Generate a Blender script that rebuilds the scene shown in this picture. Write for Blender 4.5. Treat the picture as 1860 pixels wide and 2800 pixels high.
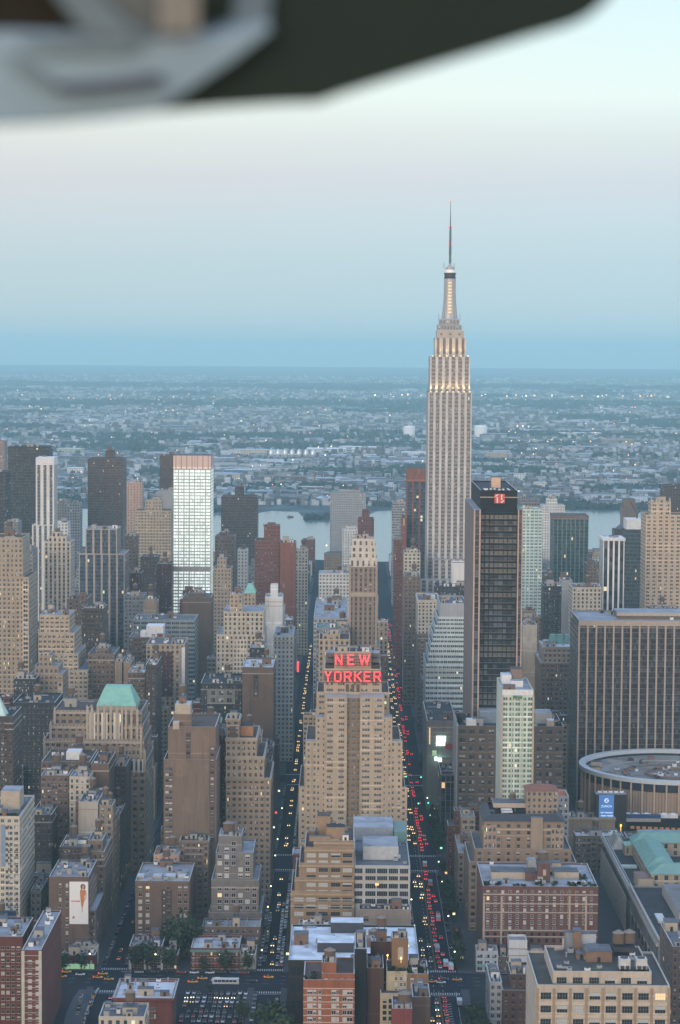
import bpy, bmesh, math, random
from mathutils import Vector, Matrix
R = math.radians
for o in list(bpy.data.objects): bpy.data.objects.remove(o, do_unlink=True)
sc = bpy.context.scene
C = sc.collection
# ------------------------------------------------------------------ camera
FPX, PW, PH = 6320.0, 1860, 2800          # focal length and frame in photo pixels
CAMZ = 322.0
ROLL, YAW, PITCH = 0.007, 17.0/FPX, math.atan(445.0/FPX)
cam = bpy.data.objects.new('camera', bpy.data.cameras.new('camera')); C.objects.link(cam)
CM = Matrix.Rotation(YAW, 3, 'Z') @ Matrix.Rotation(math.pi/2-PITCH, 3, 'X') @ Matrix.Rotation(ROLL, 3, 'Z')
cam.matrix_world = Matrix.Translation((0, 0, CAMZ)) @ CM.to_4x4()
cam.data.sensor_fit = 'VERTICAL'; cam.data.sensor_height = 36; cam.data.sensor_width = 24
cam.data.lens = FPX/PH*36
cam.data.clip_start = 0.1; cam.data.clip_end = 90000
cam.data.dof.use_dof = True; cam.data.dof.focus_distance = 1700; cam.data.dof.aperture_fstop = 2.8
sc.camera = cam
sc.view_settings.view_transform = 'Standard'; sc.view_settings.look = 'None'
sc.view_settings.exposure = 0.0; sc.view_settings.gamma = 1.0
sc.cycles.max_bounces = 5; sc.cycles.diffuse_bounces = 3; sc.cycles.glossy_bounces = 2
sc.cycles.volume_bounces = 3
sc.cycles.use_denoising = True
sc.cycles.sample_clamp_indirect = 4
# ------------------------------------------------------------------ sky at dusk (sun just down behind the camera)
wd = bpy.data.worlds.new('World'); sc.world = wd; wd.use_nodes = True
nt = wd.node_tree; nt.nodes.clear()
def N(t, **k):
    n = nt.nodes.new(t)
    for a, b in k.items(): setattr(n, a, b)
    return n
wo = N('ShaderNodeOutputWorld'); bg = N('ShaderNodeBackground'); nt.links.new(bg.outputs[0], wo.inputs[0])
tc = N('ShaderNodeTexCoord'); sx = N('ShaderNodeSeparateXYZ'); nt.links.new(tc.outputs['Generated'], sx.inputs[0])
rp = N('ShaderNodeValToRGB'); rp.color_ramp.interpolation = 'LINEAR'
mr = N('ShaderNodeMapRange'); mr.inputs['From Min'].default_value = -0.05; mr.inputs['From Max'].default_value = 0.35
nt.links.new(sx.outputs['Z'], mr.inputs['Value']); nt.links.new(mr.outputs[0], rp.inputs[0])
SKY = [(-0.05, (.28,.52,.63)), (0.0, (.46,.65,.73)), (0.018, (.48,.67,.75)), (0.036, (.48,.67,.77)), (0.055, (.54,.69,.79)),
       (0.073, (.61,.685,.775)), (0.09, (.69,.775,.80)), (0.108, (.80,.93,.91)), (0.135, (.74,.92,.94)), (0.17, (.66,.86,.95)), (0.35, (.57,.79,1.20))]
el = rp.color_ramp.elements
while len(el) < len(SKY): el.new(0.5)
for e, (z, c) in zip(el, SKY): e.position = (z+.05)/.40; e.color = (*c, 1)
# evening glow in the west, behind the camera
wm = N('ShaderNodeMath', operation='MULTIPLY'); wm.inputs[1].default_value = -1; nt.links.new(sx.outputs['Y'], wm.inputs[0])
w2 = N('ShaderNodeMapRange', interpolation_type='SMOOTHSTEP'); w2.inputs['From Min'].default_value = 0.0; w2.inputs['From Max'].default_value = 1.0
nt.links.new(wm.outputs[0], w2.inputs['Value'])
zz = N('ShaderNodeMapRange', interpolation_type='SMOOTHSTEP'); zz.inputs['From Min'].default_value = 0.6; zz.inputs['From Max'].default_value = 0.0
nt.links.new(sx.outputs['Z'], zz.inputs['Value'])
wz = N('ShaderNodeMath', operation='MULTIPLY'); nt.links.new(w2.outputs[0], wz.inputs[0]); nt.links.new(zz.outputs[0], wz.inputs[1])
mx = N('ShaderNodeMix', data_type='RGBA'); mx.inputs['B'].default_value = (2.75, 2.10, 1.46, 1)
nt.links.new(wz.outputs[0], mx.inputs['Factor']); nt.links.new(rp.outputs[0], mx.inputs['A'])
# physical twilight tint from the sky model, added faintly overhead
ns = N('ShaderNodeTexSky', sky_type='NISHITA'); ns.sun_disc = False; ns.sun_elevation = R(3); ns.sun_rotation = R(180)
nm = N('ShaderNodeMix', data_type='RGBA', blend_type='ADD'); nm.inputs['Factor'].default_value = 0.03
nt.links.new(mx.outputs['Result'], nm.inputs['A']); nt.links.new(ns.outputs[0], nm.inputs['B'])
# the north-eastern side is a little pinker than the southern one
tx_ = N('ShaderNodeMapRange'); tx_.inputs['From Min'].default_value = -0.18; tx_.inputs['From Max'].default_value = 0.12
nt.links.new(sx.outputs['X'], tx_.inputs['Value'])
tm = N('ShaderNodeMix', data_type='RGBA'); tm.inputs['A'].default_value = (1.045, .965, .93, 1); tm.inputs['B'].default_value = (1, 1, 1.01, 1); nt.links.new(tx_.outputs[0], tm.inputs['Factor'])
tn = N('ShaderNodeMix', data_type='RGBA', blend_type='MULTIPLY'); tn.inputs['Factor'].default_value = 1.0; nt.links.new(nm.outputs['Result'], tn.inputs['A']); nt.links.new(tm.outputs['Result'], tn.inputs['B'])
nt.links.new(tn.outputs['Result'], bg.inputs['Color']); bg.inputs['Strength'].default_value = 1.0
sun = bpy.data.objects.new('sun', bpy.data.lights.new('sun', 'SUN')); C.objects.link(sun)
sun.data.energy = 1.0; sun.data.angle = R(25); sun.data.color = (1, .82, .62)
sun.rotation_euler = (R(75), 0, R(-24))     # low in the west, shining along +Y
# ------------------------------------------------------------------ pixel helpers: a pixel of the photo at a real distance
def P(px, py, D):
    d = CM @ Vector(((px-PW/2)/FPX, (PH/2-py)/FPX, -1.0)); k = D/d.y
    return Vector((d.x*k, D, CAMZ+d.z*k))
def Q(px, py, dist):
    d = CM @ Vector(((px-PW/2)/FPX, (PH/2-py)/FPX, -1.0)); return Vector((0, 0, CAMZ)) + d.normalized()*dist
CMI = CM.transposed()
def proj(v):
    l = CMI @ (Vector(v)-Vector((0, 0, CAMZ))); return (PW/2 + l.x/-l.z*FPX, PH/2 - l.y/-l.z*FPX)
# ------------------------------------------------------------------ materials
def nodes(m):
    m.use_nodes = True; t = m.node_tree; t.nodes.clear(); return t
def mk(t, typ, ins=None, **k):
    n = t.nodes.new(typ)
    for a, b in k.items(): setattr(n, a, b)
    if ins:
        for a, b in ins.items():
            if isinstance(b, bpy.types.NodeSocket): t.links.new(b, n.inputs[a])
            else: n.inputs[a].default_value = b
    return n
def M1(t, op, a, b=0.0, c=0.0): return mk(t, 'ShaderNodeMath', {0: a, 1: b, 2: c}, operation=op).outputs[0]
def MIXC(t, f, a, b, bt='MIX'):
    return mk(t, 'ShaderNodeMix', {'Factor': f, 'A': a, 'B': b}, data_type='RGBA', blend_type=bt).outputs['Result']
def c4(c): return (c[0], c[1], c[2], 1)
# one facade node group: windows laid out in UV cells (one cell = one bay by one storey)
G = bpy.data.node_groups.new('facade', 'ShaderNodeTree')
for nm_, ty, dv in [('Wall','NodeSocketColor',(.4,.3,.2,1)), ('Spandrel','NodeSocketColor',(.4,.3,.2,1)), ('GlassD','NodeSocketColor',(.03,.03,.04,1)),
                    ('GlassL','NodeSocketColor',(.4,.4,.4,1)), ('WW','NodeSocketFloat',.5), ('WH','NodeSocketFloat',.5), ('NSub','NodeSocketFloat',1),
                    ('Bright','NodeSocketFloat',.1), ('Lit','NodeSocketFloat',.01), ('Pier','NodeSocketFloat',0), ('Row','NodeSocketFloat',0),
                    ('Metal','NodeSocketFloat',0), ('Dirt','NodeSocketFloat',.5)]:
    s = G.interface.new_socket(nm_, in_out='INPUT', socket_type=ty); s.default_value = dv
G.interface.new_socket('Shader', in_out='OUTPUT', socket_type='NodeSocketShader')
gi = G.nodes.new('NodeGroupInput'); go = G.nodes.new('NodeGroupOutput'); I = gi.outputs
t = G
uv = mk(t, 'ShaderNodeSeparateXYZ', {0: mk(t, 'ShaderNodeUVMap').outputs[0]})
u, v = uv.outputs[0], uv.outputs[1]
fu = M1(t, 'FRACT', u); fv = M1(t, 'FRACT', v)
uf = M1(t, 'FLOOR', u); vf = M1(t, 'FLOOR', v)
rnd = mk(t, 'ShaderNodeObjectInfo').outputs['Random']
seed = M1(t, 'MULTIPLY', rnd, 97.0)
hcol = mk(t, 'ShaderNodeTexWhiteNoise', {'Vector': mk(t, 'ShaderNodeCombineXYZ', {0: uf, 1: seed, 2: 3.3}).outputs[0]}, noise_dimensions='3D').outputs['Value']
hrow = mk(t, 'ShaderNodeTexWhiteNoise', {'Vector': mk(t, 'ShaderNodeCombineXYZ', {0: vf, 1: seed, 2: 9.1}).outputs[0]}, noise_dimensions='3D').outputs['Value']
wwc = M1(t, 'MULTIPLY', I['WW'], M1(t, 'ADD', .82, M1(t, 'MULTIPLY', hcol, .32)))
wwc = M1(t, 'ADD', M1(t, 'MULTIPLY', wwc, M1(t, 'SUBTRACT', 1.0, I['Pier'])), M1(t, 'MULTIPLY', I['WW'], I['Pier']))
tt = M1(t, 'ADD', M1(t, 'DIVIDE', M1(t, 'SUBTRACT', fu, .5), M1(t, 'MAXIMUM', wwc, .001)), .5)
inx = M1(t, 'LESS_THAN', M1(t, 'ABSOLUTE', M1(t, 'SUBTRACT', tt, .5)), .5)
ts = M1(t, 'MULTIPLY', tt, I['NSub']); pane = M1(t, 'FLOOR', ts)
ins_ = M1(t, 'LESS_THAN', M1(t, 'ABSOLUTE', M1(t, 'SUBTRACT', M1(t, 'FRACT', ts), .5)), .43)
iny = M1(t, 'LESS_THAN', M1(t, 'ABSOLUTE', M1(t, 'SUBTRACT', fv, .5)), M1(t, 'MULTIPLY', I['WH'], .5))
ing = M1(t, 'MULTIPLY', inx, ins_)
win = M1(t, 'MULTIPLY', ing, iny)
ida = M1(t, 'ADD', M1(t, 'MULTIPLY', uf, 7.0), pane)
vec = mk(t, 'ShaderNodeCombineXYZ', {0: M1(t, 'MULTIPLY', ida, M1(t, 'SUBTRACT', 1.0, I['Row'])), 1: vf, 2: seed}).outputs[0]
wn = mk(t, 'ShaderNodeTexWhiteNoise', {'Vector': vec}, noise_dimensions='3D')
wn2 = mk(t, 'ShaderNodeTexWhiteNoise', {'Vector': mk(t, 'ShaderNodeCombineXYZ', {0: ida, 1: vf, 2: M1(t, 'ADD', seed, 31.7)}).outputs[0]}, noise_dimensions='3D')
r1 = wn.outputs['Value']; r2 = wn2.outputs['Value']
isb = M1(t, 'GREATER_THAN', r1, M1(t, 'SUBTRACT', 1.0, I['Bright']))
# pale panes: blinds partly down, and sky reflections put into the pane colour
bl = M1(t, 'GREATER_THAN', fv, M1(t, 'ADD', .32, M1(t, 'MULTIPLY', r2, .45)))
isb = M1(t, 'MULTIPLY', isb, M1(t, 'MAXIMUM', bl, M1(t, 'MAXIMUM', I['Row'], I['Metal'])))
glass = MIXC(t, isb, I['GlassD'], I['GlassL'])
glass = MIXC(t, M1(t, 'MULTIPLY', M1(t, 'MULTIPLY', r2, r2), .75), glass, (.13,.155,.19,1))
tcx = mk(t, 'ShaderNodeTexCoord').outputs['Object']
n1 = mk(t, 'ShaderNodeTexNoise', {'Vector': tcx, 'Scale': .07, 'Detail': 4.0}).outputs['Fac']
mp = mk(t, 'ShaderNodeMapping', {'Vector': tcx, 'Scale': (.9, .9, .06)}).outputs[0]
n2 = mk(t, 'ShaderNodeTexNoise', {'Vector': mp, 'Scale': 1.0, 'Detail': 3.0}).outputs['Fac']
dirt = M1(t, 'MULTIPLY', I['Dirt'], M1(t, 'ADD', M1(t, 'MULTIPLY', n1, .55), M1(t, 'MULTIPLY', n2, .55)))
vecw = mk(t, 'ShaderNodeVectorMath', {0: I['Wall'], 'Scale': M1(t, 'SUBTRACT', M1(t, 'ADD', 1.0, M1(t, 'MULTIPLY', I['Dirt'], .55)), dirt)}, operation='SCALE').outputs[0]
brk = mk(t, 'ShaderNodeTexNoise', {'Vector': tcx, 'Scale': 2.2, 'Detail': 2.0}).outputs['Fac']
vecw = mk(t, 'ShaderNodeVectorMath', {0: vecw, 'Scale': M1(t, 'ADD', .84, M1(t, 'MULTIPLY', brk, .32))}, operation='SCALE').outputs[0]
# soot streaks, repointed patches and stone courses at some floors
sk_ = mk(t, 'ShaderNodeTexNoise', {'Vector': mk(t, 'ShaderNodeMapping', {'Vector': tcx, 'Scale': (.35, .35, .02)}).outputs[0], 'Scale': 1.0, 'Detail': 6.0, 'Roughness': .7}).outputs['Fac']
sk_ = mk(t, 'ShaderNodeMapRange', {0: sk_, 1: .52, 2: .72, 3: 1.0, 4: .66}).outputs[0]
pt = mk(t, 'ShaderNodeMapRange', {0: n1, 1: .56, 2: .60, 3: 1.0, 4: 1.17}).outputs[0]
vecw = mk(t, 'ShaderNodeVectorMath', {0: vecw, 'Scale': M1(t, 'MULTIPLY', sk_, pt)}, operation='SCALE').outputs[0]
crs = M1(t, 'MULTIPLY', M1(t, 'GREATER_THAN', hrow, .84), M1(t, 'LESS_THAN', fv, .13))
crs = M1(t, 'MULTIPLY', crs, M1(t, 'SUBTRACT', 1.0, I['Pier']))
vecw = mk(t, 'ShaderNodeVectorMath', {0: vecw, 'Scale': M1(t, 'ADD', 1.0, M1(t, 'MULTIPLY', crs, .55))}, operation='SCALE').outputs[0]
# ledge line under every window row
sill = M1(t, 'MULTIPLY', inx, M1(t, 'LESS_THAN', M1(t, 'ABSOLUTE', M1(t, 'SUBTRACT', fv, M1(t, 'SUBTRACT', .47, M1(t, 'MULTIPLY', I['WH'], .5)))), .035))
col = MIXC(t, M1(t, 'MULTIPLY', inx, I['Pier']), vecw, I['Spandrel'])
col = MIXC(t, M1(t, 'MULTIPLY', sill, .35), col, (.55,.52,.47,1))
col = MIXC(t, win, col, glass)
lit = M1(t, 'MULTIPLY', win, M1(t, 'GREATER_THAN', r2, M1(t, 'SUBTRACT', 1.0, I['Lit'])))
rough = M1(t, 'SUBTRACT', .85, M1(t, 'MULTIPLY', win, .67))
ecol = MIXC(t, I['Metal'], MIXC(t, M1(t, 'FRACT', M1(t, 'MULTIPLY', r2, 913.0)), (1,.62,.22,1), (.95,1,.72,1)), (.88,1,.93,1))  # this switch makes the panes emit cool white
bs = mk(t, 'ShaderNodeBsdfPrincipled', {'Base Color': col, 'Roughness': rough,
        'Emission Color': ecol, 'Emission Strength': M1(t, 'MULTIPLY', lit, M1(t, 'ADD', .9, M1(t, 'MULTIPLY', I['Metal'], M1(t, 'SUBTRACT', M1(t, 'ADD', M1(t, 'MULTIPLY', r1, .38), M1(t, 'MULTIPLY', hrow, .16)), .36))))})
t.links.new(bs.outputs[0], go.inputs[0])
_mc = {}
class Style: pass
def fac(wall, ww=.5, wh=.55, bay=3.2, fl=3.5, nsub=1, gd=(.028,.034,.045), gl=(.42,.46,.48), br=.16, lit=.009, pier=0, sp=None, row=0, metal=0, dirt=.5):
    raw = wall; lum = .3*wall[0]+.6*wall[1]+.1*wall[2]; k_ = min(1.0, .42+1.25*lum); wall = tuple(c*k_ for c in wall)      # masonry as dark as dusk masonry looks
    key = (wall, ww, wh, bay, fl, nsub, gd, gl, br, lit, pier, sp, row, metal, dirt)
    if key in _mc: return _mc[key]
    def mat(w):
        m = bpy.data.materials.new('facade'); tr = nodes(m)
        g = tr.nodes.new('ShaderNodeGroup'); g.node_tree = G
        for a, b in dict(Wall=c4(wall), Spandrel=c4(sp or wall), GlassD=c4(gd), GlassL=c4(gl), WW=w, WH=wh, NSub=nsub, Bright=br, Lit=lit, Pier=pier, Row=row, Metal=metal, Dirt=dirt).items():
            g.inputs[a].default_value = b
        o = tr.nodes.new('ShaderNodeOutputMaterial'); tr.links.new(g.outputs[0], o.inputs[0])
        m.cycles.emission_sampling = 'NONE'
        return m
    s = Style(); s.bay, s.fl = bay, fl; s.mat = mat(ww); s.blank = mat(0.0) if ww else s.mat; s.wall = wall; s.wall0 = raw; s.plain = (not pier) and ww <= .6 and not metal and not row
    _mc[key] = s; return s
def flat(name, col, rough=.8, metal=0, noise=.3, scale=.5, emit=None, es=1.0, spec=.5):
    key = (name, col, rough, metal, noise, scale, emit, es, spec)
    if key in _mc: return _mc[key]
    m = bpy.data.materials.new(name); tr = nodes(m)
    tx = mk(tr, 'ShaderNodeTexCoord').outputs['Object']
    n = mk(tr, 'ShaderNodeTexNoise', {'Vector': tx, 'Scale': scale, 'Detail': 5.0}).outputs['Fac']
    f = M1(tr, 'ADD', 1.0-noise, M1(tr, 'MULTIPLY', n, 2*noise))
    cc = mk(tr, 'ShaderNodeVectorMath', {0: col, 'Scale': f}, operation='SCALE').outputs[0]
    b = mk(tr, 'ShaderNodeBsdfPrincipled', {'Base Color': cc, 'Roughness': rough, 'Metallic': metal, 'Specular IOR Level': spec})
    if emit:
        b.inputs['Emission Color'].default_value = c4(emit); b.inputs['Emission Strength'].default_value = es
        m.cycles.emission_sampling = 'NONE'
    o = mk(tr, 'ShaderNodeOutputMaterial', {0: b.outputs[0]})
    _mc[key] = m; return m
def roofm(col):      # tar roofs with patches and puddle stains
    key = ('roof', col)
    if key in _mc: return _mc[key]
    m = bpy.data.materials.new('roofing'); tr = nodes(m)
    tx = mk(tr, 'ShaderNodeTexCoord').outputs['Object']
    n = mk(tr, 'ShaderNodeTexNoise', {'Vector': tx, 'Scale': .13, 'Detail': 6.0, 'Roughness': .65}).outputs['Fac']
    vo = mk(tr, 'ShaderNodeTexVoronoi', {'Vector': tx, 'Scale': .12}).outputs['Color']
    vv = mk(tr, 'ShaderNodeSeparateColor', {0: vo}).outputs[0]
    f = M1(tr, 'ADD', .35, M1(tr, 'ADD', M1(tr, 'MULTIPLY', n, .95), M1(tr, 'MULTIPLY', vv, .35)))
    cc = mk(tr, 'ShaderNodeVectorMath', {0: col, 'Scale': f}, operation='SCALE').outputs[0]
    b = mk(tr, 'ShaderNodeBsdfPrincipled', {'Base Color': cc, 'Roughness': .85, 'Specular IOR Level': .25})
    mk(tr, 'ShaderNodeOutputMaterial', {0: b.outputs[0]})
    _mc[key] = m; return m
TAR, GREY, LIGHT, WHITE, BRN = (.04,.043,.05), (.12,.128,.145), (.28,.30,.33), (.50,.54,.58), (.09,.07,.062)
# ------------------------------------------------------------------ mesh builder
class MB:
    def __init__(s): s.v, s.f, s.m, s.u = [], [], [], []
    def face(s, pts, m=0, uv=None):
        b = len(s.v); s.v += [Vector(p) for p in pts]; s.f.append(tuple(range(b, b+len(pts)))); s.m.append(m)
        s.u.append(uv or [(0, 0)]*len(pts))
    def wall(s, p, q, z0, z1, m=0, bay=3.2, fl=3.5):
        # vertical face from p to q (outside on the right hand of p->q); UV counts bays and storeys
        L = math.hypot(q[0]-p[0], q[1]-p[1]); nc = max(1, round(L/bay)); nr = max(1, round((z1-z0)/fl))
        s.face([(p[0], p[1], z0), (q[0], q[1], z0), (q[0], q[1], z1), (p[0], p[1], z1)], m, [(0, 0), (nc, 0), (nc, nr), (0, nr)])
    def box(s, x0, x1, y0, y1, z0, z1, mw=0, mt=1, bay=3.2, fl=3.5, blank='', mb=2, bottom=False):
        c = [(x0, y0), (x1, y0), (x1, y1), (x0, y1)]
        for k, n in enumerate('WSEN'):
            s.wall(c[k], c[(k+1) % 4], z0, z1, mb if n in blank else mw, bay, fl)
        s.face([(x0, y0, z1), (x1, y0, z1), (x1, y1, z1), (x0, y1, z1)], mt)
        if bottom: s.face([(x0, y1, z0), (x1, y1, z0), (x1, y0, z0), (x0, y0, z0)], mw)
    def prism(s, poly, z0, z1, mw=0, mt=1, bay=3.2, fl=3.5):
        n = len(poly)
        for k in range(n): s.wall(poly[k], poly[(k+1) % n], z0, z1, mw, bay, fl)
        s.face([(a, b, z1) for a, b in poly], mt)
    def cone(s, x, y, z0, z1, r0, r1, n=12, m=0, cap=True, uvs=None):
        for k in range(n):
            a, b = 2*math.pi*k/n, 2*math.pi*(k+1)/n
            p = [(x+r0*math.cos(a), y+r0*math.sin(a), z0), (x+r0*math.cos(b), y+r0*math.sin(b), z0)]
            uu = [(k, 0), (k+1, 0)]
            if r1 > 1e-4:
                p += [(x+r1*math.cos(b), y+r1*math.sin(b), z1), (x+r1*math.cos(a), y+r1*math.sin(a), z1)]; uu += [(k+1, uvs or 1), (k, uvs or 1)]
            else: p += [(x, y, z1)]; uu += [(k+.5, 1)]
            s.face(p, m, uu)
        if cap and r1 > 1e-4: s.face([(x+r1*math.cos(2*math.pi*k/n), y+r1*math.sin(2*math.pi*k/n), z1) for k in range(n)], m)
    def bar(s, p, q, w, m=0):      # square bar between two points
        p, q = Vector(p), Vector(q); d = (q-p).normalized(); up = Vector((0, 0, 1)) if abs(d.z) < .9 else Vector((1, 0, 0))
        a = d.cross(up).normalized()*w/2; b = d.cross(a).normalized()*w/2
        A = [p+a+b, p-a+b, p-a-b, p+a-b]; B = [q+a+b, q-a+b, q-a-b, q+a-b]
        for k in range(4): s.face([A[k], A[(k+1) % 4], B[(k+1) % 4], B[k]], m)
        s.face(A[::-1], m); s.face(B, m)
    def hip(s, x0, x1, y0, y1, z0, z1, ix, iy, m=0, top=True):
        o = [(x0, y0, z0), (x1, y0, z0), (x1, y1, z0), (x0, y1, z0)]; i = [(x0+ix, y0+iy, z1), (x1-ix, y0+iy, z1), (x1-ix, y1-iy, z1), (x0+ix, y1-iy, z1)]
        for k in range(4): s.face([o[k], o[(k+1) % 4], i[(k+1) % 4], i[k]], m)
        if top: s.face(i, m)
    def build(s, name, mats, parent=None, org=None):
        me = bpy.data.meshes.new(name)
        org = Vector(org) if org is not None else (Vector(parent.get('_o')) if parent is not None and parent.get('_o') is not None else Vector((0, 0, 0)))
        me.from_pydata([p-org for p in s.v], [], s.f)
        ul = me.uv_layers.new(name='UVMap'); k = 0
        flatuv = [x for f in s.u for p in f for x in p]
        ul.data.foreach_set('uv', flatuv)
        me.polygons.foreach_set('material_index', s.m)
        for m in (mats if isinstance(mats, (list, tuple)) else [mats]): me.materials.append(m)
        me.update()
        o = bpy.data.objects.new(name, me); C.objects.link(o)
        if parent is not None: o.parent = parent; o['_o'] = tuple(org)
        else: o.location = org
        return o
def tag(o, label=None, cat=None, group=None, kind=None):
    if label: o['label'] = label
    if cat: o['category'] = cat
    if group: o['group'] = group
    if kind: o['kind'] = kind
    return o
def thing(name, label, cat, loc, group=None):
    o = bpy.data.objects.new(name, None); C.objects.link(o); o.location = loc; o['_o'] = tuple(loc)
    o.empty_display_size = 1
    return tag(o, label, cat, group)
# ------------------------------------------------------------------ ground, water, streets
AVE = {9: 1162, 8: 1436, 7: 1716, 6: 2000, 5: 2286, 4: 2425, 3.5: 2560, 3: 2690, 2.5: 2830, 2: 3040, 1: 3260}
AVX = [(d-15, d+15) for d in AVE.values()] + [(862, 892)]
STX = {34: (33, 63.5)}
x = 33.0
for k in range(35, 45):
    w_ = 20 if k < 38 else 18
    STX[k] = (x-61-w_, x-61); x -= 61+w_
x = 63.5
for k in range(33, 24, -1):
    STX[k] = (x+61, x+79); x += 79
def gmat():
    m = bpy.data.materials.new('ground'); tr = nodes(m)
    tx = mk(tr, 'ShaderNodeTexCoord').outputs['Object']
    y = mk(tr, 'ShaderNodeSeparateXYZ', {0: tx}).outputs[1]
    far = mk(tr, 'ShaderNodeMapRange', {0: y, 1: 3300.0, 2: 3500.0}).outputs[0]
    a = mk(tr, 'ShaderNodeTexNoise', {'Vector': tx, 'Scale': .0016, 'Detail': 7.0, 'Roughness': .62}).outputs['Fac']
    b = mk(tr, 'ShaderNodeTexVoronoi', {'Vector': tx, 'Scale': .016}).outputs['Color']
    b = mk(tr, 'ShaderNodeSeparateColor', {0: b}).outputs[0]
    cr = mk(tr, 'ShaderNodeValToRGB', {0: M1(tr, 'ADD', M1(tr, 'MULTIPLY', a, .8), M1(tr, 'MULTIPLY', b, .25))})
    e = cr.color_ramp.elements; e[0].position = .40; e[0].color = (.02,.04,.042,1); e[1].position = .72; e[1].color = (.15,.18,.21,1)  # bluish far ground, distance haze put into its colour
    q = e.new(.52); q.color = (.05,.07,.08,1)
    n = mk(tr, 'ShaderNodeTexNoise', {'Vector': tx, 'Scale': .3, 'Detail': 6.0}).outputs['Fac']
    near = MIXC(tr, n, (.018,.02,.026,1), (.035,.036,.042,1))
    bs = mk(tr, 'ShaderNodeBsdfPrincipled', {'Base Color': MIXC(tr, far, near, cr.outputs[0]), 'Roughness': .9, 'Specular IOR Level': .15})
    mk(tr, 'ShaderNodeOutputMaterial', {0: bs.outputs[0]}); return m
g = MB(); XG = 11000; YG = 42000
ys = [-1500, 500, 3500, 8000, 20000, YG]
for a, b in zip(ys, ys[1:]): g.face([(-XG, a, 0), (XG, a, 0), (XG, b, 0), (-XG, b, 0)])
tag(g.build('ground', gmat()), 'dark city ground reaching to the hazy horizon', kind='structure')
# East River, with an uneven far shore
rng = random.Random(3)
wm_ = bpy.data.materials.new('water'); tr = nodes(wm_)
tx = mk(tr, 'ShaderNodeTexCoord').outputs['Object']
nz = mk(tr, 'ShaderNodeTexNoise', {'Vector': mk(tr, 'ShaderNodeMapping', {'Vector': tx, 'Scale': (.02, .006, .02)}).outputs[0], 'Scale': 1.0, 'Detail': 5.0}).outputs['Fac']
bp = mk(tr, 'ShaderNodeBump', {'Height': nz, 'Strength': .12, 'Distance': 4.0}).outputs[0]
ob = mk(tr, 'ShaderNodeBsdfPrincipled', {'Base Color': (.05,.09,.11,1), 'Roughness': .16, 'IOR': 1.33, 'Normal': bp, 'Specular IOR Level': .75})
mk(tr, 'ShaderNodeOutputMaterial', {0: ob.outputs[0]})
SH_N = [(-1600, 3560), (-420, 3560), (-415, 3520), (-100, 3540), (40, 3500), (300, 3520), (700, 3540), (1600, 3560)]
SH_F = [(1600, 4560), (700, 4640), (480, 4660), (430, 4720), (300, 4730), (180, 4700), (120, 4700), (95, 4620), (60, 4600), (20, 4330), (-40, 4300), (-75, 4340), (-95, 4560), (-150, 4590), (-190, 4470), (-260, 4480), (-340, 4560), (-500, 4600), (-800, 4700), (-1600, 4700)]
w = MB(); w.face([(a, b, .3) for a, b in SH_N + SH_F])
tag(w.build('river', wm_), 'pale blue river between the city and the far shore', kind='structure')
# pavements: a raised kerb block under every city block
walk = flat('pavement', (.075,.076,.082), .9, spec=.15, noise=.25, scale=.2)
pv = MB()
XB = sorted(STX.values()); YB = sorted(AVX)
blocks = []
for (a, b) in zip([(-900, -900)]+XB, XB):
    for (c, d) in zip(YB, YB[1:]+[(3480, 3500)]):
        blocks.append((a[1], b[0], c[1], d[0]))
for bx in blocks:
    if bx[1] < -900 or bx[3] < 1150: continue
    pv.box(bx[0]-.0, bx[1]+.0, bx[2], bx[3], 0, .15, 0, 0)
tag(pv.build('pavement', walk), 'raised grey pavements around the city blocks', kind='structure')
asph = flat('asphalt', (.021,.024,.034), .9, spec=.12, noise=.3, scale=.15)
st = MB()
def strip(mb, x0, x1, y0, y1, z): mb.face([(x0, y0, z), (x1, y0, z), (x1, y1, z), (x0, y1, z)])
def lane_w(k): return (4.0 if k == 34 else 3.2)
roads = {}
for k, (a, b) in STX.items():
    e = lane_w(k); roads[k] = (a+e, b-e); strip(st, a+.02, b-.02, 700, 3500, .004)
tag(st.build('road', asph), 'dark asphalt streets and avenues between the blocks', kind='structure')
# side pavements inside the street widths
sp = MB()
for k, (a, b) in STX.items():
    e = lane_w(k)
    for (c, d) in zip(YB, YB[1:]+[(3480, 3500)]):
        sp.box(a, a+e, c[1], d[0], .02, .16, 0, 0); sp.box(b-e, b, c[1], d[0], .02, .16, 0, 0)
tag(sp.build('footpath', flat('footpath', (.07,.072,.08), .9, spec=.15, noise=.3, scale=.3)), 'paved footpaths along both kerbs of the streets', kind='structure')
mk_w = flat('paint', (.40,.41,.42), .7, noise=.35, scale=.6); mk_y = flat('paint_y', (.28,.20,.05), .7, noise=.3, scale=.6)
mm = MB()
a, b = roads[34]
cx34 = (a+b)/2
for xx in (cx34-.25, cx34+.25): strip(mm, xx-.07, xx+.07, 1180, 2600, .02); strip(mm, xx-.09, xx+.09, 900, 1144, .02)
for xx in (a+2.6, b-2.6): strip(mm, xx-.1, xx+.1, 1180, 1418, .02); strip(mm, xx-.1, xx+.1, 900, 1143, .02)
ym = len(mm.f)
y = 900
while y < 2300:
    for xx in (a+6.0, a+9.0, b-9.0, b-6.0)[1:3]:
        strip(mm, xx-.1, xx+.1, y, y+3, .02)
    y += 9
for k in (34, 35, 36, 33, 37):
    a, b = roads[k]
    for yy in (1139, 1181, 1413, 1455, 1694, 1735):
        x = a+.4
        while x < b-.4: strip(mm, x, x+.55, yy-1.8, yy+1.8, .021); x += 1.15
    for yy in (1136, 1409): strip(mm, a+.3, b-.3, yy-.5, yy-.1, .021)
for xx in (33, 63.5, -46, -28, -125, -107):      # crossings over the near avenue
    pass
y0 = 900
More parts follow.
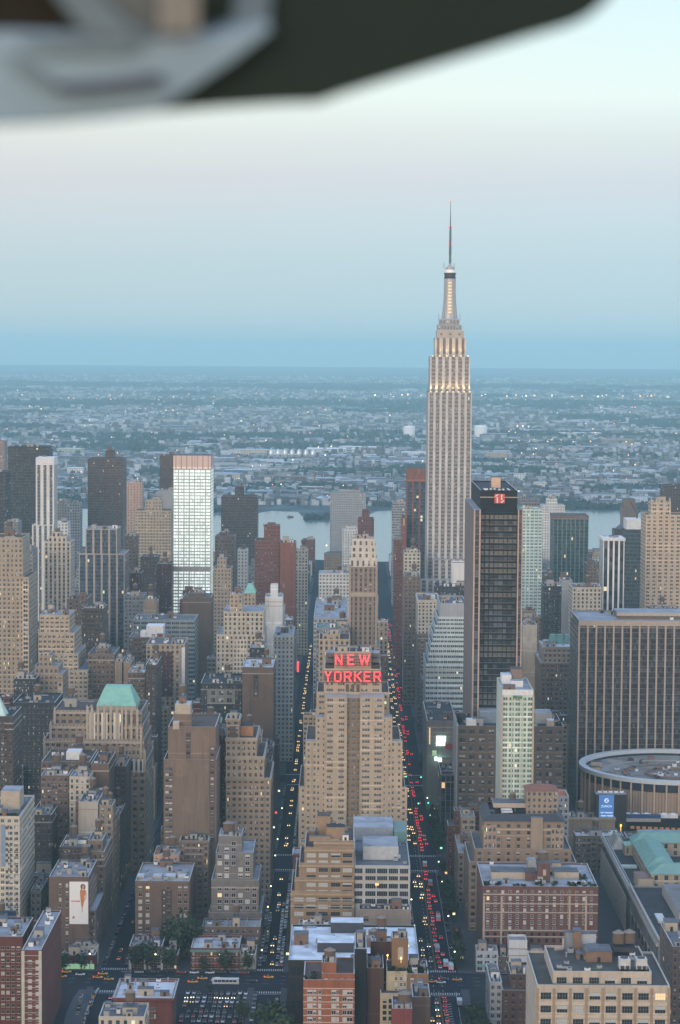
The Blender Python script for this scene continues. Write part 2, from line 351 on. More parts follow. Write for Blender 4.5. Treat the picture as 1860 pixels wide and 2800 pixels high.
for k in (34,):                                   # hatching in the near part of the wide street
    y = 985
    while y < 1120: mm.face([(cx34+2.8, y, .021), (cx34+5.4, y+1.6, .021), (cx34+5.4, y+2.3, .021), (cx34+2.8, y+.7, .021)]); y += 4.2
for yy in (1155, 1162, 1169):
    x = -230
    while x < 230: strip(mm, x, x+3, yy-.08, yy+.08, .02); x += 9
for i in range(ym): mm.m[i] = 1 if i < 4 else 0
tag(mm.build('road_markings', [mk_w, mk_y]), 'white and yellow painted lines and crossings on the streets', kind='structure')
# ------------------------------------------------------------------ building kit
ALL = []          # manual and filler buildings: dict(root, x0,x1,y0,y1, z, px...)
concrete = flat('concrete', (.33,.32,.30), .85)
metal_g = flat('grey_metal', (.32,.34,.36), .5, .3)
metal_d = flat('dark_metal', (.06,.06,.07), .5, .3)
wood = flat('tank_wood', (.13,.09,.065), .9, noise=.4, scale=2)
tankcone = flat('tank_cone', (.20,.17,.14), .8)
black = flat('black', (.012,.012,.014), .6)
brickm = flat('brick_bulkhead', (.19,.12,.085), .9)
creamm = flat('cream_bulkhead', (.42,.36,.28), .9)
whitem = flat('white_paint', (.66,.67,.66), .7)
copper = flat('copper_green', (.22,.46,.37), .7, noise=.25, scale=.3)
copper_d = flat('copper_dull', (.13,.25,.22), .7)
leafm = [flat('leaf', c, .8, noise=.5, scale=.9) for c in ((.024,.048,.016), (.045,.068,.024), (.016,.03,.016))]
def water_tank(root, x, y, z, r=2.2, h=3.6):
    st_ = MB()
    for a in (-1, 1):
        for b in (-1, 1): st_.bar((x+a*r*.6, y+b*r*.6, z), (x+a*r*.6, y+b*r*.6, z+2.2), .28)
    st_.box(x-r*.75, x+r*.75, y-r*.75, y+r*.75, z+2.0, z+2.3, 0, 0)
    t_ = MB(); t_.cone(x, y, z+2.3, z+2.3+h, r, r*.96, 14)
    o = t_.build('water_tank', wood, root)
    st_.build('stand', metal_d, o)
    c = MB(); c.cone(x, y, z+2.3+h, z+2.3+h+1.4, r*1.08, .05, 14); c.build('tank_roof', tankcone, o)
def bulkhead(root, x0, x1, y0, y1, z, h, m=None, door=True):
    b = MB(); b.box(x0, x1, y0, y1, z, z+h, 0, 1)
    if door and x1-x0 > 2.5: b.box((x0+x1)/2-.6, (x0+x1)/2+.6, y0-.06, y0, z, z+2.1, 2, 2)
    b.box(x0-.12, x1+.12, y0-.12, y1+.12, z+h, z+h+.25, 1, 1)
    return b.build('bulkhead', [m or brickm, roofm(GREY), black], root)
def ac_unit(root, x, y, z, w=2.2, h=1.6, m=None):
    b = MB(); b.box(x-w/2, x+w/2, y-w/3, y+w/3, z+.3, z+h, 0, 0)
    b.box(x-w/2+.1, x-w/2+.35, y-w/3+.1, y+w/3-.1, z, z+.3, 1, 1); b.box(x+w/2-.35, x+w/2-.1, y-w/3+.1, y+w/3-.1, z, z+.3, 1, 1)
    b.cone(x, y, z+h, z+h+.3, w*.27, w*.27, 10, 1)
    return b.build('roof_unit', [m or metal_g, metal_d], root)
def vent(root, x, y, z, h=1.4):
    b = MB(); b.cone(x, y, z, z+h, .28, .28, 8); b.cone(x, y, z+h, z+h+.5, .5, .12, 8); return b.build('vent_pipe', metal_g, root)
def clutter(root, x0, x1, y0, y1, z, rng, n=3, tank=None, bm=None):
    w, d = x1-x0, y1-y0
    if w < 4 or d < 4: return
    occ = []
    def spot(sw, sd):
        for _ in range(12):
            a = rng.uniform(x0+.8, max(x0+.9, x1-.8-sw)); b = rng.uniform(y0+.8, max(y0+.9, y1-.8-sd))
            if all(a+sw+.4 < o[0] or a > o[1]+.4 or b+sd+.4 < o[2] or b > o[3]+.4 for o in occ):
                occ.append((a, a+sw, b, b+sd)); return a, b
        return None
    if tank is None: tank = rng.random() < .45
    if n >= 1:
        sw, sd, h = min(w*.5, rng.uniform(3.5, 8)), min(d*.5, rng.uniform(3.5, 8)), rng.uniform(2.8, 5.5)
        s = spot(sw, sd)
        if s:
            bulkhead(root, s[0], s[0]+sw, s[1], s[1]+sd, z, h, bm or rng.choice([brickm, creamm, concrete]))
            if tank and sw > 3.2 and sd > 3.2: water_tank(root, s[0]+sw/2, s[1]+sd/2, z+h+.25, min(2.3, sw/2-.1, sd/2-.1)); tank = False
    if tank:
        s = spot(5, 5)
        if s: water_tank(root, s[0]+2.5, s[1]+2.5, z, 2.2)
    for _ in range(n-1):
        k = rng.random()
        if k > .86:
            L_ = rng.uniform(3, 9); al = rng.random() < .5; sw, sd = (L_, .8) if al else (.8, L_)
            s = spot(sw, sd)
            if s:
                b = MB(); b.box(s[0], s[0]+sw, s[1], s[1]+sd, z+.35, z+1.0, 0, 0); b.box(s[0]+.1, s[0]+.4, s[1]+.1, s[1]+.4, z, z+.35, 1, 1); b.box(s[0]+sw-.4, s[0]+sw-.1, s[1]+sd-.4, s[1]+sd-.1, z, z+.35, 1, 1); b.build('duct', [metal_g, metal_d], root)
        elif k < .40:
            s = spot(2.6, 2)
            if s: ac_unit(root, s[0]+1.3, s[1]+1, z, rng.uniform(1.6, 2.6), rng.uniform(1.2, 2.2), rng.choice([metal_g, whitem, metal_g]))
        elif k < .58:
            s = spot(1, 1)
            if s: vent(root, s[0]+.5, s[1]+.5, z, rng.uniform(.8, 2))
        else:
            sw, sd = rng.uniform(2, 4.5), rng.uniform(2, 5); s = spot(sw, sd)
            if s: bulkhead(root, s[0], s[0]+sw, s[1], s[1]+sd, z, rng.uniform(1.6, 3.4), rng.choice([brickm, concrete, creamm, metal_g, whitem]))
coping = flat('coping', (.44,.44,.42), .8)
def parapet(mb, x0, x1, y0, y1, z, h=.9, t=.5):
    # coping ring, pieces butted end to end
    for a in ((x0, x1, y0, y0+t), (x0, x1, y1-t, y1), (x0, x0+t, y0+t, y1-t), (x1-t, x1, y0+t, y1-t)):
        mb.box(a[0], a[1], a[2], a[3], z, z+h, 0, 1)
def boxes(tiers):
    out = []
    for tr_ in tiers:
        xl, xr, yt, D, dep = tr_[:5]; s = tr_[5] if len(tr_) > 5 else None
        a, b = P(xl, yt, D), P(xr, yt, D)
        out.append([a.x, b.x, D, D+dep, (a.z+b.z)/2, s])
    return out
def B(name, label, nick, cat, style, tiers, roof=GREY, n=3, tank=None, blank='', rings=True, seed=None, z0=0.0, world=False, cornice=False, bm=None, keep=True):
    rng = random.Random(seed if seed is not None else len(ALL)*7+1)
    bx = sorted([list(q) for q in tiers] if world else boxes(tiers), key=lambda q: q[4])
    for q in bx:
        if len(q) < 6: q.append(None)
    b0 = bx[0]
    root = thing(name, label, cat, ((b0[0]+b0[1])/2, (b0[2]+b0[3])/2, z0))
    groups = {}
    for i, q in enumerate(bx):
        x0, x1, y0, y1, z, s = q
        zb = z0
        for p in bx[:i]:
            ov = (min(x1, p[1])-max(x0, p[0]))*(min(y1, p[3])-max(y0, p[2])) if min(x1, p[1]) > max(x0, p[0]) and min(y1, p[3]) > max(y0, p[2]) else 0
            if ov > .35*(x1-x0)*(y1-y0): zb = max(zb, p[4])
        q.append(zb)
        s = s or style
        m = groups.setdefault(id(s), (s, MB()))[1]
        c = [(x0, y0), (x1, y0), (x1, y1), (x0, y1)]
        for k, w_ in enumerate('WSEN'): m.wall(c[k], c[(k+1) % 4], zb, z, 1 if w_ in blank else 0, s.bay, s.fl)
        rf = MB(); pr = MB()
        rf.face([(x0, y0, z), (x1, y0, z), (x1, y1, z), (x0, y1, z)])
        if rings and x1-x0 > 3 and y1-y0 > 3: parapet(pr, x0, x1, y0, y1, z, rng.uniform(.7, 1.1))
        if cornice:
            pr.box(x0-.5, x1+.5, y0-.5, y0-.003, z-1.2, z+.1, 0, 1); pr.box(x1+.003, x1+.5, y0-.003, y1, z-1.2, z+.1, 0, 1); pr.box(x0-.5, x0-.003, y0-.003, y1, z-1.2, z+.1, 0, 1)
        rf.build('roof', roofm(roof), root)
        if 1150 < y0 < 2050 and x1-x0 > 14 and z-zb > 14 and 'W' not in blank and s.plain and cat != 'hotel' and rng.random() < .6 and s.mat is not s.blank:
            f_ = rng.uniform(1.08, 1.3); s2 = fac(tuple(round(min(.6, c_*f_), 3) for c_ in s.wall0), rng.choice((.62, .72)), rng.choice((.5, .6)), rng.choice((2.6, 4.4)), s.fl, rng.choice((1, 2, 3)), br=.3)
            w_ = x1-x0
            for u0, u1 in rng.choice((((.36, .64),), ((.10, .30), (.70, .90)), ((.0, .16), (.84, 1.0)), ((.30, .45), (.55, .70)))):
                wb = MB(); wb.box(x0+u0*w_+.02, x0+u1*w_-.02, y0-.45, y0-.004, max(zb, .2), z-rng.uniform(.5, 5), 0, 1, s2.bay, s2.fl); wb.build('window_bay', [s2.mat, coping], root)
        if 1150 < y0 < 2000 and x1-x0 > 7 and z-zb > 12 and rng.random() < .6:
            tb = MB(); st2 = rng.choice([concrete, creamm, s.blank])
            for zc_ in ([z-s.fl] if rng.random() < .5 else [z-s.fl, z-2*s.fl]): tb.box(x0-.18, x1+.18, y0-.18, y0-.004, zc_-.28, zc_+.28, 0, 0, bottom=True); tb.box(x1+.004, x1+.18, y0-.004, y1, zc_-.28, zc_+.28, 0, 0, bottom=True)
            tb.build('stone_course', st2, root)
        if pr.f: pr.build('parapet', [s.blank, coping], root)
    for s, m in groups.values():
        o = m.build('wall', [s.mat, s.blank], root)
    # roof furniture on the parts of each roof that stay free
    for i, q in enumerate(bx):
        x0, x1, y0, y1, z = q[:5]
        above = [p for p in bx[i+1:] if p[6] >= z-.01 and p[0] < x1 and p[1] > x0 and p[2] < y1 and p[3] > y0]
        if not above and n: clutter(root, x0, x1, y0, y1, z, rng, n+(8 if y0 < 1330 else 6 if y0 < 2000 else 2), tank, bm)
    rec = dict(root=root, nick=nick, x0=min(q[0] for q in bx), x1=max(q[1] for q in bx), y0=min(q[2] for q in bx), y1=max(q[3] for q in bx),
               z=bx[-1][4], boxes=bx, manual=True)
    ALL.append(rec); return rec
def panel(rec, xl, xr, yt, yb, D, style, name='window_bay', proud=.25):
    # a strip of windows standing slightly proud of the front wall
    a, b = P(xl, yt, D), P(xr, yb, D)
    m = MB(); m.box(a.x, b.x, D-proud, D-.003, b.z, a.z, 0, 1, style.bay, style.fl); return m.build(name, [style.mat, concrete], rec['root'])
def pbox(rec, name, xl, xr, yt, D, dep, mats, zb=None, h=None, blank=''):
    # extra box given by its front top edge in the photo
    a, b = P(xl, yt, D), P(xr, yt, D); z1 = a.z; z0 = zb if zb is not None else z1-h
    m = MB(); m.box(a.x, b.x, D, D+dep, z0, z1, 0, 1)
    return m.build(name, mats if isinstance(mats, list) else [mats, mats], rec['root'])
def win_mesh(w, h, kind, frame, cols=2, rows=2):
    # one window: proud frame, sash bars and recessed panes with or without blinds
    m = MB(); f = .09
    for a in ((-w/2, -w/2+f, 0, h), (w/2-f, w/2, 0, h), (-w/2+f, w/2-f, 0, f), (-w/2+f, w/2-f, h-f, h)): m.box(a[0], a[1], -.12, 0, a[2], a[3], 0, 0, bottom=True)
    for k in range(1, cols): m.box(-w/2+k*w/cols-.04, -w/2+k*w/cols+.04, -.1, -.05, f, h-f, 0, 0)
    for k in range(1, rows): m.box(-w/2+f, w/2-f, -.095, -.055, k*h/rows-.03, k*h/rows+.03, 0, 0, bottom=True)
    zz_ = h*(1-kind) if 0 <= kind < 1 else (0 if kind >= 1 else h)
    if zz_ > .05: m.face([(-w/2, -.04, 0), (w/2, -.04, 0), (w/2, -.04, zz_), (-w/2, -.04, zz_)], 1)
    if zz_ < h-.05: m.face([(-w/2, -.04, zz_), (w/2, -.04, zz_), (w/2, -.04, h), (-w/2, -.04, h)], 2)
    m.box(-w/2-.1, w/2+.1, -.22, 0, -.14, -.003, 3, 3, bottom=True)
    return m
glass_d = flat('glass_dark', (.025,.032,.042), .12, noise=.5, scale=.4)
glass_l = flat('glass_blind', (.45,.48,.47), .3, noise=.2)
glass_lit = flat('glass_lit', (.5,.4,.25), .4, emit=(1, .7, .35), es=.7)
stone_s = flat('sill_stone', (.42,.40,.36), .85)
def windows(rec, X, Y, Z, w, h, frame=None, rng=None, bright=.25, lit=.02, cols=2, rows=2, name='window', skip=None, limit=100, side=None, sill=stone_s):
    # individual window objects on a west wall plane Y (or side wall X=side when given Y list)
    rng = rng or random.Random(5); frame = frame or creamm
    vars_ = {}
    pts = [(x_, y_, z_) for z_ in Z for x_ in X for y_ in (Y if isinstance(Y, (list, tuple)) else [Y])]
    cnt = 0
    for (x_, y_, z_) in pts:
        if skip and skip(x_, z_): continue
        if cnt >= limit: break
        r_ = rng.random(); kind = 1 if r_ < bright*.5 else (.5 if r_ < bright else (-1 if r_ > lit+bright else 2))
        if kind not in vars_:
            me = win_mesh(w, h, kind if kind != 2 else 1, frame, cols, rows)
            o = me.build(name, [frame, glass_d, glass_lit if kind == 2 else glass_l, sill], rec['root']); vars_[kind] = o
        else:
            o = vars_[kind].copy(); C.objects.link(o)
        org = rec['root']['_o']
        o.location = (x_-org[0]+(.01 if side == 'S' else -.01 if side == 'N' else 0), y_-org[1]-(0 if side else .01), z_-org[2])
        if side == 'S': o.rotation_euler = (0, 0, R(90))
        if side == 'N': o.rotation_euler = (0, 0, R(-90))
        cnt += 1
    # meshes were built about the world origin, move them to local space once
    for o in vars_.values():
        me = o.data; off = Vector(rec['root']['_o'])
        for v_ in me.vertices: v_.co += off
    return cnt
def span(a, b, n, inset=0.0):
    s = (b-a-2*inset)/n; return [a+inset+s*(k+.5) for k in range(n)]
# ------------------------------------------------------------------ far and middle towers (front top edges measured in the photo, each at its own distance)
S_dkgrid = fac((.055,.05,.055), .7, .55, 3.0, 3.6, gd=(.02,.025,.035), gl=(.1,.11,.12), br=.1)
S_brngrid = fac((.16,.105,.085), .62, .5, 3.0, 3.2, 2, gl=(.25,.25,.25), br=.15)
S_brndk = fac((.105,.075,.068), .7, .5, 3.2, 3.3, 2, gl=(.2,.2,.2), br=.12)
S_white_v = fac((.62,.62,.58), .48, .62, 5.2, 3.2, 2, gd=(.05,.09,.13), gl=(.5,.4,.2), br=.2, pier=1, sp=(.12,.13,.14))
S_cream = fac((.48,.43,.34), .5, .6, 3.4, 3.3, 1, br=.2)
S_cream_v = fac((.52,.46,.37), .5, .6, 3.6, 3.4, 1, br=.2, pier=1, sp=(.25,.21,.17))
S_glass_pier = fac((.42,.36,.29), .74, .7, 7.0, 3.6, 3, gd=(.03,.045,.07), gl=(.1,.12,.15), br=.1, pier=1, sp=(.05,.06,.08))
S_beige = fac((.44,.36,.26), .62, .45, 3.4, 3.3, 2, gl=(.55,.5,.4), br=.2)
S_peach = fac((.55,.36,.26), .3, .5, 4, 3.5)
S_tan = fac((.42,.34,.245), .46, .52, 3.2, 3.5, 2, br=.22)
S_tanp = fac((.42,.34,.245), .5, .55, 3.4, 3.5, 1, br=.2, pier=1, sp=(.28,.21,.15))
S_tan2 = fac((.36,.285,.21), .5, .5, 3.4, 3.5, 2, br=.2)
S_brown = fac((.21,.15,.115), .52, .5, 3.3, 3.5, 2, br=.22)
S_brown2 = fac((.26,.19,.14), .5, .5, 3.2, 3.5, 2, br=.2)
S_dkbrown = fac((.12,.088,.075), .52, .5, 3.2, 3.5, 2, br=.2)
S_red = fac((.27,.10,.075), .45, .5, 3.0, 3.3, 2, br=.2)
S_maroon = fac((.16,.06,.055), .45, .5, 3.2, 3.5, 2, br=.2)
S_grey = fac((.27,.27,.27), .5, .5, 3.2, 3.5, 2, br=.2)
S_greyl = fac((.38,.39,.39), .5, .5, 3.2, 3.4, 2, br=.2)
S_white = fac((.62,.62,.58), .45, .5, 3.4, 3.5, 2, br=.12)
S_whiteb = fac((.66,.67,.64), 0)
S_band = fac((.30,.34,.34), .94, .5, 6, 3.6, 4, gd=(.04,.06,.075), gl=(.2,.25,.26), br=.15)
S_teal = fac((.58,.65,.63), .94, .42, 3.0, 3.9, 2, gd=(.035,.07,.08), gl=(.14,.25,.25), br=.25)
S_tealbal = fac((.50,.62,.57), .7, .5, 4.2, 3.1, 2, gd=(.10,.17,.17), gl=(.3,.42,.4), br=.3)
S_greenglass = fac((.20,.30,.27), .78, .8, 4.6, 3.6, 2, gd=(.03,.06,.065), gl=(.07,.13,.13), br=.15, pier=1, sp=(.04,.08,.08))
S_bw = fac((.74,.74,.73), .66, 1.0, 5.0, 3.6, 1, gd=(.015,.017,.02), gl=(.03,.03,.03), br=.05, pier=1, sp=(.02,.02,.02))
S_tealdk = fac((.10,.13,.14), .8, .6, 3.4, 3.6, 2, gd=(.03,.05,.06), gl=(.08,.11,.12), br=.15)
S_tanbal = fac((.52,.41,.29), .55, .5, 5.5, 3.3, 2, gl=(.4,.42,.4), br=.3)
S_redglass = fac((.33,.12,.075), .72, .7, 7.5, 3.6, 2, gd=(.025,.04,.06), gl=(.06,.08,.1), br=.1, pier=1, sp=(.03,.04,.055))
S_redblank = fac((.33,.13,.09), .12, .9, 8, 8, gd=(.2,.08,.05))
S_blackband = fac((.016,.017,.02), .98, .62, 3.0, 3.95, 1, gd=(.022,.026,.036), gl=(.12,.11,.095), br=.32, pier=0, row=1, lit=0)  # lighter floor rows paint reflections into the glass colour
S_black = fac((.02,.022,.026), 0)
S_pinkpier = fac((.50,.37,.30), .56, .86, 4.2, 3.95, 1, gd=(.02,.025,.03), gl=(.06,.06,.06), br=.1, pier=1, sp=(.06,.05,.05))
S_pinkblank = fac((.27,.215,.19), 0)
S_penn2 = fac((.36,.30,.25), .78, .62, 6.1, 3.9, 3, gd=(.024,.024,.032), gl=(.04,.036,.045), br=.2, pier=1, sp=(.032,.026,.031), lit=.001)
S_hotelpair = fac((.20,.145,.108), .61, .5, 6.2, 5.4, 2, br=.5, gl=(.36,.38,.37))
S_greenslim = fac((.54,.60,.52), .90, .58, 3.6, 3.1, 2, gd=(.10,.17,.12), gl=(.22,.36,.24), br=.5)
S_greenside = fac((.38,.32,.25), 0)
S_ornate = fac((.35,.27,.20), .55, .5, 4.2, 4.2, 2, br=.3, gl=(.5,.48,.42))
S_ornbay = fac((.66,.62,.54), .5, .70, 2.6, 6.2, 1, gd=(.05,.045,.045), gl=(.3,.2,.15), br=.3, pier=1, sp=(.38,.31,.25))
S_dark = fac((.07,.07,.075), .55, .5, 3.2, 3.6, 2, gl=(.4,.42,.42), br=.25)
S_brnblank = fac((.215,.15,.115), 0)
S_gold = fac((.40,.25,.115), .62, .52, 7.2, 5.0, 4, gd=(.05,.05,.05), gl=(.5,.5,.46), br=.45)
S_nels = fac((.36,.29,.235), .5, .6, 3.6, 3.6, 1, gd=(.06,.055,.055), gl=(.5,.48,.42), br=.12, pier=1, sp=(.19,.14,.115))
S_nelc = fac((.60,.56,.48), .42, .6, 4.2, 5.5, 1, gd=(.12,.09,.08), gl=(.4,.3,.25), br=.2)
S_esb = fac((.53,.505,.475), .60, .58, 6.15, 3.7, 3, gd=(.10,.10,.10), gl=(.38,.41,.40), br=.25, pier=1, sp=(.25,.235,.225), lit=.0005, dirt=.3)
S_esbt = fac((.52,.49,.44), .45, .75, 6.0, 14, 2, gd=(.10,.07,.06), gl=(.2,.15,.12), br=.2, pier=1, sp=(.2,.16,.13), lit=0)
S_nyh = fac((.45,.365,.265), .56, .42, 7.0, 3.55, 3, gd=(.09,.085,.08), gl=(.46,.45,.40), br=.22, lit=.003)
S_nyh1 = fac((.45,.365,.265), .36, .42, 3.6, 3.55, 1, gd=(.09,.085,.08), gl=(.46,.45,.40), br=.25, lit=.003)
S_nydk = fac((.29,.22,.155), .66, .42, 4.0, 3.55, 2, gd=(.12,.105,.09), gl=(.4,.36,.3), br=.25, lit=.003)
S_nyb = fac((.45,.365,.265), 0)

# ---- far left
B('office_tower', 'wide dark brown slab tower at the far left above the slim white striped tower', 'dark slab', 'tower', S_dkgrid, [(22,133,1223,2700,40)], TAR, 2, False)
r = B('office_tower', 'slim white tower with vertical dark stripes and plain white top in front of dark slab', 'slim striped tower', 'tower', S_white_v, [(88,147,1437,2150,30),(98,148,1258,2152,26)], WHITE, 1, False)
pbox(r, 'crown', 98, 148, 1251, 2151.5, 27, whitem, h=7)
B('office_tower', 'small cream tower with stepped crown beside the slim white striped tower', 'stepped cream tower', 'tower', S_cream_v, [(121,193,1484,1950,30),(132,182,1470,1953,20),(142,166,1457,1956,12)], LIGHT, 1, False)
r = B('office_tower', 'blue glass tower with cream piers and stepped top', 'cream pier glass tower', 'tower', S_glass_pier, [(216,341,1517,2080,45),(234,320,1449,2083,38)], LIGHT, 3, False)
B('apartment_tower', 'reddish brown apartment tower with small square penthouse', 'red-brown tower', 'tower', S_brngrid, [(240,337,1256,2850,45),(289,312,1233,2860,15)], BRN, 1, False)
B('office_tower', 'beige tower with square central penthouse left of the glowing white tower', 'beige penthouse tower', 'tower', S_beige, [(369,468,1398,2500,35),(397,442,1371,2510,18)], BRN, 1, False)
B('hotel', 'pale peach block standing behind the beige penthouse tower', None, 'building', S_peach, [(339,388,1321,3150,30)], LIGHT, 1, False)
B('apartment_tower', 'dark brown tower peeking out behind the glowing white tower', None, 'tower', S_brngrid, [(437,490,1247,2950,40)], BRN, 1, False)
B('apartment_building', 'pale grey blank block left of the glowing white tower', None, 'building', S_greyl, [(431,478,1342,2900,25)], GREY, 1, False, blank='W')
# glowing white tower: every floor lit behind its glass
S_mirror = fac((.40,.45,.42), .84, .62, 5.1, 3.15, 2, gd=(.5,.55,.52), gl=(.6,.62,.6), br=.5, metal=1, lit=1.0, dirt=.2)  # panes emit an even cool white, nothing here reflects
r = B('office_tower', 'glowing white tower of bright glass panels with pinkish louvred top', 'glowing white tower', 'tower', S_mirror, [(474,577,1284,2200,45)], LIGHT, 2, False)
a, b = P(474, 1284, 2200), P(577, 1284, 2200); cz = P(520, 1246, 2200).z
m = MB(); m.box(a.x, b.x, 2200, 2245, a.z+.95, cz, 0, 1, 5.5, 20); m.build('crown', [fac((.62,.47,.40), .25, 1, 5.2, 20, gd=(.40,.30,.26), gl=(.4,.3,.25), lit=0).mat, roofm(GREY)], r['root'])
zb_ = P(520, 1556, 2200); m = MB(); m.box(a.x-.2, b.x+.2, 2199.7, 2199.98, zb_.z-2.5, zb_.z+2.5, 0, 0); m.build('mechanical_band', concrete, r['root'])
B('apartment_tower', 'broad dark brown tower with thin window lines beside the river', 'broad brown river tower', 'tower', fac((.105,.072,.066), .92, .45, 4, 3.3, 3, gd=(.03,.03,.04), gl=(.15,.14,.14), br=.15), [(605,704,1360,2850,40),(642,667,1334,2860,15)], BRN, 1, False)
r = B('apartment_tower', 'dark red brick tower with spiked crown in front of the river', 'spiked brick tower', 'tower', S_red, [(697,765,1481,2250,35),(722,765,1440,2255,22)], BRN, 1, False)
m = MB(); z_ = P(740, 1440, 2255).z
for x_ in (722, 733, 744, 755, 763):
    q = P(x_, 1440, 2255); m.cone(q.x, 2256, z_, z_+3.6, .8, .15, 4)
m.build('spikes', brickm, r['root'])
B('apartment_building', 'plain red brick slab beside the spiked brick tower', None, 'building', S_redblank, [(766,809,1486,2245,30)], BRN, 1, False)
r = B('apartment_tower', 'pale grey apartment tower standing alone against the river', 'pale river tower', 'tower', S_greyl, [(903,1001,1350,3350,30),(925,985,1342,3352,18)], GREY, 2, False)
B('apartment_building', 'white stepped block at the foot of the pale grey river tower', None, 'building', S_white, [(936,985,1450,2900,25),(945,975,1441,2903,14)], LIGHT, 1, False)
B('apartment_building', 'reddish brick building with flat roof at the river edge', None, 'building', S_red, [(826,862,1478,3300,25)], BRN, 1, False)
B('apartment_building', 'brown block right of the glowing white tower', None, 'building', S_brown, [(588,642,1468,2350,30),(600,626,1458,2352,18)], GREY, 2)
B('apartment_building', 'narrow white slab between brown block and spiked brick tower', None, 'building', S_white, [(650,677,1505,2300,22)], WHITE, 1, False)
B('apartment_building', 'tan stepped building at right foot of the glowing white tower', None, 'building', S_tan, [(585,632,1556,2120,30),(594,618,1532,2123,20)], GREY, 1)
B('apartment_building', 'small cream building right of plain red brick slab', None, 'building', S_cream, [(808,842,1506,2420,25)], LIGHT, 1)
B('apartment_tower', 'grey tower between the slim striped tower and the red-brown tower', None, 'tower', S_grey, [(150,188,1370,2950,30)], GREY, 1, False)
B('apartment_tower', 'blue grey ribbed tower left of the red-brown tower', None, 'tower', S_greyl, [(177,218,1378,2800,30)], GREY, 1, False)
B('apartment_building', 'white flat topped block behind the small cream stepped tower', None, 'building', S_white, [(148,186,1431,2500,25)], WHITE, 1, False)
B('apartment_tower', 'pale brick tower at the very left edge above the others', None, 'tower', fac((.36,.27,.24), .4, .5, 3, 3.2), [(-40,12,1207,3200,30)], GREY, 1, False)
B('office_tower', 'dark glass tower cut by the left edge of the view', None, 'tower', S_dkgrid, [(-60,15,1292,2450,35)], TAR, 1, False)
B('office_building', 'grey building under the dark slab at the far left', None, 'building', S_grey, [(12,48,1430,2300,30)], GREY, 1, False)
B('office_building', 'dark grey building left of the small cream stepped tower', None, 'building', S_grey, [(66,90,1506,1900,30)], GREY, 1)
B('apartment_building', 'brown building between cream pier tower and glowing white tower', None, 'building', S_brown, [(341,372,1468,2300,30)], GREY, 1)
B('apartment_building', 'brown flat block in front of the beige penthouse tower', None, 'building', S_dkbrown, [(384,430,1525,2280,30)], GREY, 2)
B('apartment_building', 'dark red block under the beige penthouse tower', None, 'building', S_maroon, [(430,470,1545,2180,30)], GREY, 2)
B('apartment_building', 'low red brick block right of the cream pier tower', None, 'building', S_maroon, [(341,386,1570,2150,30)], BRN, 2)

# ---- tower with cream crown behind the red lettered hotel
r = B('office_tower', 'slender brown tower with cream crown rising behind the red sign hotel', 'cream crowned tower', 'tower', S_nels,
  [(955,1033,1553,1655,26),(956,1032,1528,1656,24,S_nelc),(960,1029,1495,1658,20,S_nelc),(963,1026,1476,1660,18,S_nelc),(935,1040,1768,1648,40)], LIGHT, 1, False, cornice=False)
for x_ in (958, 1030):
    q = P(x_, 1545, 1654.6); m = MB(); m.box(q.x-.8, q.x+.8, 1654.2, 1654.9, 0, q.z, 0, 0); m.build('corner_pier', fac((.42,.34,.27), 0).mat, r['root'])
q = P(994, 1626, 1654); m = MB(); m.box(P(955,1626,1654).x, P(1033,1626,1654).x, 1654.5, 1654.98, q.z-1.5, q.z+1.5, 0, 0); m.build('belt_course', creamm, r['root'])
B('apartment_tower', 'reddish brown tower with narrow top just behind the cream crowned tower', None, 'tower', S_red, [(979,1023,1420,2650,25),(990,1011,1396,2653,14)], BRN, 0, False)
B('office_building', 'tan building with pale piers between red sign hotel and cream crowned tower', 'pale pier building', 'building', S_tanp, [(872,957,1751,1500,35),(882,930,1738,1503,25)], BRN, 3)
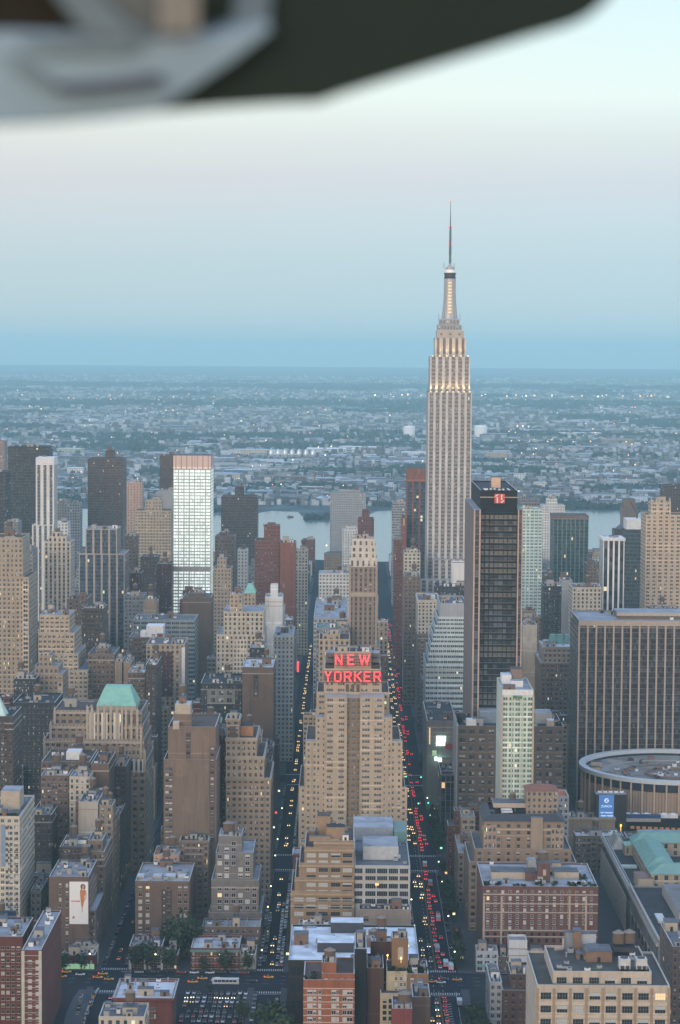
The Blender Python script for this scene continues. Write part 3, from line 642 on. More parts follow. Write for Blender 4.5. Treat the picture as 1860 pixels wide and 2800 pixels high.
# ---- skyscraper with the needle
def esb():
    D = 2185
    rec = B('skyscraper', 'tallest limestone skyscraper with lit floodlit top and long needle antenna', 'needle skyscraper', 'skyscraper', S_esb,
      [(1172,1291,1073,D,58),(1177,1286,975,D+4,48),(1190,1275,924,D+10,36,S_esbt),(1195,1269,904,D+14,28,fac((.47,.42,.36),.3,.3,9,12,1,gd=(.14,.12,.1),gl=(.3,.3,.28),lit=0))], GREY, 0, False, rings=False)
    root = rec['root']
    x = lambda px, py=1000: P(px, py, D).x
    # lower wings in front of the shaft
    for nm_, (xl, xr, yt, dd) in {'front_wing': (1184, 1278, 1530, 12), 'low_wing': (1150, 1278, 1586, 26)}.items():
        a_, b_ = P(xl, yt, D-dd), P(xr, yt, D-dd); m = MB(); m.box(a_.x, b_.x, D-dd, D-dd+(11.9 if dd < 20 else 13.9), 0, a_.z, 0, 1, 6.15, 3.7)
        m.build(nm_, [S_esb.mat, concrete], root)
    # crown steps, mast, drum, dome
    crown = fac((.34,.35,.36), .5, .6, 3.0, 5, 1, gd=(.14,.13,.13), gl=(.6,.55,.5), br=.25, lit=.02)
    for k, (xl, xr, yt, dd) in enumerate([(1197,1263,888,17),(1202,1257,873,20)]):
        a_, b_ = P(xl, yt, D+dd), P(xr, yt, D+dd); w_ = (b_.x-a_.x)
        zb = [P(1229, 904, D+14).z, P(1229, 888, D+17).z][k]
        m = MB(); m.box(a_.x, b_.x, D+dd, D+dd+w_, zb, a_.z, 0, 1, 3, 5); m.build('crown_step', [crown.mat, metal_g], root)
    cx = P(1229.5, 865, D+30).x; cy = D+30
    zz = lambda py: P(1229, py, D+30).z
    px = (D+30)/FPX
    mast = flat('mast_metal', (.40,.40,.41), .45, .25, noise=.15)
    m = MB()
    prof = [(22.5, 872), (21, 862), (19, 845), (17, 820), (16, 795), (16, 762)]
    for (r0, y0), (r1, y1) in zip(prof, prof[1:]): m.cone(cx, cy, zz(y0), zz(y1), r0*px, r1*px, 16, 0, y1 == 762)
    m.build('mast', mast, root)
    wg = MB()      # four winged buttresses on the mast
    for k in range(4):
        a_ = math.pi/4+k*math.pi/2; dx, dy = math.cos(a_), math.sin(a_); nx, ny = -dy*.5, dx*.5
        lo, mi, hi = 25*px, 19*px, 17.5*px
        pts = [(lo, zz(872)), (mi, zz(825)), (hi, zz(768)), (10*px, zz(768)), (10*px, zz(872))]
        A = [(cx+dx*r_+nx, cy+dy*r_+ny, z_) for r_, z_ in pts]; Bq = [(cx+dx*r_-nx, cy+dy*r_-ny, z_) for r_, z_ in pts]
        wg.face(A); wg.face(Bq[::-1])
        for i in range(5): wg.face([A[i], Bq[i], Bq[(i+1) % 5], A[(i+1) % 5]])
    wg.build('buttress', mast, root)
    lw = flat('mast_window', (.5,.4,.2), .5, emit=(1,.74,.38), es=.62, noise=.2)
    fr = zz(768); bt = zz(858); nwin = 10; hh = (fr-bt)/nwin
    for k in range(nwin):
        z0 = bt+hh*k+.5; py_r = (22-6*k/nwin)*px
        rr = 22.2*px-(22.2-16.2)*px*min(1, (k+.8)/6.0)
        m = MB(); m.box(cx-1.55, cx+1.55, cy-rr-.35, cy-rr+1.4, z0, z0+hh-1.7, 0, 0, bottom=True); m.build('mast_window', lw, root)
    m = MB(); m.cone(cx, cy, zz(762), zz(758), 15*px, 16.5*px, 20, 0, True); m.cone(cx, cy, zz(758), zz(746), 15*px, 15*px, 20); m.cone(cx, cy, zz(750), zz(746.5), 16.8*px, 16.8*px, 20)
    m.build('observation_drum', metal_d, root)
    m = MB(); m.cone(cx, cy, zz(746), zz(737), 11.5*px, 11.5*px, 18); m.build('lantern', flat('lantern', (.7,.72,.7), .4, emit=(.9,.95,.9), es=.25), root)
    m = MB(); m.cone(cx, cy, zz(737), zz(731), 12.5*px, 12.5*px, 18); m.cone(cx, cy, zz(731), zz(727), 9*px, 5*px, 14); m.cone(cx, cy, zz(727), zz(720), 5*px, 3*px, 12); m.build('dome', mast, root)
    m = MB()
    seg = [(720, 4.2, 697), (697, 4.6, 666), (666, 3.6, 620), (620, 2.0, 585), (585, 1.1, 552)]
    ax = lambda py: cx + (720-py)*0.012*px*0
    for y0, r_, y1 in seg: m.cone(cx, cy, zz(y0), zz(y1), r_*px*.8, r_*px*.55, 6, 0)
    for y_ in range(624, 716, 6): m.box(cx-4.8*px*.8, cx+4.8*px*.8, cy-.5, cy+.5, zz(y_), zz(y_)+.7, 0, 0)
    m.build('antenna', flat('antenna', (.10,.13,.14), .6), root)
    red = flat('beacon', (.6,.1,.1), .5, emit=(1,.25,.22), es=1.0)
    for y_, dx in ((551, 0), (620, -4.5), (620, 4.5), (666, -4.5), (666, 4.5)):
        m = MB(); m.cone(cx+dx*px, cy-.6, zz(y_)-.6, zz(y_)+.6, .7, .7, 6); m.build('beacon', red, root)
    for dx in (-29, 29, -14, 14):
        m = MB(); q = P(1229.5+dx, 872 if abs(dx) > 20 else 731, D+18); m.bar((q.x, cy if abs(dx) < 20 else D+20, q.z-1), (q.x, cy if abs(dx) < 20 else D+20, q.z+5), .35); m.build('aerial', metal_d, root)
    # floodlights on the two upper ledges
    fx = flat('floodlight', (.8,.6,.3), .5, emit=(1,.72,.34), es=1.3)
    for xs, yl, Y, en in (([1178+107*k/7 for k in range(8)], 1073, D+4, 5500), ([1184+97*k/5 for k in range(6)], 975, D+9.2, 4200)):
        for px_ in xs:
            q = P(px_, yl, D+2)
            m = MB(); m.box(q.x-.7, q.x+.7, Y-2.0, Y-1.1, q.z+.05, q.z+.9, 0, 0); fo = m.build('floodlight', fx, root)
            L = bpy.data.lights.new('floodlight', 'SPOT'); L.energy = en; L.color = (1, .66, .30); L.spot_size = R(75); L.spot_blend = .9; L.shadow_soft_size = .5
            lo = bpy.data.objects.new('floodlight_beam', L); C.objects.link(lo); lo.location = (q.x, Y-1.6, q.z+1.1)
            d_ = Vector((0, 1.3, 14)); lo.rotation_euler = d_.to_track_quat('-Z', 'Y').to_euler()
    return rec
ESB = esb()
B('office_tower', 'dark blue glass tower with brick red piers and plain red top, left of needle skyscraper', 'red pier tower', 'tower', S_redglass, [(1112,1166,1318,2500,35)], BRN, 0, False)
r = ALL[-1]; a, b = P(1112,1318,2500), P(1166,1318,2500); m = MB(); m.box(a.x, b.x, 2500, 2535, a.z+.95, P(1130,1281,2500).z, 0, 1, 5, 40); m.build('crown', [S_redblank.mat, roofm(BRN)], r['root'])
B('apartment_building', 'narrow red brick wing at the left foot of the red pier tower', None, 'building', S_redblank, [(1098,1112,1417,2480,30)], BRN, 0, False)
B('apartment_tower', 'pale banded tower left of the red pier tower', None, 'tower', fac((.36,.36,.36), .94, .5, 4, 3.2, 3, gd=(.06,.07,.08), br=.2), [(1073,1111,1376,2900,30)], GREY, 2, False)
B('apartment_building', 'narrow brick building beside the wide traffic street left of the needle skyscraper', None, 'building', S_red, [(1078,1100,1478,2320,30)], GREY, 1, False)
B('office_building', 'cream and grey building tucked under the left side of the needle skyscraper', None, 'building', S_cream, [(1105,1150,1513,2140,30),(1112,1142,1505,2142,18)], GREY, 2)
B('office_building', 'brown building with blank pale panel below the cream and grey building', None, 'building', S_brown2, [(1106,1149,1578,2080,40)], GREY, 2)
B('office_building', 'cream blank billboard box building at the foot of the needle skyscraper', None, 'building', S_whiteb, [(1236,1282,1542,2080,20)], GREY, 0, False)

# ---- black slab with red badge
r = B('office_tower', 'black glass slab tower with red square badge near its top', 'black slab', 'tower', S_blackband, [(1314,1415,1405,1500,112),(1314,1415,1345,1500.4,111,S_black)], TAR, 0, False, rings=True)
BS = r
for nm_, xl, xr in (('shoulder', 1296, 1298), ):
    pass
for xl, xr, bl in ((1296, 1314, 1), (1415, 1431, 0)):
    a_, b_ = P(xl, 1394, 1494), P(xr, 1394, 1494)
    xa, xb = (a_.x, P(1314,1394,1500).x-.01) if bl else (P(1415,1394,1500).x+.01, b_.x)
    m = MB(); m.box(xa, xb, 1494, 1606, 0, a_.z, 0, 1, 4.2, 3.95, 'N' if bl else 'S', 2); m.build('shoulder', [S_pinkpier.mat, roofm(LIGHT), S_pinkblank.mat], r['root'])
q = P(1352, 1362, 1499.5); q2 = P(1380, 1376, 1499.5)
pk = P(1344, 1325, 1560); zr = P(1360, 1345, 1500).z
bulkhead(r['root'], P(1345,1325,1545).x, P(1369,1325,1545).x, 1545, 1555, zr, 7, flat('peach_box', (.62,.44,.30), .8), door=False)
for px_ in (1325, 1390):
    q = P(px_, 1335, 1520); m = MB(); m.box(q.x-.5, q.x+.5, 1508, 1526, zr+.3, zr+.9, 0, 0); m.build('roof_rail', whitem, r['root'])
for px_ in (1330, 1346, 1352, 1368, 1374):
    q = P(px_, 1338, 1512); ac_unit(r['root'], q.x, 1512+(px_ % 3)*3, zr, 2.4, 1.4, whitem)
a, b = P(1352.5, 1345.5, 1500), P(1380, 1376, 1500)
m = MB(); m.box(a.x, b.x, 1499.2, 1500.3, b.z, a.z-1.2, 0, 0, bottom=True)
bd = m.build('badge', flat('badge_red', (.50,.075,.06), .6, emit=(1,.12,.10), es=.12), r['root'])
W_, H_ = b.x-a.x, a.z-1.2-b.z
m = MB()
def stroke(x0, z0, x1, z1, w_=.12):
    m.bar((a.x+x0*W_, 1499.1, b.z+z0*H_), (a.x+x1*W_, 1499.1, b.z+z1*H_), w_*W_)
stroke(.27, .03, .27, .66); stroke(.06, .72, .36, .97, .1); stroke(.70, .97, .70, .36); stroke(.94, .30, .64, .05, .1)
m.build('badge_numeral', flat('badge_white', (.75,.68,.62), .6), bd)
# ---- right of the black slab
B('apartment_tower', 'pale teal balcony tower right of the black slab', 'pale teal tower', 'tower', S_tealbal, [(1428,1484,1395,2200,32)], LIGHT, 2, False)
B('apartment_tower', 'grey flat roofed block just over the right shoulder of the black slab', None, 'building', S_grey, [(1422,1476,1366,2500,30)], GREY, 2, False)
B('apartment_building', 'white stepped block between pale teal tower and green glass tower', None, 'building', S_white, [(1482,1545,1383,3000,30),(1496,1524,1366,3003,18)], LIGHT, 1, False)
r = B('office_tower', 'dark green glass tower with pale vertical piers', 'green glass tower', 'tower', S_greenglass, [(1514,1610,1420,2350,38)], BRN, 3, False)
pbox(r, 'crown', 1513, 1611, 1410, 2349.6, 39, [fac((.30,.2,.17), .6, .5, 4, 6, gd=(.15,.12,.1), lit=0).mat, roofm(BRN)], h=3.4)
r = B('office_tower', 'dark tower with bold white vertical stripes and white cap', 'white striped tower', 'tower', S_bw, [(1650,1708,1478,1980,30)], LIGHT, 2, False)
pbox(r, 'cap', 1648, 1711, 1472, 1979, 32, whitem, h=2.2)
r = B('office_tower', 'dark teal glass tower topped by a plain white box', 'white box tower', 'tower', S_tealdk, [(1712,1775,1450,2150,35)], GREY, 0, False)
pbox(r, 'penthouse', 1714, 1756, 1420, 2152, 25, whitem, zb=P(1740,1450,2150).z+.01)
r = B('apartment_tower', 'tan tower with balconies and ornate stepped crown near right edge', 'tan crowned tower', 'tower', S_tanbal, [(1767,1880,1410,2050,35),(1781,1835,1376,2053,20)], BRN, 2, False)
for px_ in (1783, 1797, 1819, 1833):
    q = P(px_, 1376, 2052); m = MB(); m.cone(q.x, 2056, q.z, q.z+5, 1.4, .3, 6); m.build('finial', creamm, r['root'])
B('apartment_tower', 'dark brown tower at the right edge behind the tan crowned tower', None, 'tower', S_brndk, [(1817,1900,1330,2900,40)], BRN, 1, False)
r = B('church', 'dark building with rounded dome left of the white box tower', None, 'building', S_dkbrown, [(1680,1716,1448,2500,22)], TAR, 0, False, rings=False)
q = P(1698, 1448, 2511); m = MB()
for k in range(4): m.cone(q.x, 2511, q.z+k*1.6, q.z+(k+1)*1.6, 6.4*math.cos(k*.38), 6.4*math.cos((k+1)*.38), 14)
m.build('dome', flat('slate', (.10,.11,.13), .6), r['root'])
B('office_building', 'cream building with rows of windows below the green glass tower', None, 'building', S_cream, [(1566,1645,1609,1900,35)], GREY, 3)
B('office_building', 'beige blank walled block right of the black slab', None, 'building', S_cream, [(1430,1469,1711,1800,25)], GREY, 1, blank='W')
B('office_building', 'dark grey building between pale teal tower and cream building', None, 'building', S_dark, [(1488,1536,1605,1950,30)], TAR, 2)
B('office_building', 'pale grey slab left of the cream building below green glass tower', None, 'building', S_greyl, [(1537,1566,1590,2020,30)], GREY, 1, blank='W')
B('apartment_building', 'brown building between green glass tower and white striped tower', None, 'building', S_brown2, [(1606,1648,1545,2300,30)], GREY, 2)
# construction crane on the white box tower
q = P(1742, 1440, 2165); cr_ = thing('tower_crane', 'thin construction crane leaning above the white box tower', 'crane', (q.x, 2165, q.z-8))
m = MB(); m.bar((q.x, 2165, q.z-6), (q.x, 2165, q.z+12), 1.3); m.build('mast', metal_d, cr_)
m = MB(); m.bar((q.x, 2165, q.z+12), (q.x-7, 2165, q.z+24), .9); m.bar((q.x, 2165, q.z+12), (q.x+3, 2165, q.z+15), 1.0); m.build('jib', metal_d, cr_)
# ------------------------------------------------------------------ middle distance, left
B('office_tower', 'tall tan tower at the left edge with rows of small windows and blank side', 'tan edge tower', 'tower', S_tan, [(-30,79,1580,1720,45),(-30,62,1473,1722,40)], BRN, 1, True)
B('office_building', 'beige stepped building with setbacks falling to the right', 'beige stepped building', 'building', S_beige, [(103,240,1835,1640,60),(105,214,1790,1642,50),(105,203,1734,1644,45),(109,190,1685,1650,35)], LIGHT, 2, False)
B('office_building', 'small pale stepped building in front of the beige stepped building', None, 'building', S_tan2, [(83,172,1846,1560,30),(95,160,1825,1563,25),(107,143,1796,1566,15)], LIGHT, 2)
B('office_building', 'dark low building right of tan edge tower with glassy roof block', None, 'building', S_dark, [(36,150,1925,1500,45),(38,97,1860,1540,22)], TAR, 4, True)
r = B('office_building', 'dark brown building at left edge carrying a pale green spire', 'green spire building', 'building', S_dkbrown, [(-40,36,1962,1340,36)], TAR, 1, False)
q = P(0, 1958, 1350); m = MB(); m.hip(q.x-6, q.x+4.6, 1342, 1356, q.z, P(0,1905,1350).z, 4.6, 6, 0); m.build('spire', flat('pale_copper', (.50,.66,.58), .6, noise=.15), r['root'])
B('loft_building', 'brown loft building with many small roof blocks behind the green roofed tower', None, 'building', S_brown2, [(241,313,1792,1650,40),(262,296,1776,1653,22)], GREY, 4, True)
B('loft_building', 'plain tan slab with a dark slot down its middle', None, 'building', S_tan2, [(314,334,1812,1640,30),(338,358,1814,1640,30),(334,338,1830,1645,25)], GREY, 1, False, blank='W')
B('loft_building', 'brown loft building with white roof edge right of the slotted tan slab', None, 'building', S_brown, [(350,396,1842,1600,40)], WHITE, 2, False)
B('loft_building', 'dark building with shaded side wall right of the white edged loft', None, 'building', S_dkbrown, [(398,428,1822,1590,45)], GREY, 2)
r = B('loft_building', 'building with maroon centre panel and cream trim', 'maroon panel building', 'building', S_tanp, [(400,505,1764,1690,42)], GREY, 3, False)
a, b = P(436,1782,1690), P(472,1905,1690); m = MB(); m.box(a.x, b.x, 1689.7, 1689.98, b.z, a.z, 0, 0); m.build('maroon_panel', [S_maroon.mat], r['root'])
a, b = P(497,1770,1690), P(506,1905,1690); m = MB(); m.box(a.x, b.x, 1689.5, 1689.98, 0, a.z, 0, 0); m.build('white_pier', whitem, r['root'])
B('loft_building', 'building crowned by a white penthouse behind the maroon panel building', None, 'building', S_brown, [(353,450,1745,1760,35)], GREY, 2, False)
pbox(ALL[-1], 'penthouse', 400, 447, 1712, 1764, 18, whitem, zb=P(400,1745,1760).z+.01); pbox(ALL[-1], 'penthouse', 384, 400, 1728, 1763, 14, whitem, zb=P(400,1745,1760).z+.01)
B('office_building', 'grey green building with long horizontal bands of windows', 'banded grey building', 'building', S_band, [(364,533,1698,1860,42)], GREY, 4, False)
B('office_building', 'brown blank walled building in front of the foot of the glowing white tower', None, 'building', S_brnblank, [(500,578,1636,1990,35),(515,560,1625,1993,20)], GREY, 3)
B('office_building', 'grey building with few windows left of the glowing white tower foot', None, 'building', S_grey, [(340,393,1632,2050,32)], GREY, 2)
B('office_building', 'plain tan block with stepped top above the banded grey building', None, 'building', S_tan2, [(394,428,1648,1960,26),(398,424,1640,1962,16)], GREY, 1, blank='W')
B('office_building', 'tall brown building with white window slits down its side right of the beige stepped building', None, 'building', S_dkbrown, [(225,281,1668,1770,38)], BRN, 2)
B('office_building', 'brown building with flat top behind the beige stepped building', None, 'building', S_brown, [(183,238,1640,1890,35)], BRN, 2)
B('office_building', 'large cream building with regular windows and plain square tower', 'large cream building', 'building', S_cream, [(592,723,1738,1725,50),(612,721,1675,1728,45),(629,663,1627,1732,15,S_tan)], LIGHT, 2, False)
r = B('office_building', 'small tower with green hipped roof behind the large cream building', None, 'building', S_tan, [(668,698,1622,1880,20)], GREY, 0, False, rings=False)
a, b = P(668,1622,1880), P(698,1622,1880); m = MB(); m.hip(a.x-.4, b.x+.4, 1879.6, 1900.4, a.z, a.z+7, 3.2, 7); m.build('hipped_roof', copper, r['root'])
B('apartment_building', 'tall blank white slab left of the narrow street', 'blank white slab', 'building', S_whiteb, [(725,773,1634,1900,25),(740,760,1602,1905,12)], LIGHT, 0, False)
B('office_building', 'white building with rows of small windows in front of blank white slab', None, 'building', S_white, [(748,803,1740,1790,60)], LIGHT, 3, False)
B('office_building', 'grey topped dark building right of the large cream building', None, 'building', S_dark, [(683,725,1774,1640,25)], LIGHT, 1, True)
B('office_building', 'brown building with white roof edge and column of dark windows', None, 'building', S_brnblank, [(663,748,1828,1570,48)], WHITE, 3, True)
panel(ALL[-1], 693, 707, 1845, 1905, 1570, S_dkbrown)
r = B('loft_building', 'dark building with lit attic windows and grey stone upper floors', None, 'building', S_dark, [(549,661,1872,1590,50)], TAR, 3, True)
panel(r, 549, 661, 1885, 1925, 1590, fac((.27,.27,.24), .6, .6, 5.5, 5, 2, gl=(.5,.5,.45), br=.3), 'upper_floors')
r = B('loft_building', 'building topped by a small green pavilion roof', None, 'building', S_brown2, [(545,612,1998,1500,28),(556,603,1976,1505,18)], GREY, 1, True, rings=False)
a, b = P(556,1976,1505), P(603,1976,1505); m = MB(); m.hip(a.x-.5, b.x+.5, 1504.5, 1523.5, a.z, a.z+5.5, 4.5, 7.2); m.build('pavilion_roof', copper, r['root'])
# tall brown tower with white crown
r = B('hotel', 'tall brown tower with blank front, white crown and one column of windows', 'white crowned brown tower', 'building', S_brown2,
  [(448,592,2080,1296,55),(460,590,1992,1298,50),(474,524,1956,1302,16),(480,520,1930,1304,13)], BRN, 2, True, blank='W')
pbox(r, 'crown', 479, 521, 1926, 1303.6, 14, [creamm, roofm(WHITE)], h=7.5); pbox(r, 'crown', 473, 490, 1975, 1297.6, 12, [creamm, roofm(WHITE)], h=4)
panel(r, 509, 521, 2003, 2292, 1298, fac((.15,.105,.085), .8, .5, 2.6, 3.4, 1, gd=(.03,.03,.035), gl=(.4,.38,.3), br=.35, lit=.02))
panel(r, 573, 588, 2040, 2300, 1296.2 if False else 1296, fac((.19,.13,.10), .6, .5, 3.2, 3.4, 1, br=.45, gl=(.4,.4,.4)))
panel(r, 450, 474, 2095, 2300, 1296, fac((.24,.17,.125), .75, .45, 5.0, 3.4, 2, br=.6, gl=(.5,.5,.47)))
B('loft_building', 'dark red brick building in the gap between two brown towers', None, 'building', S_maroon, [(591,619,2022,1345,40)], TAR, 1)
r = B('office_building', 'tan setback building with orange topped tower beside narrow street', 'orange topped building', 'building', S_tan,
  [(618,740,2130,1330,55,S_tan2),(618,722,2072,1332,50),(618,702,2022,1334,45),(618,655,1968,1337,20,S_tan2)], BRN, 2, False, cornice=True)
pbox(r, 'penthouse', 658, 692, 1985, 1346, 16, [flat('orange_brick', (.40,.20,.10), .8), roofm(TAR)], zb=P(660,2022,1334).z+.01)  # orange light on the top put into the penthouse wall colour
a, b = P(628,1985,1337), P(646,2018,1337); m = MB(); m.box(a.x, b.x, 1336.8, 1336.98, b.z, a.z, 0, 0); m.build('arched_panel', S_brnblank.mat, r['root'])
# ornate white-trimmed building with green mansard
r = B('office_building', 'brown setback building with white stone tracery and green copper roof', 'green roofed tower', 'building', S_ornate,
  [(114,398,2090,1398,60),(120,394,2025,1401,55),(137,392,1985,1404,50),(147,388,1946,1407,44)], BRN, 3, True)
z0 = P(300,1946,1407).z
a, b, c = P(263,1930,1409), P(373,1930,1409), P(330,1876,1420)
m = MB(); m.box(a.x+.3, b.x-.3, 1409, 1437, z0, a.z, 0, 0); m.build('attic', creamm, r['root'])
m = MB(); m.hip(a.x, b.x, 1408.6, 1437.4, a.z, c.z, 4.5, 9); m.build('mansard_roof', copper, r['root'])
panel(r, 236, 336, 1948, 2068, 1404, S_ornbay, proud=.5)
panel(r, 150, 232, 2028, 2084, 1400.8, S_ornate, proud=.3)
panel(r, 330, 392, 2075, 2112, 1398, S_ornbay, proud=.5)
for (xl, xr, yt, D) in ((147,388,1947,1406.9),(137,390,1987,1403.9),(120,394,2027,1400.9),(114,398,2092,1397.9)):
    a, b = P(xl,yt,D), P(xr,yt,D); m = MB(); m.box(a.x-.2, b.x+.2, D-.3, D-.02, a.z-1.1, a.z+.3, 0, 0, bottom=True); k = a.x
    while k < b.x: m.box(k, k+.7, D-.32, D-.05, a.z+.3, a.z+1.3, 0, 0); k += 2.2
    m.build('stone_cresting', creamm, r['root'])
for px_, yt, yb, D in ((240,1944,2075,1403.4),(268,1938,2075,1403.3),(286,1936,2075,1403.3),(303,1938,2075,1403.3),(150,1946,1990,1406.4),(139,1985,2030,1403.4),(122,2024,2090,1400.4),(116,2090,2140,1397.4),(345,1948,2080,1403.4),(360,1948,2080,1403.4),(252,1940,2075,1403.4),(320,1940,2075,1403.4),(334,1944,2080,1403.4),(376,1948,2040,1403.4),(386,2000,2085,1400.6),(396,2060,2110,1397.6)):
    a, b = P(px_,yt,D), P(px_,yb,D); m = MB(); m.box(a.x-.7, a.x+.7, D-.75, D-.1, b.z, a.z+1.5, 0, 0, bottom=True); m.cone(a.x, D-.4, a.z+1.5, a.z+3.6, .65, .05, 5); m.build('stone_pier', creamm, r['root'])
B('loft_building', 'cluttered brown loft roof with white box in front of the green roofed tower', None, 'building', S_brown, [(114,246,2086,1340,42)], BRN, 5, True)
pbox(ALL[-1], 'penthouse', 181, 220, 2056, 1350, 12, whitem, zb=P(180,2086,1340).z+.01)
B('loft_building', 'slim brown tower block with blank front below the green roofed tower', None, 'building', S_brnblank, [(248,298,2092,1330,40)], BRN, 1, True)
B('loft_building', 'cream building with dark windows below the slim brown tower block', None, 'building', S_cream, [(190,247,2128,1312,22)], LIGHT, 2)
B('loft_building', 'brown loft with patchy grey roof left of the cream building with dark windows', None, 'building', S_brown, [(112,188,2124,1316,24)], LIGHT, 3)
r = B('loft_building', 'building with large blank cream wall and red brick edge', 'blank cream wall building', 'building', S_cream, [(214,268,2197,1285,40)], GREY, 2, True, blank='W')
a, b = P(207,2192,1284), P(214,2260,1284); m = MB(); m.box(a.x, b.x-.02, 1284, 1292, 0, a.z, 0, 0); m.build('brick_edge', S_red.mat, r['root'])
B('loft_building', 'brown loft building on the canyon street just behind the billboard building', None, 'building', S_brown2, [[-141,-130.4,1243,1283,47],[-140,-132,1248,1270,52]], LIGHT, 2, True, world=True)
B('loft_building', 'tall narrow brown loft on the canyon street right of the blank cream wall building', None, 'building', S_tan2, [[-138,-130.4,1287,1304,64],[-138,-130.4,1304.2,1328,55]], GREY, 2, True, world=True)
B('loft_building', 'dark loft building farther down the left side of the canyon street', None, 'building', S_dkbrown, [[-137,-130.4,1332,1364,50],[-137,-130.4,1364.2,1397,72]], GREY, 2, True, world=True)
B('loft_building', 'low dark house on the canyon street behind the white roofed cream house', None, 'building', S_brown, [[-133.4,-130.4,1200,1240,26]], LIGHT, 2, False, world=True)
# cream tower on the left edge
r = B('apartment_building', 'cream tower at left edge with blue vertical banner and green side glass', 'cream banner tower', 'building', fac((.50,.45,.36), 0), [(-40,54,2236,1200,58,fac((.50,.45,.36), .55, .5, 3.6, 3.3, 2, gd=(.05,.08,.075), gl=(.12,.17,.15), br=.3))], GREY, 2, False)
pbox(r, 'penthouse', 2, 54, 2163, 1222, 16, [creamm, roofm(LIGHT)], zb=P(0,2236,1200).z+.01)
D = 1200; z = [P(20, py, D).z for py in range(2262, 2500, 15)]
windows(r, [P(px_, 2300, D).x for px_ in (19, 31, 46)], D, [q_-1.2 for q_ in z], 1.5, 1.9, whitem, random.Random(2), .25, 0, 2, 1)
a, b = P(3, 2255, D), P(15.5, 2369, D); m = MB(); m.box(a.x, b.x, D-.35, D-.15, b.z, a.z, 0, 0, bottom=True); m.build('banner', flat('banner', (.20,.28,.38), .7, noise=.35, scale=.9), r['root'])
a, b = P(-30, 2488, D), P(45, 2535, D); m = MB(); m.box(a.x, b.x, D-.3, D-.1, b.z, a.z, 0, 0, bottom=True); m.build('billboard_panel', flat('blue_board', (.10,.21,.33), .6, noise=.4, scale=.25), r['root'])
m = MB(); m.box(a.x, b.x, D-.5, D-.32, a.z-2.6, a.z-.4, 0, 0, bottom=True); m.build('board_band', flat('navy', (.03,.05,.12), .6), r['root'])
for i in range(5):
    q = P(4+10*i, 2232, 1206); bs_ = MB(); rg = random.Random(i)
    for k in range(60): 
        p = Vector((q.x+rg.gauss(0, .8), 1206+rg.gauss(0, .8), q.z+rg.uniform(.2, 1.6))); d = Vector((rg.uniform(-1,1), rg.uniform(-1,1), rg.uniform(-.3,1))).normalized()*.35; e = d.cross(Vector((.3,.5,.8))).normalized()*.3
        bs_.face([p-d-e, p+d-e, p+d+e, p-d+e])
    bs_.build('roof_shrub', leafm[i % 3], r['root'])
B('apartment_building', 'dark brown building in shade right of the cream banner tower', None, 'building', S_dkbrown, [(84,142,2232,1290,50)], GREY, 2, True)
B('apartment_building', 'low grey building at the foot of the shaded brown building', None, 'building', S_grey, [(84,112,2440,1225,30)], GREY, 1)
r = B('loft_building', 'brown building with white penthouse and lit upper windows behind billboard building', None, 'building', S_dkbrown, [(163,244,2320,1240,32),(170,240,2316.5,1242,28)], GREY, 2, True)
pbox(r, 'penthouse', 178, 236, 2297, 1250, 10, [whitem, roofm(BRN)], zb=P(180,2318,1240).z-.5)
# billboard building
r = B('loft_building', 'brown brick building carrying a tall white advertising billboard', 'billboard building', 'building', fac((.205,.14,.105), 0), [(134,243,2402,1196,40,fac((.205,.14,.105), 0))], LIGHT, 4, True)
BB = r; D = 1196
zs = [P(150, py, D).z-1 for py in (2420,2441,2459,2476,2512,2531,2550,2570)]
windows(r, [P(165, 2500, D).x, P(183.5, 2500, D).x], D, zs, 1.4, 1.9, concrete, random.Random(4), .3)
yy = [1200+4*k for k in range(9)]
windows(r, [r['x1']], yy, [z_ for z_ in [4+3.6*k for k in range(12)]], 1.6, 1.9, concrete, random.Random(8), .4, .02, limit=96, side='S')
bw = thing('billboard', 'tall white billboard with a woman in an orange dress and a red star', 'billboard', tuple(P(215, 2470, D-.3)))
a, b = P(190, 2411, D-.5), P(241.5, 2527, D-.5); X0, Z0, SX, SZ = a.x, b.z, b.x-a.x, a.z-b.z
m = MB(); m.box(a.x, b.x, D-.5, D-.05, b.z, a.z, 0, 0, bottom=True); m.build('panel', flat('poster_white', (.74,.75,.73), .6, noise=.04), bw)
def poly(name, pts, mat, off, parent=bw):
    m = MB(); m.face([(X0+u_*SX, D-.5-off, Z0+v_*SZ) for u_, v_ in pts], 0); return m.build(name, mat, parent)
skin = flat('poster_skin', (.50,.30,.20), .7, noise=.1); orange = flat('poster_orange', (.50,.20,.07), .7, noise=.35, scale=1.2); hair = flat('poster_hair', (.07,.04,.03), .7)
poly('figure_hair', [(.60,.86),(.60,.92),(.66,.945),(.74,.95),(.82,.93),(.86,.88),(.84,.83),(.62,.83)], hair, .02)
poly('figure_face', [(.68,.85),(.67,.89),(.71,.925),(.77,.925),(.80,.89),(.78,.85),(.76,.83),(.71,.83)], skin, .04)
poly('figure_dress', [(.57,.81),(.66,.83),(.72,.80),(.78,.83),(.86,.80),(.86,.72),(.80,.66),(.82,.58),(.78,.53),(.71,.40),(.68,.31),(.64,.42),(.60,.55),(.58,.63),(.56,.72)], orange, .03)
poly('figure_arm', [(.86,.80),(.90,.77),(.91,.66),(.88,.56),(.85,.56),(.86,.66),(.85,.74)], skin, .035)
poly('figure_leg', [(.65,.42),(.71,.40),(.70,.30),(.68,.25),(.66,.30)], skin, .045)
redp = flat('poster_red', (.55,.04,.05), .6)
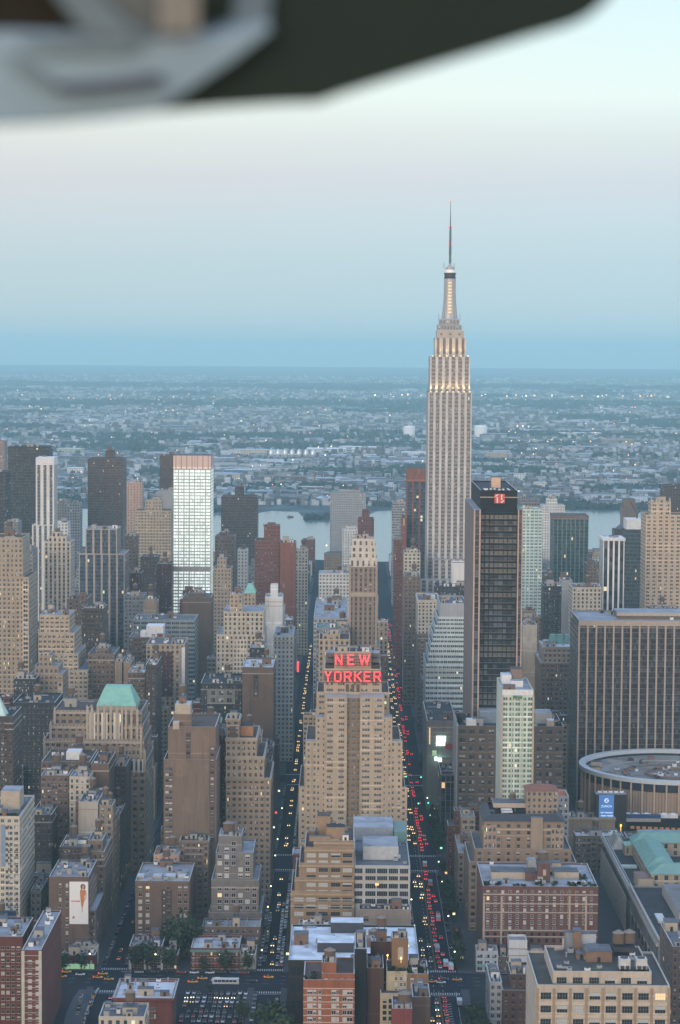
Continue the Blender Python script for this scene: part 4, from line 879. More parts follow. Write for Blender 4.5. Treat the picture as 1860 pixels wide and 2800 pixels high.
for i, (u0, w0) in enumerate(((.10,.045),(.16,.03),(.20,.045),(.28,.05),(.345,.04),(.40,.045),(.455,.045),(.51,.05))):
    poly('poster_text', [(u0,.525),(u0+w0,.525),(u0+w0,.553+.012*(i % 2)),(u0,.553)], redp, .02)
st_ = [(.215+.10*(1 if k % 2 == 0 else .42)*math.sin(k*math.pi/5), .16+.10*(1 if k % 2 == 0 else .42)*math.cos(k*math.pi/5)*SX/SZ) for k in range(10)]
poly('star', st_, redp, .02)
# low houses on the near avenue, left
r = B('rowhouse', 'low red brick corner house with grey roof and green lit shopfront', 'red corner shop', 'building', fac((.23,.075,.05), 0), [(169,260,2617,1178.5,10.5)], LIGHT, 3, False)
D = 1178.5; X = span(r['x0'], r['x1'], 6, .6)
windows(r, X, D, [P(200,py,D).z for py in (2634,2648,2662)], 1.0, 1.6, stone_s and concrete, random.Random(3), .2)
a, b = P(169,2666,D), P(260,2672,D); m = MB(); m.box(a.x, b.x, D-1.6, D-.01, a.z-1.2, a.z, 0, 0, bottom=True); m.build('awning', flat('awning_green', (.02,.10,.05), .7), r['root'])
m = MB(); m.box(a.x+.4, b.x-.4, D-.2, D-.05, .5, 3.2, 0, 0); m.build('shopfront', flat('shop_glow', (.2,.3,.2), .5, emit=(.55,1,.6), es=.35, noise=.5, scale=1.2), r['root'])
for px_ in (181, 240): q = P(px_,2669,D); m = MB(); m.box(q.x-1.0, q.x+1.0, D-1.9, D-1.62, q.z-.4, q.z+.6, 0, 0, bottom=True); m.build('lamp', flat('green_lamp', (.6,.8,.5), .4, emit=(.72,1,.55), es=3), r['root'])
r = B('rowhouse', 'narrow white house with black fire escape beside red corner shop', None, 'building', fac((.62,.60,.56), 0), [(134,168.5,2620,1179,10)], GREY, 1, False)
D = 1179; X = span(r['x0'], r['x1'], 2, .8); windows(r, X, D, [P(150,py,D).z for py in (2635,2650,2664)], 1.2, 1.9, black, random.Random(3), .1)
m = MB()
for k, py in enumerate((2638, 2653, 2667)):
    z_ = P(150,py,D).z; m.box(X[0]-1, X[1]+1, D-1.4, D-.3, z_-.1, z_, 0, 0, bottom=True); m.bar((X[0]-1, D-1.4, z_+.9), (X[1]+1, D-1.4, z_+.9), .08)
    if k: m.bar((X[0]+.3, D-1.0, z_), (X[1]-.3, D-1.0, P(150,(2638,2653,2667)[k-1],D).z), .25)
m.build('fire_escape', black, r['root'])
B('rowhouse', 'small cream house with white roof behind red corner shop', None, 'building', S_cream, [(197,268,2592,1190,5.5)], WHITE, 3, False, blank='W')
# brick slab wings at bottom left
r = B('apartment_building', 'red brick apartment slab with pale roof rim at the bottom left corner', 'corner brick slab', 'building', fac((.23,.075,.055), 0),
   [(-60,62,2566,1080,38,fac((.23,.075,.055), 0)),(60,113,2602,1042,75,fac((.23,.075,.055), 0))], LIGHT, 4, False, rings=True)
D = 1080; windows(r, [P(px_,2600,D).x for px_ in (8, 22, 36, 51)], D, [P(20,2590+17.4*k,D).z-1.2 for k in range(12)], 1.7, 1.7, creamm, random.Random(6), .5, 0, 2, 1, limit=48)
D = 1042; windows(r, [P(px_,2600,D).x for px_ in (82, 103)], D, [P(80,2628+17.4*k,D).z-1.2 for k in range(11)], 1.9, 1.7, creamm, random.Random(7), .6, 0, 2, 1, limit=22)
for k in range(12):
    z_ = P(80,2612+17.4*k,D).z; m = MB(); m.box(P(60,2600,D).x, P(113,2600,D).x, D-.12, D-.02, z_-.25, z_, 0, 0, bottom=True); m.build('slab_edge', stone_s, r['root'])
for px_ in (63, 110): q = P(px_,2600,D); m = MB(); m.box(q.x-.7, q.x+.7, D-.14, D-.015, 0, q.z, 0, 0); m.build('pale_strip', flat('pale_strip', (.45,.46,.38), .8), r['root'])
# ------------------------------------------------------------------ block right of the 36th-street canyon
r = B('apartment_building', 'brown brick building with planted white topped roof right of canyon street', 'planted roof building', 'building', fac((.215,.15,.115), 0), [(370,518,2414,1216,45)], LIGHT, 5, True)
D = 1216; windows(r, [P(px_,2414,D).x for px_ in (384, 404, 461, 492, 508)], D, [P(400,2427+18.5*k,D).z-1.2 for k in range(8)], 2.0, 2.0, creamm, random.Random(11), .55, .02, 2, 1)
panel(r, 442, 470, 2432, 2580, 1216, fac((.12,.085,.07), .35, .45, 3.2, 3.5, 1, br=.5), 'recessed_bay', .2)
for px_, w_ in ((374, 20), (418, 24), (450, 30), (486, 22)):
    a_ = P(px_,2404,1222); pbox(r, 'roof_hut', px_, px_+w_, 2396, 1226, 7, [creamm if w_ < 25 else flat('greenish', (.3,.35,.27), .8), roofm(WHITE)], zb=P(px_,2414,1216).z+.01)
r = B('loft_building', 'brown building with layered white cornice behind planted roof building', None, 'building', S_brown2, [(491,570,2302,1282,22)], BRN, 2, True, cornice=True)
B('loft_building', 'pinkish building with white gable left of the layered cornice building', None, 'building', S_peach, [(420,490,2342,1270,24)], WHITE, 3, True)
r = B('apartment_building', 'grey stepped apartment house with pale window frames and cream roof tank', 'grey stepped house', 'building', fac((.24,.225,.215), 0),
   [(571,716,2500,1230,44),(578,708,2410,1231.5,40),(590,693,2335,1233,34),(598,662,2290,1235,22)], LIGHT, 2, False)
rg = random.Random(21)
zz_ = [P(600,2312+17.2*k,1230).z-1 for k in range(13)]
def sk(x_, z_):
    return rg.random() < .18
for (xl, xr, D, lo, hi) in ((600,660,1234.8,2296,2330),(592,692,1232.8,2337,2405),(580,707,1231.3,2412,2495),(573,715,1229.8,2503,2570)):
    z_ = [q_ for q_ in zz_ if P(600,hi,1230).z-1 < q_ < P(600,lo,1230).z-2]
    windows(r, [P(px_,2400,D).x for px_ in range(582, 716, 19) if xl+6 < px_ < xr-6], D+.18, z_, 2.4, 2.2, whitem, rg, .4, .01, 2, 1, skip=sk, limit=60)
water_tank(r['root'], P(624,2284,1240).x, 1243, P(624,2290,1235).z, 3.0, 4.0)
pbox(r, 'penthouse', 600, 640, 2284, 1237, 12, [creamm, roofm(LIGHT)], zb=P(600,2290,1235).z+.01)
r = B('rowhouse', 'pair of brick houses with big white framed windows under bay fronts', 'bay front houses', 'building', fac((.20,.085,.065), 0), [(353,444,2592,1180,24)], GREY, 4, False)
D = 1180; windows(r, [P(px_,2600,D).x for px_ in (366, 381, 408, 425, 436)], D, [P(400,py,D).z for py in (2612,2632,2652)], 2.2, 2.5, whitem, random.Random(12), .3, .02, 2, 2)
m = MB(); m.box(r['x0']-.3, r['x1']+.3, D-.7, D-.05, r['z']-1.2, r['z']-.2, 0, 0, bottom=True); m.build('cornice', brickm, r['root'])
for px_ in (356, 397, 443): q = P(px_,2600,D); m = MB(); m.box(q.x-.6, q.x+.6, D-.4, D-.05, 0, q.z-1.2, 0, 0); m.build('pilaster', whitem, r['root'])
r = B('rowhouse', 'small brick house with dark roof between bay front houses and trees', None, 'building', fac((.19,.08,.06), 0), [(445,487,2617,1181,20)], TAR, 2, False)
windows(r, span(r['x0'], r['x1'], 4, .5), 1181, [P(460,py,1181).z for py in (2632,2648)], 1.1, 1.7, creamm, random.Random(2), .3)
r = B('rowhouse', 'row of red brick houses with green cornice and white roof', 'green cornice row', 'building', fac((.25,.08,.06), 0), [(522,655,2598,1180,26)], WHITE, 5, False)
D = 1180; windows(r, span(r['x0'], r['x1'], 13, .5), D, [P(560,py,D).z for py in (2612,2627,2642,2657)], 1.0, 1.7, creamm, random.Random(14), .25, .01)
m = MB(); m.box(r['x0']-.3, r['x1']+.3, D-.8, D-.05, r['z']-1.0, r['z']+.2, 0, 0, bottom=True); m.build('cornice', copper_d, r['root'])
for k in range(1, 4): q = P(522,2603+15*k,D); m = MB(); m.box(r['x0'], r['x1'], D-.16, D-.05, q.z-.15, q.z+.15, 0, 0, bottom=True); m.build('belt_course', creamm, r['root'])
for xx in span(r['x0'], r['x1'], 5, 1): 
    m = MB(); m.box(xx-2, xx+2, D-1.2, D-.05, 2.6, 3.3, 0, 0, bottom=True); m.build('awning', flat('awning_red', (.30,.05,.04), .7), r['root'])
B('rowhouse', 'low cream walled house right of green cornice row', None, 'building', S_cream, [(656,700,2612,1182,20)], TAR, 2, False, blank='WS')
B('loft_building', 'long low building with cluttered white roof behind green cornice row', None, 'building', S_brown, [(553,712,2538,1208,18)], LIGHT, 6, True)
B('apartment_building', 'low brick building behind the trees left of green cornice row', None, 'building', S_brown, [(440,520,2560,1204,16)], GREY, 3)
# ------------------------------------------------------------------ block of the red sign hotel
r = B('loft_building', 'golden tan loft building with setbacks and rooftop water tank', 'golden loft', 'building', fac((.35,.245,.15), 0),
  [(795,969,2442,1192,50),(806,969,2404,1193,46),(818,969,2364,1194,42),(833,969,2322,1195,38),(858,969,2302,1196,34)], BRN, 2, False, cornice=False)
rg = random.Random(31)
rows = [(2332,2360,1194.9,836),(2370,2400,1193.9,820),(2412,2438,1192.9,808),(2448,2545,1191.9,796)]
zrow = [P(900,2341+19.6*k,1192).z-1.3 for k in range(9)]
for lo, hi, D, xl in rows:
    z_ = [q_ for q_ in zrow if P(900,hi,1192).z-1.5 < q_ < P(900,lo,1192).z-.5]
    windows(r, [P(cx_,2400,D).x for cx_ in (818, 851, 884, 918, 950) if cx_-14 > xl], D+.1, z_, 4.9, 2.2, flat('gold_frame', (.26,.19,.12), .8), rg, .5, .01, 4, 2, name='window', limit=50)
for (xl, D, py) in ((858,1196,2303),(833,1195,2323),(818,1194,2365),(806,1193,2405),(795,1192,2443)):
    a_, b_ = P(xl,py,D), P(969,py,D); m = MB(); m.box(a_.x-.2, b_.x, D-.45, D-.02, a_.z-.9, a_.z, 0, 0, bottom=True); m.build('cornice', flat('gold_trim', (.36,.275,.185), .8), r['root'])
zt = P(900,2302,1196).z
pbox(r, 'penthouse', 868, 904, 2232, 1210, 12, [flat('gold_block', (.29,.20,.125), .85), roofm(BRN)], zb=zt+.01)
pbox(r, 'penthouse', 893, 943, 2262, 1200, 9, [flat('gold_block', (.29,.20,.125), .85), roofm(TAR)], zb=zt+.01)
for px_ in (855, 908): q = P(px_,2290,1206); water_tank(r['root'], q.x, 1214 if px_ > 860 else 1206, zt if px_ > 860 else zt-3, 2.2, 4.5)
pbox(r, 'penthouse', 846, 905, 2287, 1197, 4, [flat('gold_block', (.29,.20,.125), .85), roofm(GREY)], zb=zt+.01)
# modern grey-white office with strip windows
r = B('office_building', 'modern pale grey building with five rows of wide dark windows', 'strip window office', 'building', fac((.42,.43,.42), 0), [(970,1122,2372,1194,100)], GREY, 4, False, rings=True)
D = 1194
for k in range(5):
    z_ = P(1040,2372+20.7*k+3,D).z
    for i, (xl, xr) in enumerate(((970,992),(999,1028),(1031,1060),(1063,1089),(1093,1117))):
        a_, b_ = P(xl,2380,D).x, P(xr,2380,D).x
        m = MB(); m.box(a_+.1, b_-.1, D-.1, D-.005, z_-2.5, z_, 0, 0, bottom=True)
        for q_ in range(1, 5): m.box(a_+(b_-a_)*q_/5-.05, a_+(b_-a_)*q_/5+.05, D-.16, D-.1, z_-2.5, z_, 1, 1, bottom=True)
        m.build('window', [flat('glass_strip%d' % ((k*5+i) % 3), [(.018,.022,.032), (.03,.034,.045), (.024,.02,.03)][(k*5+i) % 3], .15, noise=.6, scale=.5), metal_g], r['root'])
a_ = P(1049,2420,D); m = MB(); m.box(P(1026,2420,D).x, P(1036,2420,D).x, D-.2, D-.17, P(1030,2421,D).z, P(1030,2415,D).z, 0, 0); m.build('lit_window', flat('orange_lit', (.6,.3,.1), .5, emit=(1,.45,.12), es=1.5), r['root'])
zt = r['z']
pbox(r, 'penthouse', 993, 1090, 2314, 1212, 26, [flat('lightgrey_panel', (.42,.44,.45), .6), roofm(LIGHT)], zb=zt+.01)
pbox(r, 'penthouse', 967, 1076, 2262, 1262, 30, [flat('greyblue', (.28,.31,.34), .6), roofm((.34,.37,.42))], zb=zt+.01)
pbox(r, 'penthouse', 1025, 1087, 2298, 1242, 10, [flat('lightgrey_panel', (.42,.44,.45), .6), roofm(LIGHT)], zb=zt+.01)
pbox(r, 'roof_deck', 1078, 1114, 2275, 1255, 30, [copper_d, flat('teal_deck', (.16,.25,.23), .8)], zb=zt+.01)
B('garage', 'low plain concrete building in front of strip window office', None, 'building', fac((.33,.28,.24), 0), [(981,1124,2492,1180.5,12)], TAR, 3, False)
pbox(ALL[-1], 'roof_slab', 990, 1080, 2483, 1183, 7, [metal_d, roofm(TAR)], zb=ALL[-1]['z']+.01)
m = MB()
for k in range(3): q = P(996+5*k,2508,1180.5); m.box(q.x-.35, q.x+.35, 1180.35, 1180.48, q.z-2.0, q.z+.4, 0, 0, bottom=True)
m.build('window', glass_d, ALL[-1]['root'])
# hotel with the red sign
ny = [(817,1109,2155,1345,70,S_nyh1),(832,1101,2092,1348,64,S_nyh1),(836,1097,2030,1350,58,S_nyh1),(863,1067,1963,1353,52,S_nyh),(866,1065,1897,1357,46,S_nyh),(886,1044,1862,1359,40,S_nyh),(887,1042,1832,1360,38,S_nyb),(914,1016,1786,1366,26,S_nyb)]
ny = [t_ if isinstance(t_, tuple) else t_ for t_ in ny]
NY = B('hotel', 'massive tan stepped hotel tower carrying the red rooftop letters', 'red sign hotel', 'hotel', S_nyh, ny, BRN, 2, False, seed=77, bm=creamm)
r = NY
def nybox(name, xl, xr, yt, yb, D, Dback, style):
    a_, b_ = P(xl,yt,D), P(xr,yb,D); m = MB(); m.box(a_.x, b_.x, D, Dback-.01, max(0, b_.z) if yb < 2700 else 0, a_.z, 0, 1, style.bay, style.fl); return m.build(name, [style.mat, concrete], r['root'])
for xl, xr in ((888, 943), (985, 1043)): nybox('front_wing', xl, xr, 1908, 3000, 1343.6, 1345, S_nyh) if False else None
# projecting front wings, widest lowest, with the darker recessed bay between them
nybox('front_wing', 888, 943.5, 1906, 2800, 1341, 1357, S_nyh); nybox('front_wing', 985, 1044, 1906, 2800, 1341, 1357, S_nyh)
nybox('front_wing', 864, 887.8, 1962, 2800, 1341.4, 1353, S_nyh1); nybox('front_wing', 1044.2, 1066, 1962, 2800, 1341.4, 1353, S_nyh1)
nybox('front_wing', 836, 863.8, 2027, 2800, 1341.8, 1350, S_nyh1); nybox('front_wing', 1066.2, 1094, 2027, 2800, 1341.8, 1350, S_nyh1)
nybox('front_wing', 818, 835.8, 2153, 2800, 1342.2, 1345, S_nyh1); nybox('front_wing', 1094.2, 1108, 2153, 2800, 1342.2, 1345, S_nyh1)
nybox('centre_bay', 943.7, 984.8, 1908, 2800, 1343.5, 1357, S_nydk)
for px_ in (895, 905, 928, 934): pass
# arches under the sign
a_ = P(950,1872,1359)
for px_ in (950, 964.5, 979):
    q0, q1 = P(px_-4,1874,1359), P(px_+4,1903,1359); m = MB(); m.box(q0.x, q1.x, 1358.5, 1358.98, q1.z, q0.z, 0, 0, bottom=True)
    xm = (q0.x+q1.x)/2; rr = (q1.x-q0.x)/2
    m.face([(xm-rr, 1358.5, q0.z)]+[(xm-rr*math.cos(t_*math.pi/8), 1358.5, q0.z+rr*math.sin(t_*math.pi/8)) for t_ in range(1, 8)]+[(xm+rr, 1358.5, q0.z)][::1], 0)
    m.build('arched_window', flat('arch_shadow', (.10,.075,.06), .7), r['root'])  # dark brown face of the arched windows
for xl, xr in ((891, 913), (1017, 1038)):
    for k, yt in enumerate((1786, 1802)): pbox(r, 'louvre_block', xl, xr, yt, 1368+k*-.4, 14, [flat('louvre', (.12,.095,.08), .7), roofm(LIGHT)], h=2.2)
pbox(r, 'louvre_block', 890, 913, 1818, 1367, 16, [flat('louvre2', (.05,.045,.045), .7), roofm(TAR)], zb=P(900,1832,1360).z+.01); pbox(r, 'louvre_block', 1017, 1039, 1818, 1367, 16, [flat('louvre2', (.05,.045,.045), .7), roofm(TAR)], zb=P(900,1832,1360).z+.01)
pbox(r, 'penthouse', 945, 1008, 1779, 1374, 12, [flat('louvre2', (.05,.045,.045), .7), roofm(TAR)], zb=P(960,1786,1366).z+.01)
# red letters: one mesh each, on a steel frame
GL = {'N': [[(0,0),(0,6),(4,0),(4,6)]], 'E': [[(3.6,6),(0,6),(0,0),(3.6,0)],[(0,3.1),(3.2,3.1)]], 'W': [[(0,6),(1.2,0),(2.6,5.6),(4,0),(5.2,6)]],
      'Y': [[(0,6),(2.1,2.8),(2.1,0)],[(4.2,6),(2.1,2.8)]], 'O': [[(.9,0),(3.1,0),(4,.9),(4,5.1),(3.1,6),(.9,6),(0,5.1),(0,.9),(.9,0)]],
      'R': [[(0,0),(0,6),(2.9,6),(3.7,5.2),(3.7,3.7),(2.9,2.9),(0,2.9)],[(2.0,2.9),(3.9,0)]], 'K': [[(0,0),(0,6)],[(3.8,6),(0,2.7)],[(1.2,3.6),(4,0)]]}
neon = flat('neon_red', (.7,.1,.1), .5, noise=0, emit=(1,.065,.085), es=1.25)
sg = thing('rooftop_sign', 'big glowing red letters reading NEW YORKER on the tan stepped hotel', 'sign', tuple(P(966,1850,1356)))
def word(txt, pxs, yt, yb, D):
    for ch, (xl, xr) in zip(txt, pxs):
        a_, b_ = P(xl,yt,D), P(xr,yb,D); ww = max(p[0] for s_ in GL[ch] for p in s_); m = MB()
        for s_ in GL[ch]:
            for p, q in zip(s_, s_[1:]):
                A = Vector((a_.x+(b_.x-a_.x)*p[0]/ww, D, b_.z+(a_.z-b_.z)*p[1]/6)); Bq = Vector((a_.x+(b_.x-a_.x)*q[0]/ww, D, b_.z+(a_.z-b_.z)*q[1]/6))
                e = (Bq-A).normalized()*.36; m.bar(A-e, Bq+e, .82)
        m.build('letter', neon, sg)
word('NEW', [(918.5,934.5),(952.5,967),(984,1009.5)], 1791, 1816.5, 1362)
word('YORKER', [(890,904.5),(916,932),(943,960),(971,988),(997,1011.5),(1024,1040.5)], 1837.5, 1862.5, 1356.6)
m = MB()
for (xl, xr, yt, yb, D) in ((914,1015,1788,1819,1362.8),(886,1044,1834,1866,1357.4)):
    n_ = 5
    for k in range(n_): q0, q1 = P(xl,yt+(yb-yt)*k/(n_-1),D), P(xr,yt+(yb-yt)*k/(n_-1),D); m.bar(q0, q1, .28)
    for k in range(14): px_ = xl+(xr-xl)*k/13; m.bar(P(px_,yt,D), P(px_,yb,D), .22); 
    for k in range(0, 14, 3): px_ = xl+(xr-xl)*k/13; m.bar(P(px_,yt,D), P(px_,yb,D)+Vector((0, 2.4, 0)), .2)
m.build('sign_frame', flat('rust_frame', (.07,.05,.05), .8), sg)
m = MB(); q0, q1 = P(888,1838,1358.7), P(1042,1863,1358.7); m.box(q0.x, q1.x, 1358.2, 1358.9, q1.z, q0.z, 0, 0, bottom=True); 
m.build('backing', flat('backing', (.20,.155,.12), .8, noise=.3), sg)
# long low department-store roofs behind
B('department_store', 'long white topped block with cluttered roof between the two streets', 'long store roof', 'building', S_greyl, [(858,952,1692,1742,120),(862,950,1672,1865,100)], LIGHT, 9, True)
B('office_building', 'white cream building with dark windows behind the long store roof', None, 'building', S_white, [(872,956,1570,2260,30)], LIGHT, 3, False)
B('office_building', 'low grey building with teal roof behind pale pier building', None, 'building', S_grey, [(864,955,1722,1640,36)], (.16,.24,.23), 5, True)
# ------------------------------------------------------------------ bottom centre, west of the near avenue
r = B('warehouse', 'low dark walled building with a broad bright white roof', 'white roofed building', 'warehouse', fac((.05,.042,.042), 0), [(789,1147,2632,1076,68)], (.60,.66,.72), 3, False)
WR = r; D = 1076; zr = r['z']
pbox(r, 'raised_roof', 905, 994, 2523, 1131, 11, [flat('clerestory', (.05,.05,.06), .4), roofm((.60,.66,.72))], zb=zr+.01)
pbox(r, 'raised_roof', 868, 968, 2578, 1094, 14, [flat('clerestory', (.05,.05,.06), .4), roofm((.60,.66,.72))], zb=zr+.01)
q = P(912,2560,1112)
for k in range(3): ac_unit(r['root'], q.x-4+k*4.2, 1112+(k % 2)*3, zr, 3.0, 2.6)
q = P(1024,2548,1118); water_tank(r['root'], q.x, 1118, zr, 3.0, 2.6)
q = P(1001,2560,1108); m = MB(); m.box(q.x-1, q.x+4, 1104, 1110, zr, zr+4.5, 0, 1); m.build('bulkhead', [brickm, tankcone], r['root'])
for k in range(5):
    a_, b_ = P(795+18*k,2650,D).x, P(809+18*k,2650,D).x
    for z_ in (zr-6, zr-14, zr-22): m = MB(); m.box(a_, b_, D-.15, D-.02, z_, z_+3.4, 0, 0, bottom=True); m.build('window', glass_d, r['root'])
r = B('apartment_building', 'orange red brick apartment house with pale floor bands, bottom centre', 'orange brick house', 'building', fac((.40,.145,.07), 0), [(830,970,2684,1030,32),(880,970,2668,1032,28),(880,920,2636,1034,14)], BRN, 3, False)
D = 1030; rg = random.Random(41)
zs = [P(900,2713+18.6*k,D).z-.9 for k in range(6)]
for px_, w_ in ((848,2.4),(861,1.3),(875,1.3),(913,2.0),(924,1.1),(943,1.9),(957,2.6)):
    windows(r, [P(px_,2700,D).x], D, zs, w_, 1.9, whitem, rg, .75, 0, 2, 1)
windows(r, [P(px_,2680,1032).x for px_ in (892,909,935,955)], 1032, [P(900,2680,1032).z-1.2], 1.5, 1.9, whitem, rg, .3)
for k in range(6):
    q = P(830,2702+18.6*k,D); m = MB(); m.box(r['x0'], r['x1'], D-.14, D-.02, q.z-.16, q.z+.16, 0, 0, bottom=True); m.build('belt_course', flat('pale_stone', (.55,.47,.38), .8), r['root'])
q = P(902,2632,1040); water_tank(r['root'], q.x, 1040, P(900,2636,1034).z, 2.6, 2.6)
def shrubs(root, x0, x1, y0, y1, z, n, seed, hgt=1.8):
    rg = random.Random(seed)
    for i in range(n):
        cx, cy = rg.uniform(x0, x1), rg.uniform(y0, y1); b_ = MB()
        for k in range(70):
            p = Vector((cx+rg.gauss(0, .6), cy+rg.gauss(0, .6), z+rg.uniform(.1, hgt))); d = Vector((rg.uniform(-1,1), rg.uniform(-1,1), rg.uniform(-.2,1))).normalized()*.3; e = d.cross(Vector((.3,.5,.8))).normalized()*.25
            b_.face([p-d-e, p+d-e, p+d+e, p-d+e])
        b_.build('roof_shrub', leafm[i % 3], root)
zt = P(850,2684,1030).z; shrubs(r['root'], P(834,2684,1030).x, P(872,2684,1030).x, 1031, 1044, zt, 5, 5)
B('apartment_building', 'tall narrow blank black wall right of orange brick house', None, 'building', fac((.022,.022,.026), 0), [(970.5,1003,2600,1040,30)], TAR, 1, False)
B('apartment_building', 'plain dark brown brick house between black wall and cream terrace house', None, 'building', fac((.15,.075,.055), 0), [(1003.5,1050,2652,1044,26)], BRN, 3, False)
r = B('apartment_building', 'cream and brown house with planted roof terraces and arched tower', 'cream terrace house', 'building', fac((.48,.41,.27), 0),
   [(1040,1103,2722,1038,20),(1057,1113,2662,1046,22),(1072,1117,2570,1054,13,fac((.32,.19,.10), 0))], BRN, 2, False)
r2 = B('apartment_building', 'tan brick wing with roof garden right of cream terrace house', None, 'building', fac((.34,.20,.105), 0), [(1113.5,1172,2668,1046,24)], BRN, 2, False)
D = 1038; windows(r, [P(px_,2740,D).x for px_ in (1052,1068)], D, [P(1050,2737+16*k,D).z-.9 for k in range(5)], 1.7, 1.8, black, random.Random(1), .2)
D = 1046; windows(r, [P(px_,2680,D).x for px_ in (1083,1097,1107)], D, [P(1080,2676+16*k,D).z-.8 for k in range(4)], 1.2, 1.7, whitem, random.Random(2), .4)
windows(r2, [P(1127,2690,D).x], D, [P(1080,2680+17*k,D).z-.8 for k in range(4)], 1.5, 1.8, whitem, random.Random(3), .4)
D = 1054; q0, q1 = P(1088,2596,D), P(1103,2624,D); m = MB(); m.box(q0.x, q1.x, D-.2, D-.02, q1.z, q0.z, 0, 0, bottom=True); xm = (q0.x+q1.x)/2; rr = (q1.x-q0.x)/2
m.face([(xm-rr*math.cos(t_*math.pi/8), D-.2, q0.z+rr*math.sin(t_*math.pi/8)) for t_ in range(9)], 0); m.build('arched_panel', creamm, r['root'])
shrubs(r['root'], P(1060,2662,1046).x, P(1112,2662,1046).x, 1046.6, 1052, P(1080,2662,1046).z, 7, 8); shrubs(r2['root'], P(1118,2668,1046).x, P(1168,2668,1046).x, 1047, 1066, P(1120,2668,1046).z, 12, 9, 2.4)
gl = flat('garden_lamp', (.8,.6,.3), .5, emit=(1,.65,.2), es=3.5)
for px_, py_, D in ((1116,2586,1060),(1060,2612,1052),(1110,2614,1056),(1097,2620,1053)):
    q = P(px_,py_,D); m = MB(); m.cone(q.x, D, q.z-.35, q.z+.35, .38, .3, 8); m.bar((q.x, D, q.z-2.2), (q.x, D, q.z-.35), .1); m.build('garden_lamp', gl, r['root'] if px_ > 1000 else r['root'])
r = B('apartment_building', 'dark red brick penthouse block with white top behind cream terrace house', None, 'building', fac((.20,.085,.06), 0), [(1014,1072,2578,1068,10)], WHITE, 2, True)
r = B('apartment_building', 'brown brick block right of the small red building at bottom', None, 'building', fac((.22,.15,.11), 0), [(1127.5,1177,2730,1012,22)], TAR, 2, False)
r = B('rowhouse', 'small red painted building with big wooden roof tank at bottom', None, 'building', fac((.32,.08,.07), 0), [(1073,1127,2764,990,20)], BRN, 1, False)
q = P(1107,2764,995); water_tank(r['root'], q.x, 996, r['z'], 2.9, 3.8)
r = B('warehouse', 'red brick building with white patched roof beside the parked car lot', None, 'building', fac((.27,.085,.06), 0), [(308,476,2735,1062,34),(312,470,2733,1064,30)], WHITE, 6, False)
D = 1062; windows(r, [P(px_,2760,D).x for px_ in (408,416,424)], D, [P(400,2765,D).z, P(400,2784,D).z], .9, 2.0, creamm, random.Random(3), .2)
r = B('apartment_building', 'beige topped building with cluttered roof at the bottom left of centre', None, 'building', S_cream, [(270,396,2786,1000,22)], GREY, 6, True)
# ------------------------------------------------------------------ right of the wide street
r = B('office_building', 'wide brown twin slab building behind the slim green glass tower', 'brown twin slab', 'building', S_hotelpair, [(1252,1542,1990,1462,52)], TAR, 5, False, blank='N')
zt = r['z']
pbox(r, 'penthouse', 1312, 1375, 1948, 1480, 22, [flat('skylight', (.20,.25,.30), .35), roofm(LIGHT)], zb=zt+.01); pbox(r, 'penthouse', 1464, 1510, 1950, 1480, 18, [concrete, roofm(LIGHT)], zb=zt+.01)
pbox(r, 'penthouse', 1276, 1302, 1968, 1466, 8, [whitem, roofm(WHITE)], zb=zt+.01); pbox(r, 'penthouse', 1496, 1516, 1970, 1466, 8, [creamm, roofm(WHITE)], zb=zt+.01)
shrubs(r['root'], P(1256,1990,1462).x, P(1268,1990,1462).x, 1464, 1500, zt, 5, 3, 3); shrubs(r['root'], P(1520,1990,1462).x, P(1538,1990,1462).x, 1464, 1500, zt, 6, 4, 3)
m = MB(); q = P(1252,1990,1462); m.box(q.x-.7, q.x+.02, 1461.9, 1514, 0, zt+.4, 0, 0); m.build('pale_edge', concrete, r['root'])
r = B('apartment_tower', 'slim tower of green glass with cream floor bands in front of brown twin slab', 'slim green glass tower', 'tower', S_greenslim, [(1374,1459,1890,1362,52)], LIGHT, 4, False, blank='N')
pbox(r, 'penthouse', 1372, 1399, 1846, 1392, 12, [whitem, roofm(WHITE)], zb=r['z']+.01); pbox(r, 'penthouse', 1400, 1428, 1830, 1396, 14, [flat('brown_box', (.22,.16,.13), .8), roofm(BRN)], zb=r['z']+.01); pbox(r, 'penthouse', 1398, 1431, 1862, 1378, 8, [whitem, roofm(LIGHT)], zb=r['z']+.01)
m = MB(); q0, q1 = P(1374,1890,1362), P(1459,1890,1362); m.box(q0.x, q1.x, 1361.7, 1361.98, q0.z-2.4, q0.z+.9, 0, 0); m.build('top_band', whitem, r['root'])
for px_ in (1374, 1459): q = P(px_,1890,1362); m = MB(); m.box(q.x-.6, q.x+.6, 1361.5, 1361.96, 0, q.z-2.4, 0, 0); m.build('corner_pier', creamm, r['root'])
for px_ in (1401, 1430): q = P(px_,1890,1362); m = MB(); m.box(q.x-.35, q.x+.35, 1361.6, 1361.97, 0, q.z-2.4, 0, 0); m.build('mullion', flat('palegreen', (.45,.55,.42), .6), r['root'])
panel(r, 1402, 1429, 1893, 1912, 1362, fac((.22,.33,.22), .9, .8, 3, 3, 1, gd=(.1,.2,.12), gl=(.2,.35,.2), br=.4), 'green_glazing', .2)
